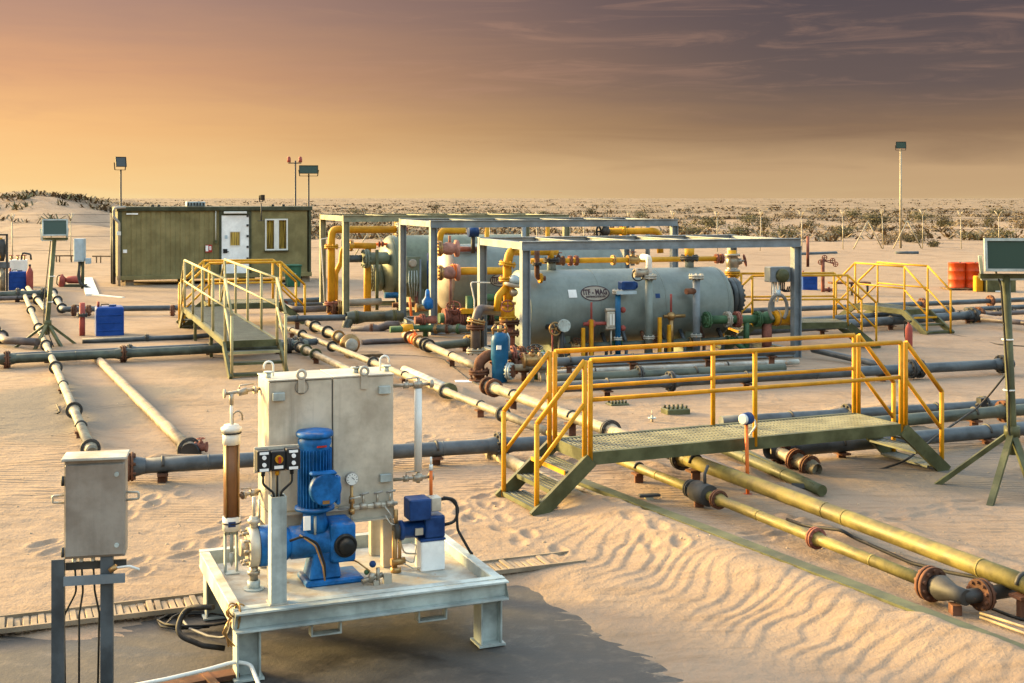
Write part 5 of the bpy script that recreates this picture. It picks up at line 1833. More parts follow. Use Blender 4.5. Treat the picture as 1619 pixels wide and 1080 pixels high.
# valve with wheel left under the tank
a = F1.pv(878, 520, .2)
st = thing('gate_valve', 'brass handwheel valve with red rod under the left of the pale tank', 'valve', F1.w(a.x, .2, 0), F1.a)
part('wheel', MB().wheel((0, 0, a.z), (.2, -1, .1), .12, .02, 5), 'brass', st)
part('rod', MB().cyl((-.06, 0, 0), (-.06, 0, a.z), .015, 6), 'red_dull', st)
part('body', MB().cyl((0, 0, a.z), (0, .5, a.z), .06, 12).cyl((.15, .1, .0), (.15, .1, a.z), .06, 12), 'dark_iron', st)
part('face', MB().flange((.16, -.04, a.z + .06), (0, -1, 0), .12, .03, 8), 'galv', st)
# green discharge pipe on the right
t_ = line('green discharge pipe with yellow coupling right of the pale tank', F1, [(1112, 506, .3), (1168, 505, .3), (1222, 504, .3)], .085, 'green_paint', flanges=((0, .1, 'green_paint'), (0, .68, 'tank_beige'), (0, .95, 'rust_red'), (1, .55, 'green_paint')))
a, b = F1.pv(1222, 503, .3), F1.pv(1250, 502, .3)
part('coupling', MB().cyl(F1.w(*a), F1.w(*b), .15, 20), 'yellow', t_, world=True)
part('ring', MB().cyl(F1.w(a.x + .08, a.y, a.z), F1.w(a.x + .11, a.y, a.z), .165, 20), 'brass', t_, world=True)
part('end_flange', MB().flange(F1.w(b.x + .06, b.y, b.z), F1.u, .19, .035, 10), 'dark_iron', t_, world=True)
part('ball', MB().sphere(F1.w(a.x - .14, a.y, a.z), .14, 14), 'green_paint', t_, world=True)
part('pedestal', MB().cyl(F1.w(a.x - .14, a.y, .2), F1.w(a.x - .14, a.y, a.z - .1), .10, 14), 'rust_red', t_, world=True)
part('vent', MB().cyl(F1.w(a.x - .3, a.y, a.z), F1.w(a.x - .3, a.y, a.z + .62), .03, 8), 'rust_red', t_, world=True)
part('meter', MB().b2((-.08, -.06, 0), (.1, .06, .16)), 'pale_blue', t_)
t_.children[-1].location = F1.w(a.x - .45, a.y, a.z + .22) - V(*t_.location)
part('drain', MB().cyl(F1.w(a.x - .6, a.y, .1), F1.w(a.x - .6, a.y, a.z), .06, 10).cyl(F1.w(a.x - .5, a.y, .1), F1.w(a.x - .95, a.y, .4), .05, 8), 'green_paint', t_, world=True)
# control box with conduits and hose ring
a = F1.pv(1234, 446, .05)
st = thing('control_box', 'grey control box with cables and hose loop on the right frame post', 'control box', F1.w(a.x, .05, 0), F1.a)
part('box', MB().b2((-.24, -.02, a.z), (.22, .22, a.z + .30)), 'frame_grey', st, bev=.012)
part('cover', MB().lathe((.02, -.02, a.z + .13), (0, -1, 0), [(0, .14), (.05, .14), (.10, .11), (.12, .03)], 18), 'olive_steel', st)
mb = MB()
for x in (-.10, -.04, .03):
    mb.tube(fillet([(x, .1, a.z), (x, .1, a.z - .25), (x - .05, .1, a.z - .4)], .08), .02, 6)
part('conduit', mb, 'white_plastic', st)
mb = MB()
for x in (.07, .11, .15):
    mb.tube(fillet([(x, .1, a.z), (x, .12, a.z - .16), (x + .12, .1, a.z - .22), (x + .16, .1, a.z - .1)], .06), .014, 6)
part('cable', mb, 'rubber', st)
part('hose_loop', MB().tube([(-.02 + .20 * math.cos(t * .2 - .9), .05, a.z - .52 + .27 * math.sin(t * .2 - .9)) for t in range(26)], .035, 8), 'cable_grey', st)
part('hose_cap', MB().cyl((-.02, .05, a.z - .27), (-.02, .05, a.z - .16), .05, 10), 'pale_blue', st)
part('mount', MB().b2((-.05, .22, a.z - .6), (.0, .27, a.z + .2)), 'frame_grey', st)
# yellow pipework left of the pale tank
line('tall yellow riser with top bend left of the pale tank', F1, [(878, 397, 1.5), (806, 397, .55), (802, 420, .55), (803, 505, .55)], .085, 'yellow_pipe', bend=.18, flanges=((1, .9, 'yellow_pipe'), (2, .98, 'yellow_pipe'), (2, .25, 'yellow_pipe')), valves=((2, .86, 'yellow_pipe', (0, -.8, .5)),))
line('short yellow bend leaning on the tall yellow riser', F1, [(800, 455, .5), (788, 468, .5), (786, 492, .5)], .07, 'yellow_pipe', bend=.15)
a = F1.pv(810, 449, .45)
st = thing('relief_valve', 'white and grey disc relief valve on the tall yellow riser', 'valve', F1.w(a.x, .45, 0), F1.a)
part('disc', MB().lathe((0, 0, a.z - .06), (.2, -.1, 1), [(0, .06), (.02, .17), (.06, .18), (.08, .17), (.09, .05)], 20), 'tank_beige', st)
part('dome', MB().lathe((.03, -.02, a.z + .03), (.2, -.1, 1), [(0, .12), (.07, .12), (.12, .08), (.14, .02)], 16), 'pale_blue', st)
part('stem', MB().tube([(0, 0, a.z - .05), (-.02, .06, a.z - .3)], .05, 10), 'yellow_pipe', st)
part('fitting', MB().sphere((.02, -.03, a.z - .16), .08, 10), 'fitting', st)
st = line('rusty red valve block under the yellow riser', F1, [(806, 505, .5), (806, 548, .5)], .10, 'rust_red', flanges=((0, .1), (0, .5)), name='valve_block', cat='valve')
line('yellow line behind the pale tank with rusty couplings', F1, [(838, 413, 2.05), (1142, 409, 2.05)], .055, 'yellow_pipe', flanges=((0, .20, 'rust_red'), (0, .23, 'rust_red'), (0, .42, 'brass'), (0, .97, 'rust_red'), (0, .995, 'rust_red')), valves=((0, .14, 'rust', (0, 0, 1)), (0, .52, 'brass', (0, 0, 1))))
line('yellow upright at the far right corner behind the pale tank', F1, [(1158, 396, 2.2), (1158, 560, 2.2)], .09, 'yellow_pipe', flanges=((0, .22, 'yellow_pipe'),), valves=((0, .12, 'fitting', (1, 0, .2)),))
line('slim yellow upright on top of the pale tank left', F1, [(871, 392, 1.3), (871, 414, 1.3)], .06, 'yellow_pipe', flanges=((0, .9, 'dark_iron'),))
line('slim yellow upright on top of the pale tank right', F1, [(1090, 390, 1.3), (1090, 410, 1.3)], .10, 'yellow_pipe', flanges=((0, .9, 'dark_iron'),))
line('brown valve rising behind the near left post', F1, [(849, 395, .6), (849, 440, .6), (862, 440, .6)], .05, 'rust', flanges=((0, .5, 'dark_iron'), (1, .4, 'yellow_pipe')))
# white impulse tube clipped to the far left post
solo('impulse_tube', MB().tube(fillet([F1.w(*F1.pv(775, 447, 2.3)), F1.w(*F1.pv(744, 446, 2.3)), F1.w(*F1.pv(750, 475, 2.3)), F1.w(*F1.pv(751, 560, 2.3))], .05), .014, 6), 'white_plastic', 'thin white tube beside the far left post of the nearest frame', 'tube')
# brown riser and elbows by the blue filter
line('brown riser with elbows left of the nearest frame', F1, [(790, 492, 1.0), (757, 489, .2), (752, 510, .2), (752, 556, .2)], .09, 'pipe_purple', bend=.2, flanges=((1, .9, 'brass'), (2, .15, 'rust'), (2, .98, 'cream_steel')))
line('rusty elbow over the blue filter base', F1, [(758, 604, -1.0), (757, 572, -1.0), (772, 561, -1.0), (784, 562, -1.0)], .095, 'rust', bend=.2, flanges=((0, .05, 'rust'), (0, .5, 'rust'), (2, .9, 'rust')))
line('cream spool piece right of the blue filter top', F1, [(783, 562, -1.0), (815, 561, -1.0), (832, 562, -1.0), (842, 580, -1.0)], .085, 'pipe_cream', bend=.15, flanges=((0, .85, 'rust_red'), (1, .5, 'rust')))
line('dark slim riser beside the brown riser', F1, [(762, 500, .3), (762, 560, .3)], .04, 'dark_iron')
# blue filter vessel
p = G(790, 606)
st = thing('filter_vessel', 'bright blue upright filter vessel with round side flange', 'filter', p, F1.a)
part('body', MB().lathe((0, 0, .02), (0, 0, 1), [(0, .12), (.02, .135), (.36, .135), (.40, .15), (.72, .15), (.78, .14), (.84, .11), (.86, .05)], 24), 'blue_filter', st)
part('label', MB().b2((-.10, -.152, .60), (-.02, -.13, .67)), 'white_paint', st)
part('side_flange', MB().flange((.14, -.14, .22), (.75, -.66, 0), .15, .03, 12), 'galv', st)
part('side_cover', MB().cyl((.16, -.16, .22), (.19, -.19, .22), .11, 18), 'rust', st)
mb = MB()
for s_ in (-1, 1):
    mb.tube([(s_ * .10, 0, .80), (s_ * .13, 0, .95), (s_ * .08, -.02, 1.02)], .02, 6)
mb.cyl((0, 0, .86), (0, 0, 1.0), .04, 10).cyl((-.14, 0, .93), (.14, 0, .93), .02, 6)
part('clamp', mb, 'brass', st)
part('strap', MB().tube(fillet([(.13, 0, .86), (.17, 0, .78), (.17, 0, .55)], .05), .02, 6), 'pale_blue', st)
for i, (x, y) in enumerate(((.42, .1), (.55, -.02), (.75, .12), (.62, .3))):
    o = thing('control_valve', ['rusty valve cluster nearest the blue filter', 'brass valve right of the blue filter', 'grey handwheel valve between blue filter and near stairs', 'green valve behind the brass valve'][i], 'valve', p + V(x, y, 0), 0)
    valve(o, (0, 0, .28 + .12 * (i % 2)), (1, .2, 0), .085, ['rust', 'brass', 'galv', 'green_paint'][i], (.1, -.3, .9), ['rust_red', 'rust', 'galv', 'dark_iron'][i], world=False)
    part('stub', MB().cyl((0, 0, 0), (0, 0, .24), .05, 10).cyl((-.3, -.05, .28), (.3, .06, .28), .06, 10), ['rust', 'pipe_cream', 'galv_dirty', 'green_paint'][i], o)

# ---- middle frame
F2 = Fr((-1.82, 29.2), 19)
steel_frame('middle grey steel frame behind the nearest one', F2, 6.15, 2.9, 2.68, 'frame_grey')
T2 = dict(u0=.70, u1=5.0, vc=1.35, zc=1.28, r=.80)
t2 = separator('grey tank with sunlight painted on its head and half hidden logo in the middle frame', F2, mat='tank_grey', head_mat='tank_beige', **T2)  # sunlight on the left head is put into its beige colour
lc = F2.pv(794, 443, T2['vc'] - T2['r'])
oval_logo(t2, None, T2['zc'], T2['r'], 0.0, lc.x - T2['u0'], min(lc.z, T2['zc'] + .6), .62, .33)
line('yellow cross pipe from the middle tank valve to the yellow riser', F2, [(700, 429, .2), (806, 428, .2)], .09, 'yellow_pipe', flanges=((0, .16, 'orange_rod'),))
line('yellow upright at the left end of the middle tank', F2, [(735, 364, 2.4), (698, 364, 2.4), (695, 380, 2.4), (695, 520, 2.4)], .085, 'yellow_pipe', bend=.2, flanges=((2, .12, 'yellow_pipe'), (2, .4, 'rust')))
for (px, py, lb) in ((711, 393, 'rusty pink valve on top of the middle tank end'), (712, 431, 'rusty pink valve low on the middle tank end')):
    a = F2.pv(px, py, .15)
    o = thing('control_valve', lb, 'valve', F2.w(a.x, .15, 0), F2.a)
    part('body', MB().lathe((-.26, 0, a.z), (1, 0, 0), [(0, .16), (.06, .16), (.07, .10), (.18, .15), (.3, .15), (.38, .1), (.40, .2), (.46, .2)], 18), 'rust_pink', o)
    part('bonnet', MB().flange((-.26, 0, a.z), (1, 0, 0), .18, .04, 10), 'brass', o)
    part('stem', MB().cyl((0, 0, a.z + .14), (0, 0, a.z - .75 if py > 400 else a.z + .3), .035, 8), 'rust_pink', o)
line('grey-red line on top of the middle tank', F2, [(722, 394, .8), (760, 394, .8)], .06, 'rust_red')
line('yellow top pipe with dark wheel on the middle frame right', F2, [(960, 366, 1.2), (1042, 365, 1.2), (1044, 400, 1.2)], .085, 'yellow_pipe', bend=.2, flanges=((0, .3, 'yellow_pipe'),))
a = F2.pv(951, 366, 1.0)
o = thing('control_valve', 'black handwheel valve under the middle frame beam', 'valve', F2.w(a.x, 1.0, 0), F2.a)
part('wheel', MB().wheel((0, 0, a.z), (.3, -1, 0), .17, .035, 6), 'black', o)
part('body', MB().sphere((.12, .1, a.z), .15, 12).cyl((.12, .1, a.z), (.12, .1, 1.9), .06, 10), 'dark_iron', o)
for px in (770, 828, 866, 1000, 1024):
    o = line('yellow-grey upright behind the middle tank' if px % 4 else 'grey upright behind the middle tank', F2, [(px, 352, 2.5), (px, 420, 2.5)], .06, 'yellow_pipe' if px % 4 else 'frame_grey', group='uprights behind the middle tank')
    o['label'] = {770: 'grey-yellow upright just left of the near frame corner', 828: 'yellow upright behind the near frame corner', 866: 'slim upright behind the near frame top, second', 1000: 'dark upright behind the blue actuator', 1024: 'upright behind the white branch pipe'}[px]
a = F2.pv(748, 367, .6)
o = thing('actuator', 'blue-black actuator under the middle frame beam', 'actuator', F2.w(a.x, .6, 0), F2.a)
part('body', MB().cyl((-.12, 0, a.z), (.12, 0, a.z), .12, 14), 'blue_dark', o)
part('yoke', MB().cyl((0, 0, a.z - .5), (0, 0, a.z - .1), .05, 10), 'dark_iron', o)
# green valve train under the middle frame
t_ = line('green and brown valve train under the middle tank', F2, [(694, 503, .3), (800, 500, .3)], .12, 'green_paint', flanges=((0, .12, 'rust_red'), (0, .3, 'rust_red'), (0, .5, 'green_paint'), (0, .75, 'rust')), valves=((0, .22, 'rust_red', (0, -.6, .8)),))
line('green upright under the middle tank', F2, [(742, 468, .2), (742, 530, .2)], .09, 'green_paint', flanges=((0, .6, 'green_paint'),))
line('dark green cross pipe behind the yellow riser', F2, [(760, 471, .1), (800, 470, .1)], .09, 'green_paint')
solo('drip_tray', MB().box(F2.w(1.2, .2, .55), (1.0, .3, .12), F2.a), 'yellow', 'yellow black tray low under the middle tank', 'tray', bev=.01)
t_ = thing('drain_manifold', 'dark tangle of drain pipes and valves under the middle tank', 'pipework', F2.w(1.6, .3, 0), F2.a)
part('header', MB().cyl((-1.2, 0, .24), (3.6, 0, .24), .07, 12), 'pipe_purple', t_)
part('header', MB().cyl((-1.0, -.35, .16), (1.2, -.35, .16), .06, 12), 'pipe_grey', t_)
for i in range(11):
    u = -1.0 + i * .42
    part('drain_leg', MB().cyl((u, 0, .0), (u, 0, .5 + .12 * (i % 3)), .045, 8).cyl((u, 0, .5), (u + .1, .5, .62), .04, 8), ['dark_iron', 'rust', 'pipe_green'][i % 3], t_)
    valve(t_, (u + .2, 0, .24), (1, 0, 0), .06, ['rust', 'dark_iron', 'brass', 'green_paint'][i % 4], (0, -.4, .8), ['dark_iron', 'rust_red'][i % 2], world=False)
# blue pressure valve with brass train left of the middle frame post
a = F2.pv(676, 478, -.3)
o = thing('pressure_regulator', 'sky blue regulator with brass fittings left of the middle frame post', 'regulator', F2.w(a.x, -.3, 0), F2.a)
part('bell', MB().lathe((0, 0, a.z - .16), (0, 0, 1), [(0, .06), (.03, .13), (.2, .13), (.28, .06), (.42, .05), (.46, .02)], 18), 'blue', o)
part('body', MB().lathe((-.28, 0, a.z - .12), (1, 0, 0), [(0, .10), (.05, .10), (.06, .06), (.2, .09), (.36, .05)], 14), 'brass', o)
part('flange', MB().flange((-.12, 0, a.z - .40), (1, 0, 0), .14, .04, 10).cyl((-.3, 0, a.z - .4), (.2, 0, a.z - .4), .09, 12), 'rust_red', o)
part('stand', MB().cyl((-.05, 0, 0), (-.05, 0, a.z - .3), .06, 10), 'green_paint', o)
part('rod', MB().tube([(-.42, 0, a.z + .12), (-.38, 0, a.z - .3)], .03, 8), 'orange_rod', o)
part('coupling', MB().cyl((-.62, -.1, .24), (-.38, -.1, .24), .11, 16), 'yellow', o)
part('spool', MB().cyl((-.9, -.1, .24), (.4, -.1, .24), .075, 12), 'green_paint', o)

# ---- farthest frame
F3 = Fr((-4.36, 33.2), 19)
steel_frame('farthest olive steel frame nearest the cabin', F3, 6.2, 3.3, 2.74, 'frame_olive')
T3 = dict(u0=1.55, u1=5.4, vc=1.5, zc=1.30, r=.86)
t3 = separator('green-grey tank with bolted end flange in the farthest frame', F3, mat='tank_green', fl_end=((.40, 1.02, .14, 'tank_green'), None), **T3)
a = F3.pv(585, 409, .7)
part('end_nozzle', MB().cyl(F3.w(a.x - .12, .7, a.z), F3.w(a.x + .5, .9, a.z), .17, 16).flange(F3.w(a.x - .12, .7, a.z), F3.u, .26, .06, 10), 'tank_green', t3, world=True)
part('gauge_pipe', MB().cyl(F3.w(*F3.pv(596, 395, .5)), F3.w(*F3.pv(596, 490, .5)), .045, 8), 'olive_steel', t3, world=True)
part('nozzle', MB().cyl(F3.w(1.9, 1.5, 2.1), F3.w(1.9, 1.5, 2.35), .09, 12).flange(F3.w(1.9, 1.5, 2.33), (0, 0, 1), .16, .03, 8), 'rust_red', t3, world=True)
line('tall yellow riser with long top run in the farthest frame', F3, [(640, 363, .5), (526, 363, .5), (524, 378, .5), (524, 498, .5)], .10, 'yellow_pipe', bend=.28, flanges=((0, .10, 'galv_dirty'), (2, .1, 'yellow_pipe'), (2, .85, 'rust_red')))
line('bent yellow riser beside the tall one in the farthest frame', F3, [(560, 389, .7), (541, 391, .7), (539, 415, .7), (531, 432, .7), (530, 498, .7)], .07, 'yellow_pipe', bend=.2, flanges=((0, .6, 'brass'),))
line('yellow pipe over the end of the green-grey tank', F3, [(550, 388, .9), (594, 389, .9)], .085, 'yellow_pipe', flanges=((0, .1, 'brass'),))
line('yellow leg behind the end flange of the green-grey tank', F3, [(581, 388, 1.0), (581, 495, 1.0)], .10, 'yellow_pipe')
line('red-yellow thin line on top of the green-grey tank', F3, [(594, 386, 1.2), (700, 387, 1.2)], .04, 'orange_rod', flanges=((0, .05, 'rust_red'), (0, .1, 'rust_red')))
line('olive upright behind the green-grey tank', F3, [(627, 350, 2.3), (627, 385, 2.3)], .08, 'yellow_pipe')
line('grey horizontal pipe into the end of the green-grey tank', F3, [(548, 409, .7), (572, 409, .7)], .10, 'pipe_grey')
line('rusty valve at the foot of the yellow risers', F3, [(516, 488, .5), (548, 487, .5)], .12, 'rust', flanges=((0, .3, 'rust'), (0, .6, 'brass')))
a = F3.pv(652, 416, .4)
o = thing('instrument_panel', 'instrument panel with round gauge before the green-grey tank', 'instrument panel', F3.w(a.x, .4, 0), F3.a)
part('panel', MB().b2((-.16, 0, a.z - .55), (.24, .05, a.z + .18)), 'tank_green', o, bev=.01)
part('gauge', MB().lathe((.0, -.02, a.z), (0, -1, 0), [(0, .11), (.05, .11), (.06, .08)], 18), 'tank_beige', o)
mb = MB()
for i in range(4):
    mb.tube(fillet([(-.1 + i * .07, -.04, a.z - .2), (-.12 + i * .08, -.06, a.z - .5), (-.05 + i * .05, -.04, a.z - .9)], .1), .014, 6)
part('tubing', mb, 'galv', o)
part('post', MB().cyl((.22, 0, 0), (.22, 0, a.z + .1), .03, 8), 'frame_grey', o)
line('dark blue upright before the green-grey tank', F3, [(679, 400, .3), (679, 455, .3)], .07, 'blue_dark')
line('blue cross pipe below the green-grey tank', F3, [(608, 467, .2), (634, 467, .2)], .08, 'blue_filter')
mb = MB()
t_ = thing('drain_manifold', 'dark drain legs under the green-grey tank', 'pipework', F3.w(2.0, .6, 0), F3.a)
part('header', MB().cyl((-.6, 0, .3), (3.0, 0, .3), .07, 12), 'rust', t_)
for i in range(7):
    part('drain_leg', MB().cyl((-.4 + i * .45, 0, 0), (-.4 + i * .45 + (.1 if i % 2 else -.05), .3, .62), .05, 8), ['dark_iron', 'rust_red', 'green_paint'][i % 3], t_)
a = F3.pv(560, 478, .4)
part('feed_pipe', MB().cyl(F3.w(a.x - .3, .4, a.z), F3.w(a.x + .75, .5, a.z), .09, 12), 'tank_beige', t_, world=True)
solo('impulse_tube', MB().tube(fillet([F3.w(*F3.pv(520, 376, 2.9)), F3.w(*F3.pv(507, 378, 2.9)), F3.w(*F3.pv(511, 440, 2.9)), F3.w(*F3.pv(514, 500, 2.9))], .05), .014, 6), 'white_plastic', 'thin white tube beside the far left post of the olive frame', 'tube')

# ---------------------------------------------------------------- foreground pump skid
RIM, DK = .47, .385
SK = Fr(G(370, 967, RIM), 22.0)
LS = SK.pv(799, 917, 0).x
WS = SK.pz(308, 873.5, RIM).y
sk = thing('skid_base', 'galvanised skid deck on four legs in the foreground', 'skid', SK.o, SK.a)
# rim of channels, each its own part
part('front_rim', MB().channel((0, 0, RIM - .065), (LS, 0, RIM - .065), -.07, .13), 'galv', sk)
part('rear_rim', MB().channel((0, WS, RIM - .065), (LS, WS, RIM - .065), .07, .13), 'galv', sk)
part('left_rim', MB().b2((-.006, .002, RIM - .128), (.07, WS - .002, RIM - .002)), 'galv_dirty', sk, bev=.006)
part('right_rim', MB().b2((LS - .07, .002, RIM - .128), (LS + .006, WS - .002, RIM - .002)), 'galv', sk, bev=.006)
part('deck_plate', MB().b2((.072, .072, DK - .01), (LS - .072, WS - .072, DK)), 'galv_dirty', sk)
part('front_edge_strip', MB().b2((.0, .004, RIM + .001), (LS, .075, RIM + .006)), 'galv', sk)
lowb = RIM - .13
part('lower_angle', MB().b2((.05, .02, lowb - .035), (LS - .05, .05, lowb - .002)), 'galv', sk)
for (x, y) in ((.10, .09), (LS - .10, .09), (.10, WS - .09), (LS - .10, WS - .09)):
    lg = part('leg', MB().ibeam((x, y, .012), (x, y, lowb - .002), .16, .16, up=(1, 0, 0), tw=.012, tf=.012), 'galv', sk)
    part('foot_plate', MB().box((x, y, .004), (.20, .20, .014)), 'galv', lg)
for u in (.52, 1.28):
    part('fork_pocket', MB().b2((u, .015, lowb - .10), (u + .012, .09, lowb - .037)).b2((u + .20, .015, lowb - .10), (u + .212, .09, lowb - .037)).b2((u, .015, lowb - .112), (u + .212, .09, lowb - .101)), 'galv', sk)
# loose yellow strap bundle and cable on the left rim
mb = MB()
rn = random.Random(5)
for i in range(9):
    c = V(.02 + rn.uniform(-.03, .03), .05 + rn.uniform(-.03, .05), RIM - .04 + rn.uniform(-.06, .04))
    mb.torus(c, (rn.gauss(0, 1), rn.gauss(0, 1), rn.gauss(0, .4)), rn.uniform(.03, .055), .006, 14, 5)
for i in range(3):
    mb.tube([(-.02, .04, RIM - .05), (-.05 - .01 * i, .02, RIM - .14), (-.03 + .02 * i, .03, RIM - .24)], .006, 5)
mb.v = [tuple(SK.w(*p)) for p in mb.v]
solo('rope_bundle', mb, 'brass', 'tangled yellow-brown rope tied to the left front skid corner', 'rope')


def skp(px, py, v):
    return SK.pv(px, py, v)


def sthing(name, label, cat, u, v, z=DK, rz=0.0):
    return thing(name, label, cat, SK.w(u, v, z), SK.a + rz)


# --- stainless tank cabinet
va = .86
a = skp(425, 604, va); b = skp(622, 604, va)
zt = a.z; zb = skp(425, 812, va).z
U0, U1 = a.x, b.x
WD = .42
tk = sthing('chemical_tank', 'tall rectangular stainless steel tank at the back of the skid', 'tank', U0, va)
TW = U1 - U0; z0, z1 = zb - DK, zt - DK
half = skp(526, 700, va).x - U0
part('shell', MB().b2((0, .004, z0), (half - .004, WD, z1 - .004)), 'stainless', tk, bev=.006, label='left half of the stainless shell')
part('shell', MB().b2((half + .004, 0, z0), (TW, WD - .004, z1)), 'stainless', tk, bev=.006, label='right half of the stainless shell')
part('seam', MB().b2((half - .004, .012, z0 + .01), (half + .004, WD - .01, z1 - .012)), 'dark_iron', tk)
part('top_plate', MB().b2((-.006, -.006, z1 + .001), (half - .003, WD + .006, z1 + .012)).b2((half + .003, -.006, z1 + .001), (TW + .006, WD + .006, z1 + .014)), 'stainless', tk, bev=.003)
part('base_frame', MB().channel((0, .0, z0 - .06), (TW, .0, z0 - .06), -.05, .11).channel((0, WD, z0 - .06), (TW, WD, z0 - .06), .05, .11).b2((.0, .012, z0 - .115), (.05, WD - .012, z0 - .003)).b2((TW - .05, .012, z0 - .115), (TW, WD - .012, z0 - .003)), 'stainless', tk)
for (x, y) in ((.04, .04), (TW - .04, .04), (.04, WD - .04), (TW - .04, WD - .04)):
    part('leg', MB().beam((x, y, 0), (x, y, z0 - .116), .08, .08), 'stainless', tk, bev=.004)
for px in (476, 575):
    q = skp(px, 597, va).x - U0
    part('lifting_lug', MB().box((q, -.012, z1 - .04), (.05, .014, .10)).torus((q, -.012, z1 + .045), (0, 1, 0), .03, .013, 16, 6), 'stainless', tk)
for px, py in ((440, 627), (607, 616), (609, 755)):
    q = skp(px, py, va)
    part('clip_plate', MB().b2((q.x - U0 - .045, -.03, q.z - DK - .03), (q.x - U0 + .045, -.002, q.z - DK + .03)), 'galv', tk, bev=.004)
part('round_mark', MB().torus((skp(477, 612, va).x - U0, -.002, skp(477, 612, va).z - DK), (0, 1, 0), .05, .003, 20, 4), 'stainless_dark', tk)
for (px, pt, sg) in ((432, 565, -1), (601, 560, 1)):
    q = skp(px, pt, va + .2)
    x = q.x - U0
    part('vent_pipe', MB().tube([(x, .2, z1), (x, .2, z1 + .09)] + [(x + sg * (.035 - .035 * math.cos(t)) * 1.0, .2, z1 + .09 + .035 * math.sin(t)) for t in [math.pi * i / 8 for i in range(1, 9)]] + [(x + sg * .07, .2, z1 + .07)], .008, 8), 'white_plastic', tk)
for px in (425, 563, 570, 612):
    q = skp(px, 590, va + .12).x - U0
    part('top_fitting', MB().cyl((q, .14, z1 + .012), (q, .14, z1 + .05), .02, 8).cyl((q, .14, z1 + .05), (q, .14, z1 + .06), .035, 10), 'galv', tk)
# sight pipe on the right and valves
s_hi, s_lo = skp(661, 614, va + .1), skp(661, 745, va + .1)
sp = sthing('sight_pipe', 'pale upright sight pipe with brass valves right of the stainless tank', 'sight pipe', s_hi.x, va + .1)
part('tube', MB().cyl((0, 0, s_lo.z - DK), (0, 0, s_hi.z - DK), .030, 14), 'white_plastic', sp)
for zz, nm in ((s_hi.z + .03, 'upper'), (s_lo.z - .05, 'lower')):
    z = zz - DK
    o = part('valve', MB().cyl((-.20, 0, z), (.10, 0, z), .014, 8).cyl((-.12, 0, z), (-.08, 0, z), .026, 8).cyl((-.04, 0, z), (.03, 0, z), .03, 10).cyl((0, 0, z - .04), (0, 0, z + .05), .016, 8).cyl((.09, 0, z), (.12, 0, z), .032, 10), 'fitting', sp)
    part('lever', MB().tube([(-.10, -.01, z + .02), (-.10, -.01, z + .05), (.0, -.01, z + .055)], .006, 5), 'fitting', o)
# pressure gauge on the tank front
q = skp(556, 757, va - .06); qb = skp(556, 800, va - .06)
pg = sthing('pressure_gauge', 'round white pressure gauge on brass valves before the tank', 'gauge', q.x, va - .06)
part('case', MB().lathe((0, .02, q.z - DK), (0, -1, 0), [(0, .04), (.005, .05), (.03, .05), (.035, .047)], 22), 'stainless_dark', pg)
part('dial', MB().cyl((0, -.016, q.z - DK), (0, -.019, q.z - DK), .044, 22), 'white_plastic', pg)
mb = MB().box((.006, -.021, q.z - DK + .006), (.028, .002, .004), rot=Matrix.Rotation(.7, 3, 'Y'))
for i in range(9):
    an = R(-130 + 260 * i / 8)
    mb.box((.035 * math.sin(an), -.021, q.z - DK + .035 * math.cos(an)), (.004, .002, .008), rot=Matrix.Rotation(an, 3, 'Y'))
part('marks', mb, 'black', pg)
part('stem', MB().cyl((0, 0, qb.z - DK - .06), (0, 0, q.z - DK - .05), .012, 8).cyl((0, 0, qb.z - DK + .02), (0, 0, qb.z - DK + .07), .022, 8).cyl((0, 0, qb.z - DK - .06), (0, 0, qb.z - DK - .02), .024, 8), 'brass', pg)
part('lever', MB().cyl((-.02, -.02, qb.z - DK + .06), (.06, -.03, qb.z - DK + .07), .007, 6), 'stainless', pg)
part('tube', MB().tube(fillet([(0, 0, qb.z - DK - .05), (0, .0, qb.z - DK - .12), (-.18, .0, qb.z - DK - .15)], .03), .009, 6), 'fitting', pg)
# small valve and pipes low on the tank front
hp0, hp1 = skp(545, 803, va - .04), skp(628, 786, va - .04)
lp = sthing('drain_line', 'thin steel drain line with small valves along the tank foot', 'pipe', hp0.x, va - .04)
part('pipe', MB().cyl((-.05, 0, hp0.z - DK), (hp1.x - hp0.x, 0, hp0.z - DK), .014, 8), 'stainless', lp)
for f_ in (.35, .62, .86):
    x = (hp1.x - hp0.x) * f_
    o = part('valve', MB().cyl((x - .03, 0, hp0.z - DK), (x + .03, 0, hp0.z - DK), .026, 8).cyl((x, 0, hp0.z - DK), (x, 0, hp0.z - DK + .09), .01, 6), 'fitting', lp)
    part('handle', MB().cyl((x - .03, -.01, hp0.z - DK + .09), (x + .04, -.01, hp0.z - DK + .10), .008, 6), 'stainless_dark', o)
part('bent_tube', MB().tube(fillet([(.3, 0, hp0.z - DK), (.35, -.03, hp0.z - DK - .08), (.45, -.05, .12), (.62, -.06, .10)], .05), .007, 6), 'stainless', lp)

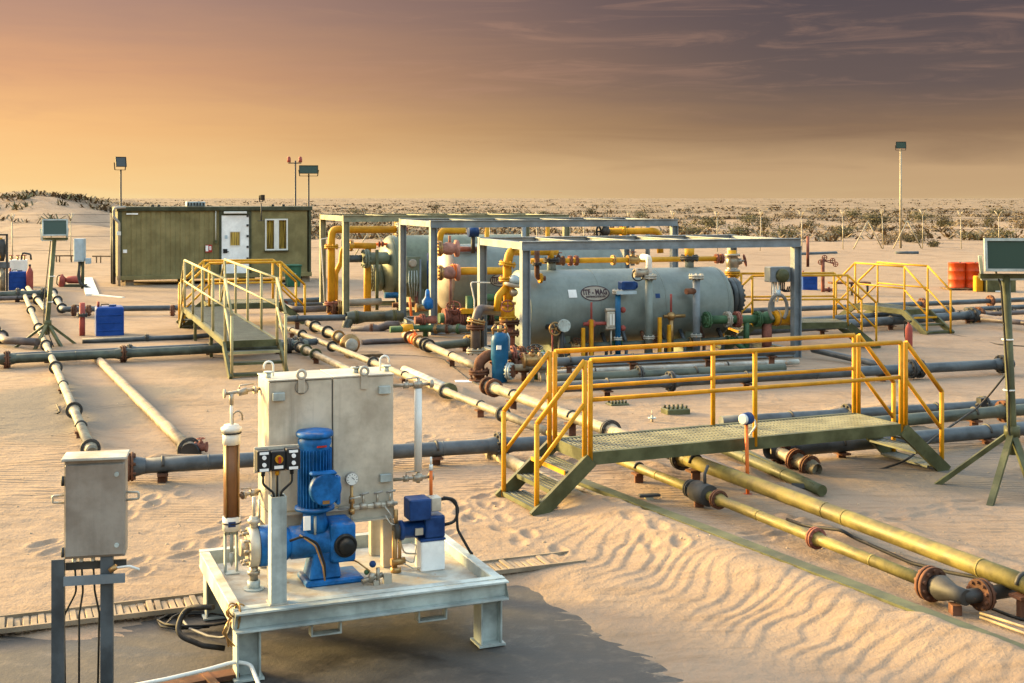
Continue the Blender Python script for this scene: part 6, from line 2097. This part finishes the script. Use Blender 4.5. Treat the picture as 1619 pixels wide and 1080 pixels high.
# --- level column with brown liquid
lv = SK.pz(366, 906, DK)
lc_ = sthing('level_column', 'clear level column filled with brown liquid left of the tank', 'level gauge', lv.x, lv.y)
dep = SK.w(lv.x, lv.y, 0).y
zz = lambda py: CAM_H - (py - HY) * dep / F - DK
part('tube', MB().cyl((0, 0, zz(838)), (0, 0, zz(678)), .066, 28), 'white_plastic', lc_)
lo_, hi_ = zz(816), zz(702)
lc_.children[-1].name = 'end_sleeve'
t_top, t_bot = MB().cyl((0, 0, hi_), (0, 0, zz(682)), .066, 28), MB().cyl((0, 0, zz(838)), (0, 0, lo_), .066, 28)
bpy.data.objects.remove(lc_.children[-1], do_unlink=True)
part('end_sleeve', t_top, 'white_plastic', lc_)
part('end_sleeve', t_bot, 'white_plastic', lc_)
part('liquid', MB().cyl((0, 0, lo_ + .001), (0, 0, hi_ - .001), .056, 28), 'copper_brown', lc_)
for an in (-2.4, -.75, .9, 2.4):
    part('tie_rod', MB().cyl((.062 * math.cos(an), .062 * math.sin(an), lo_), (.062 * math.cos(an), .062 * math.sin(an), hi_), .008, 6), 'brass', lc_)
part('top_cap', MB().lathe((0, 0, zz(682)), (0, 0, 1), [(0, .072), (.015, .078), (.03, .078), (.035, .06), (.05, .055), (.052, .02)], 24), 'white_plastic', lc_)
part('ring', MB().torus((0, 0, zz(684)), (0, 0, 1), .07, .006, 24, 6).torus((0, 0, zz(826)), (0, 0, 1), .068, .006, 24, 6), 'black', lc_)
part('maker_label', MB().b2((-.035, -.070, zz(830)), (.02, -.060, zz(822))), 'blue_dark', lc_)
zc_ = zz(672)
part('vent_hook', MB().tube([(.01, 0, zc_), (.01, 0, zc_ + .06)] + [(.045 - .035 * math.cos(t), 0, zc_ + .06 + .04 * math.sin(t)) for t in [math.pi * i / 8 for i in range(1, 9)]] + [(.08, 0, zc_ + .03)], .007, 8), 'fitting', lc_)
part('riser', MB().cyl((0, 0, zc_), (0, 0, zz(640)), .011, 8), 'white_plastic', lc_)
zv = zz(622)
o = part('top_valve', MB().cyl((0, 0, zz(640)), (0, 0, zv), .016, 8).cyl((-.05, 0, zv), (.26, .05, zv + .02), .013, 8).cyl((-.06, 0, zv), (-.045, 0, zv), .035, 10).cyl((.05, .01, zv), (.12, .02, zv + .01), .026, 8).cyl((.17, .03, zv + .01), (.20, .035, zv + .01), .028, 8), 'fitting', lc_)
part('lever', MB().tube([(.06, 0, zv + .03), (.06, 0, zv + .055), (.17, .02, zv + .06)], .006, 5), 'fitting', o)
zv = zz(785)
o = part('lower_valve', MB().cyl((.06, 0, zv), (.26, .05, zv + .02), .014, 8).cyl((.08, 0, zv), (.10, .01, zv), .03, 8).cyl((.14, .02, zv + .005), (.20, .03, zv + .01), .028, 8), 'fitting', lc_)
part('lever', MB().tube([(.15, .01, zv + .03), (.14, .01, zv + .05), (.07, .0, zv + .05)], .006, 5), 'fitting', o)
part('stand', MB().b2((-.05, .0, 0), (-.035, .05, zz(840))).b2((.035, .0, 0), (.05, .05, zz(840))).b2((-.05, -.05, -.0), (.05, .05, .008)).b2((-.05, .0, zz(846)), (.05, .05, zz(841))), 'galv', lc_)
part('drain_cock', MB().cyl((.0, -.01, zz(872)), (.0, -.01, zz(842)), .014, 8).lathe((.0, -.01, zz(895)), (0, 0, 1), [(0, .004), (.06, .02), (.1, .02)], 10), 'galv', lc_)

# --- galvanised square post with push-button plate
pb = SK.pz(440, 957, RIM)
dep2 = SK.w(pb.x, pb.y, 0).y
z2 = lambda py: CAM_H - (py - HY) * dep2 / F
ps = thing('control_post', 'square galvanised post on the skid front carrying push-button boxes', 'control post', SK.w(pb.x, pb.y + .04, RIM + .006), SK.a)
zp = z2(787) - RIM
part('post', MB().b2((-.05, -.05, 0), (.055, -.042, zp)).b2((-.05, .042, 0), (.055, .05, zp)).b2((-.05, -.042, 0), (-.042, .042, zp)).b2((.047, -.042, 0), (.055, .042, zp)), 'galv', ps)
part('base_weld', MB().b2((-.06, -.06, 0), (.065, .06, .012)), 'galv_dirty', ps)
zb0, zb1 = z2(746) - RIM, z2(713) - RIM
part('mount_plate', MB().b2((-.145, .045, zb0 - .02), (.155, .055, zb1 + .012)).b2((-.03, .050, zp - .3), (.035, .058, zb0)), 'stainless', ps)
for i, (x0, x1) in enumerate(((-.14, -.05), (-.045, .05), (.055, .15))):
    o = part('button_box', MB().b2((x0, -.04, zb0), (x1, .044, zb1 - (.0 if i != 1 else .01))), 'black', ps, bev=.006)
    xm = (x0 + x1) / 2
    if i == 1:
        part('switch', MB().cyl((xm, -.041, (zb0 + zb1) / 2 + .01), (xm, -.07, (zb0 + zb1) / 2 + .01), .026, 16), 'yellow', o)
        part('knob', MB().b2((xm - .008, -.085, (zb0 + zb1) / 2 - .01), (xm + .008, -.071, (zb0 + zb1) / 2 + .03)), 'red', o)
        part('tag_plate', MB().b2((xm - .03, -.046, zb0 + .015), (xm + .03, -.041, zb0 + .035)), 'white_paint', o)
    else:
        for dz_ in (-.022, .026):
            part('button', MB().cyl((xm, -.041, (zb0 + zb1) / 2 + dz_), (xm, -.055, (zb0 + zb1) / 2 + dz_), .014, 14), 'white_paint', o)
        part('tag_plate', MB().b2((xm - .03, -.046, zb0 + .004), (xm + .03, -.041, zb0 + .022)).b2((xm - .03, -.046, zb1 - .024), (xm + .03, -.041, zb1 - .008)), 'white_paint', o)
for i, x in enumerate((-.095, .0, .10)):
    part('gland', MB().cyl((x, .0, zb0), (x, .0, zb0 - .035), .014, 8), 'yellow' if i == 1 else 'black', ps)
    part('cable', MB().tube(fillet([(x, .0, zb0 - .03), (x, 0, zb0 - .09), (x * .25, 0, zp + .02), (x * .2, 0, zp - .1)], .04), .009, 6), 'rubber', ps)

# --- blue dosing pump: foot, pedestal, gear body, pump head, upright motor, terminal cover
bq = SK.pz(512, 928, DK)
bp = sthing('dosing_pump', 'bright blue dosing pump with upright motor on the skid deck', 'pump', bq.x, bq.y)
vb = bq.y + .14
zl = lambda py, v: SK.pv(510, py, v).z - DK
ul = lambda px, v: SK.pv(px, 800, v).x - bq.x
c0 = .14
part('foot', MB().b2((-.13, .0, .0), (.30, .30, .045)), 'blue', bp, bev=.012)
mb = MB()
for (w0, d0, z) in ((.12, .12, .046), (.10, .10, .10), (.075, .085, .20)):
    pass
mb.add([(-.10, .02, .046), (.14, .02, .046), (.14, .26, .046), (-.10, .26, .046), (-.06, .05, .24), (.11, .05, .24), (.11, .23, .24), (-.06, .23, .24)], [(3, 2, 1, 0), (4, 5, 6, 7), (0, 1, 5, 4), (1, 2, 6, 5), (2, 3, 7, 6), (3, 0, 4, 7)])
part('pedestal', mb, 'blue', bp, bev=.012)
zc_ = zl(853, vb); rG = .125
x0, x1 = ul(492, vb), ul(556, vb)
part('gear_body', MB().lathe((ul(455, vb), c0, zc_), (1, 0, 0), [(0, .105), (.02, .118), (x1 - ul(455, vb) - .16, .118), (x1 - ul(455, vb) - .14, .13)], 28), 'blue', bp)
part('gear_case', MB().b2((x1 - .19, .0, zc_ - .15), (x1, .29, zc_ + .14)), 'blue', bp, bev=.03, seg=3)
o = part('stroke_cover', MB().lathe((x1 - .085, -.001, zc_ - .02), (0, -1, 0), [(0, .085), (.02, .085), (.03, .075)], 24), 'black', bp)
part('stroke_knob', MB().lathe((x1 - .085, -.03, zc_ - .02), (0, -1, 0), [(0, .06), (.04, .055), (.045, .02)], 20), 'rubber', o)
xl = ul(408, vb)
part('lantern', MB().lathe((xl + .0, c0, zc_), (1, 0, 0), [(0, .145), (.17, .145), (.20, .12), (ul(458, vb) - xl, .105)], 28), 'blue', bp)
ph_ = part('pump_head', MB().lathe((xl - .075, c0, zc_), (1, 0, 0), [(0, .13), (.0, .14), (.07, .14), (.074, .13)], 28), 'stainless', bp)
mb = MB()
for i in range(10):
    an = 2 * math.pi * i / 10
    mb.cyl((xl - .12, c0 + .115 * math.cos(an), zc_ + .115 * math.sin(an)), (xl - .07, c0 + .115 * math.cos(an), zc_ + .115 * math.sin(an)), .012, 6)
mb.cyl((xl - .13, c0, zc_), (xl - .07, c0, zc_), .06, 16)
part('head_bolt', mb, 'fitting', ph_)
part('suction_valve', MB().cyl((xl - .03, c0, zc_ - .24), (xl - .03, c0, zc_ - .13), .03, 12).cyl((xl - .03, c0, zc_ - .2), (xl - .03, c0, zc_ - .17), .045, 8), 'fitting', ph_)
part('discharge_valve', MB().cyl((xl - .03, c0, zc_ + .13), (xl - .03, c0, zc_ + .22), .03, 12).cyl((xl - .03, c0, zc_ + .17), (xl - .03, c0, zc_ + .2), .045, 8).cyl((xl - .03, c0, zc_ + .22), (xl - .03, c0, zc_ + .36), .012, 8).cyl((xl + .01, c0, zc_ + .2), (xl + .01, c0, zc_ + .34), .009, 8), 'stainless', ph_)
part('head_stand', MB().cyl((xl - .03, c0, 0), (xl - .03, c0, zc_ - .24), .045, 14).cyl((xl - .03, c0, 0), (xl - .03, c0, .012), .075, 16), 'galv', bp)
part('filler_cap', MB().cyl((xl + .10, c0, zc_ + .13), (xl + .10, c0, zc_ + .165), .02, 10), 'red', bp)
part('yellow_cap', MB().cyl((xl + .07, c0 - .135, zc_ + .04), (xl + .07, c0 - .15, zc_ + .04), .014, 10), 'yellow', bp)
# motor
xm = ul(497.5, vb)
part('motor_foot', MB().lathe((xm, c0, zc_ + .08), (0, 0, 1), [(0, .11), (.09, .085), (zl(803, vb) - zc_ - .08, .085)], 20), 'blue', bp)
zm0, zm1 = zl(803, vb), zl(698, vb)
part('motor_flange', MB().lathe((xm, c0, zm0), (0, 0, 1), [(0, .145), (.02, .145), (.025, .125)], 28), 'blue', bp)
mot = part('motor', MB().lathe((xm, c0, zm0 + .024), (0, 0, 1), [(0, .108), (zm1 - zm0 - .06, .108), (zm1 - zm0 - .03, .122), (zm1 - zm0 + .0, .122), (zm1 - zm0 + .03, .10)], 28), 'blue', bp)
mb = MB()
for i in range(30):
    an = 2 * math.pi * i / 30
    d = V(math.cos(an), math.sin(an), 0)
    mb.beam(V(xm, c0, zm0 + .03) + d * .114, V(xm, c0, zm1 - .045) + d * .114, .022, .005, up=d.cross(V(0, 0, 1)))
part('cooling_fins', mb, 'blue', mot)
part('fan_cowl', MB().lathe((xm, c0, zm1 + .045), (0, 0, 1), [(0, .128), (.004, .136), (.028, .136), (.04, .125), (.046, .06), (.047, .02)], 30), 'blue', mot)
part('cowl_stay', MB().cyl((xm, c0, zm1 + .03), (xm, c0, zm1 + .045), .09, 20), 'blue_dark', mot)
part('name_strip', MB().b2((xm - .01, c0 - .126, zm1 - .02), (xm + .06, c0 - .110, zm1 - .008)), 'red', mot)
# terminal box: round cover facing the camera
tcx = ul(510, vb - .12); tcz = zl(771, vb - .12)
tb = part('terminal_box', MB().lathe((tcx, c0 - .10, tcz), (.12, -1, 0), [(0, .10), (.05, .118), (.09, .118), (.10, .11)], 30), 'blue', bp)
part('cover_lug', MB().b2((tcx - .10, c0 - .2, tcz + .10), (tcx + .09, c0 - .12, tcz + .125)).b2((tcx + .085, c0 - .19, tcz - .12), (tcx + .118, c0 - .13, tcz + .09)), 'blue', tb, bev=.01)
part('type_plate', MB().b2((tcx - .02, c0 - .212, tcz - .10), (tcx + .03, c0 - .205, tcz - .075)), 'brass', tb)
part('side_plate', MB().b2((xm - .11, c0 - .13, zm0 - .12), (xm - .06, c0 - .12, zm0 - .02)), 'white_paint', bp)
part('pump_cable', MB().tube(fillet([(ul(450, vb), -.03, zc_ + .06), (ul(470, vb), -.05, zc_ + .09), (ul(492, vb), -.06, zc_ + .03), (ul(503, vb), -.05, zc_ - .12), (ul(505, vb), -.03, .08)], .08), .010, 6), 'black', bp)
part('pump_cable', MB().tube(fillet([(ul(465, vb), -.045, zc_ + .10), (ul(488, vb), -.07, zc_ + .02), (ul(500, vb), -.07, zc_ - .14), (ul(504, vb), -.05, .06)], .08), .007, 6), 'brass', bp)
part('cable_clip', MB().cyl((xm - .02, c0 - .10, zc_ + .07), (xm - .02, c0 - .10, zc_ + .20), .01, 6), 'galv', bp)
# little ball valve cluster right of the pump foot
q = SK.pz(585, 925, DK)
vv = sthing('sample_valve', 'small sampling valve with blue knob right of the pump foot', 'valve', q.x, q.y)
part('body', MB().cyl((-.06, 0, .03), (.10, .02, .06), .02, 8).cyl((.06, .0, .0), (.06, 0, .12), .014, 8).cyl((.0, 0, .02), (.02, 0, .09), .024, 8), 'fitting', vv)
part('knob', MB().sphere((.02, 0, .15), .026, 10), 'blue_dark', vv)
part('knob', MB().sphere((-.02, .02, .09), .02, 10), 'green_paint', vv)
part('tube', MB().tube(fillet([(.0, 0, .1), (-.08, .1, .16), (-.22, .3, .12), (-.3, .45, .1)], .1), .006, 6), 'brass', vv)
part('stand', MB().b2((.10, -.02, 0), (.16, .02, .07)).b2((.02, -.03, 0), (.06, -.01, .03)), 'stainless', vv)

# --- small dark blue pump on a pale pedestal at the right
q = SK.pz(686, 903, DK)
mp_ = sthing('small_pump', 'small dark blue pump with black hose on a pale pedestal', 'pump', q.x, q.y)
pd_ = MB().b2((-.10, 0, 0), (.09, .16, .225)); part('pedestal', pd_, 'white_paint', mp_, bev=.008)
zs = lambda py: SK.pv(686, py, q.y + .08).z - DK
us = lambda px: SK.pv(px, 850, q.y + .08).x - q.x
part('pedestal_top', MB().b2((-.105, -.004, .226), (.095, .165, .245)), 'blue_dark', mp_, bev=.004)
zm = zs(833)
part('gear_case', MB().b2((us(668), .0, .246), (us(699), .16, zs(812))), 'blue_dark', mp_, bev=.015, seg=2)
part('barrel', MB().lathe((us(630), .08, zm), (1, 0, 0), [(0, .05), (.01, .075), (.03, .075), (.04, .062), (us(668) - us(630), .066)], 20), 'blue_dark', mp_)
part('front_head', MB().lathe((us(622), .08, zm), (1, 0, 0), [(0, .03), (.005, .06), (.04, .06), (.045, .04)], 16), 'dark_iron', mp_)
part('name_plate', MB().b2((us(652), -.0, zm - .03), (us(664), .02, zm + .02)), 'stainless', mp_)
part('terminal_box', MB().b2((us(642), -.02, zs(816)), (us(676), .15, zs(783))), 'blue_dark', mp_, bev=.012, seg=2)
part('junction', MB().b2((us(678), .02, zs(806)), (us(694), .12, zs(784))), 'stainless', mp_, bev=.006)
part('hose', MB().tube(fillet([(us(694), .07, zs(790)), (us(712), .07, zs(789)), (us(724), .07, zs(806)), (us(720), .07, zs(828)), (us(700), .07, zs(831))], .09), .013, 8), 'rubber', mp_)
part('hose', MB().tube(fillet([(us(700), .06, zs(787)), (us(720), .06, zs(792)), (us(722), .06, zs(840)), (us(742), .06, zs(878)), (us(744), .04, zs(880))], .12), .011, 8), 'rubber', mp_)
part('valve_pipe', MB().cyl((us(624), .08, 0), (us(624), .08, zm), .02, 10).cyl((us(632), .08, .06), (us(632), .08, zm - .03), .014, 8).cyl((us(618), .08, .08), (us(640), .08, .08), .028, 10).cyl((us(626), .08, 0), (us(626), .08, .04), .04, 12).cyl((us(626), .08, zm + .04), (us(626), .08, zm + .16), .016, 8), 'brass', mp_)
part('tubing', MB().tube(fillet([(us(640), .06, .09), (us(652), .04, .06), (us(656), .04, .2), (us(648), .04, .22)], .04), .005, 6).tube(fillet([(us(636), .06, .07), (us(650), .03, .03), (us(664), .02, .03)], .04), .005, 6).tube(fillet([(us(610), .1, zm + .12), (us(618), .08, zm + .05), (us(628), .06, zm + .05)], .04), .005, 6), 'stainless', mp_)
part('calibration_tube', MB().cyl((us(684), .12, zs(785)), (us(684), .12, zs(745)), .013, 10), 'orange_rod', mp_)
part('tube_end', MB().cyl((us(684), .12, zs(745)), (us(684), .12, zs(736)), .015, 10).cyl((us(684), .12, zs(736)), (us(684), .12, zs(724)), .009, 8), 'white_plastic', mp_)

# cables beside and under the skid
solo('cable_loop', MB().tube(fillet([SK.w(-.05, .55, .34), SK.w(-.22, .75, .30), SK.w(-.30, .62, .16), SK.w(-.12, .55, .08), SK.w(.02, .5, .06)], .1), .02, 8), 'rubber', 'black cable loop hanging beside the left side of the skid', 'cable')
mb = MB()
rn = random.Random(8)
for j in range(3):
    c = G(300, 985)
    pts_ = [c + V(.26 * math.cos(i * .55 + j) + .05 * j + rn.gauss(0, .02), .18 * math.sin(i * .55 + j) + rn.gauss(0, .02), .012 + .012 * j) for i in range(11)]
    mb.tube(pts_, .009, 6)
solo('cable_coil', mb, 'rubber', 'loose cable coil on the dark pad by the left skid legs', 'cable')
solo('cable_run', MB().tube(fillet([G(283, 975, .02), G(300, 994, .02), G(330, 1006, .02), G(360, 1010, .04), G(371, 960, .3)], .2), .010, 6), 'cable_grey', 'pale cable from the coil to the left front skid leg', 'cable')
solo('pale_hose', MB().tube(fillet([G(180, 1090, .06), G(262, 1074, .08), G(330, 1058, .10), G(372, 1046, .12), G(396, 1050, .10), G(410, 1085, .05), G(414, 1110, .03)], .3), .014, 8), 'white_plastic', 'pale hose arching over the pad at the bottom picture edge', 'hose')
solo('floor_bracket', MB().beam(G(225, 1092, .02), G(375, 1064, .02), .12, .03).beam(G(320, 1066, .02), G(345, 1090, .02), .05, .05), 'rust', 'rusty flat bar lying on the pad below the front skid leg', 'bar')

# ---------------------------------------------------------------- junction box on its stand, lower left
JD = 7.85
jc = PD(150, 800, JD)
JB = Fr((jc.x, jc.y), 12)
jb = thing('junction_box', 'grey steel junction box on a two-legged stand at the left', 'junction box', (jc.x, jc.y, 0), JB.a)
zj = lambda py: CAM_H - (py - HY) * JD / F
hw = .182
part('box', MB().b2((-hw, 0, zj(882)), (hw, .17, zj(727))), 'stainless_dark', jb, bev=.006)
part('door', MB().b2((-hw + .006, -.022, zj(878)), (hw - .004, -.002, zj(733))), 'stainless_dark', jb, bev=.006)
part('rain_hood', MB().b2((-hw - .012, -.045, zj(727) + .002), (hw + .012, .19, zj(727) + .02)), 'galv_dirty', jb, bev=.004)
for py in (750, 862):
    part('lock', MB().cyl((hw - .05, -.022, zj(py)), (hw - .05, -.034, zj(py)), .014, 12), 'galv', jb)
for s_ in (-1, 1):
    z = zj(790)
    part('handle', MB().tube(fillet([(s_ * hw, .06, z + .025), (s_ * (hw + .075), .06, z + .02), (s_ * (hw + .075), .06, z - .02), (s_ * hw, .06, z - .025)], .012), .008, 8), 'stainless', jb)
    part('hinge', MB().cyl((-hw - .006, -.012, zj(750) if s_ > 0 else zj(862)), (-hw - .006, -.012, (zj(750) if s_ > 0 else zj(862)) - .06), .010, 8), 'dark_iron', jb)
for x in (-hw + .035, hw - .04):
    o = part('leg', MB().angle((x - .035, .0, 0), (x - .035, .0, zj(882)), .075, .06, up=(0, 1, 0), t=.008), 'pipe_grey', jb)
    part('foot_plate', MB().box((x, .03, .006), (.14, .12, .012)), 'frame_grey', o)
part('cross_bar', MB().b2((-hw, -.03, zj(922)), (hw, -.012, zj(908))), 'frame_grey', jb)
part('top_bar', MB().b2((-hw, .064, zj(904)), (hw, .084, zj(892))), 'dark_iron', jb)
mb = MB()
for i, x in enumerate((-.13, -.09, -.02, .06)):
    mb.cyl((x, .08, zj(884)), (x, .08, zj(884) - .05), .014, 8)
part('gland', mb, 'white_plastic', jb)
for i, x in enumerate((-.13, -.09, -.02)):
    part('cable', MB().tube(fillet([(x, .08, zj(890)), (x + .01, .08, zj(940)), (x - .06 + .05 * i, .06, zj(975)), (x - .05 + .04 * i, .05, .02)], .1), .007, 6), 'rubber', jb)
part('loose_lead', MB().tube(fillet([(hw - .08, -.03, zj(898)), (hw + .03, -.06, zj(894)), (hw + .09, -.08, zj(899))], .04), .008, 6), 'white_plastic', jb)
part('plug', MB().cyl((hw - .09, -.03, zj(902)), (hw - .05, -.035, zj(895)), .018, 10), 'brass', jb)

# ---------------------------------------------------------------- small things round the near walkway
for i, (px, py, w, n, lb) in enumerate(((976, 643, .30, 5, 'olive bolted block half sunk in sand, left of two'), (1068, 658, .36, 5, 'taller olive bolted block in sand, right of two'))):
    p = G(px, py)
    t_ = thing('bolted_block', lb, 'block', p, .3, 'bolted blocks on the sand')
    h_ = .06 if i == 0 else .12
    part('body', MB().b2((-w / 2, -.13, -.03), (w / 2, .13, h_)), 'olive_steel', t_, bev=.012)
    for a in range(n):
        for b in range(2):
            part('bolt', MB().cyl((-w / 2 + .04 + a * (w - .08) / (n - 1), -.07 + b * .14, h_), (-w / 2 + .04 + a * (w - .08) / (n - 1), -.07 + b * .14, h_ + .04), .018, 6), 'olive_dark', t_)
p = G(1031, 672)
t_ = thing('sprinkler_stub', 'small pale valve stub in the sand behind the walkway deck', 'valve', p, 0)
part('stem', MB().cyl((0, 0, -.02), (0, 0, .14), .018, 8).cyl((0, 0, .1), (0, 0, .22), .006, 6), 'fitting', t_)
part('wheel', MB().wheel((0, 0, .10), (0, 0, 1), .05, .010), 'galv', t_)
p = G(1026, 796)
t_ = thing('cleat', 'small rusty cleat sticking out of the sand below the deck', 'cleat', p, .2)
part('post', MB().b2((-.04, -.04, -.02), (.04, .04, .07)), 'cream_steel', t_)
part('bar', MB().b2((-.11, -.035, .071), (.12, .035, .10)), 'dark_iron', t_, bev=.008)
# transmitter on orange rod at the deck edge
dd = WC.w(*WC.pv(1180, 700, -.10))
tr = thing('transmitter', 'blue transmitter with white face on an orange rod at the deck edge', 'transmitter', (dd.x, dd.y, 0), WC.a)
dpx = dd.y
zq = lambda py: CAM_H - (py - HY) * dpx / F
part('rod', MB().tube([(.02, 0, 0.0), (.0, 0, zq(670))], .02, 8), 'orange_rod', tr)
part('head', MB().lathe((.06, .02, zq(662)), (-1, -.35, 0), [(0, .03), (.01, .065), (.09, .065), (.10, .055)], 18), 'blue_dark', tr)
part('face', MB().lathe((-.035, -.013, zq(662)), (-1, -.35, 0), [(0, .055), (.03, .055), (.035, .045)], 18), 'white_plastic', tr)
part('conduit', MB().tube(fillet([(.06, .02, zq(664)), (.13, .03, zq(666)), (.14, .03, zq(676)), (.05, .02, zq(690))], .03), .010, 6), 'white_plastic', tr)
part('foot', MB().cyl((.02, 0, -.02), (.02, 0, .05), .05, 10), 'rust_red', tr)
# red tag and rust bits in the drift
solo('red_tag', MB().box(G(1056, 850, .14), (.10, .05, .015), .4), 'red', 'tiny red plastic tag lying on the sand drift', 'tag')
solo('rust_bar', MB().box(G(1080, 834, .05), (.16, .04, .03), .1), 'rust', 'small rusty bar beside the buried channel', 'bar')
# black cables round the foreground pipes
solo('black_cable', MB().tube(fillet([G(1240, 820, .10), G(1275, 832, .22), G(1330, 838, .28), G(1350, 850, .22), G(1440, 890, .14), G(1500, 905, .16), G(1570, 918, .2), G(1640, 925, .2)], .6), .016, 7), 'rubber', 'thick black cable sagging between the two olive pipes', 'cable')
solo('black_cable', MB().tube(fillet([G(1310, 852, .10), G(1380, 882, .05), G(1460, 912, .05), G(1500, 930, .05)], .6), .011, 6), 'rubber', 'thin black cable on the sand beside the slim olive pipe', 'cable')
solo('black_cable', MB().tube(fillet([G(1288, 744, .04), G(1330, 750, .03), G(1385, 744, .03), G(1430, 730, .12), G(1480, 690, .25), G(1552, 640, .35), G(1600, 580, .9)], .5), .014, 7), 'rubber', 'black cable from under the walkway up to the right light stand', 'cable')
solo('black_cable', MB().tube(fillet([G(1480, 925, .12), G(1540, 950, .06), G(1600, 975, .05), G(1640, 985, .05)], .4), .012, 6), 'rubber', 'black cable leaving the right valve along the sand', 'cable')
c = G(1552, 636, .32)
solo('cable_clamp', MB().box(c, (.10, .10, .12), .3).cyl(c + V(-.08, 0, -.05), c + V(.08, 0, .02), .03, 8), 'black', 'black clamp on the upper blue-grey pipe by the right light stand', 'clamp')
solo('cable', MB().tube(fillet([G(90, 640, .1), G(95, 652, .06), G(86, 655, .02), G(72, 659, .02)], .1), .012, 6), 'rubber', 'short black cable end beside the receding cream pipe', 'cable')
# scattered stones on the near sand
sto = MB()
for i in range(9):
    a = i * 2.4
    sto.add([], [])
rn = random.Random(3)
mb = MB()
for i in range(260):
    px, py = rn.uniform(0, 1619), rn.uniform(640, 900)
    p = G(px, py)
    if (p - EYE).dot(V(0, 1, 0)) < 9:
        continue
    s_ = rn.uniform(.006, .018)
    p.z = gz(p.x, p.y)
    mb.lathe(p, (rn.gauss(0, .2), rn.gauss(0, .2), 1), [(-s_ * .4, s_ * .5), (0, s_), (s_ * .5, s_ * .5)], 5, False)
so = finish('pebbles', mb, 'stone'); COL.objects.link(so)
tag(so, 'tiny pebbles and clods scattered on the sand', None, None, 'stuff')
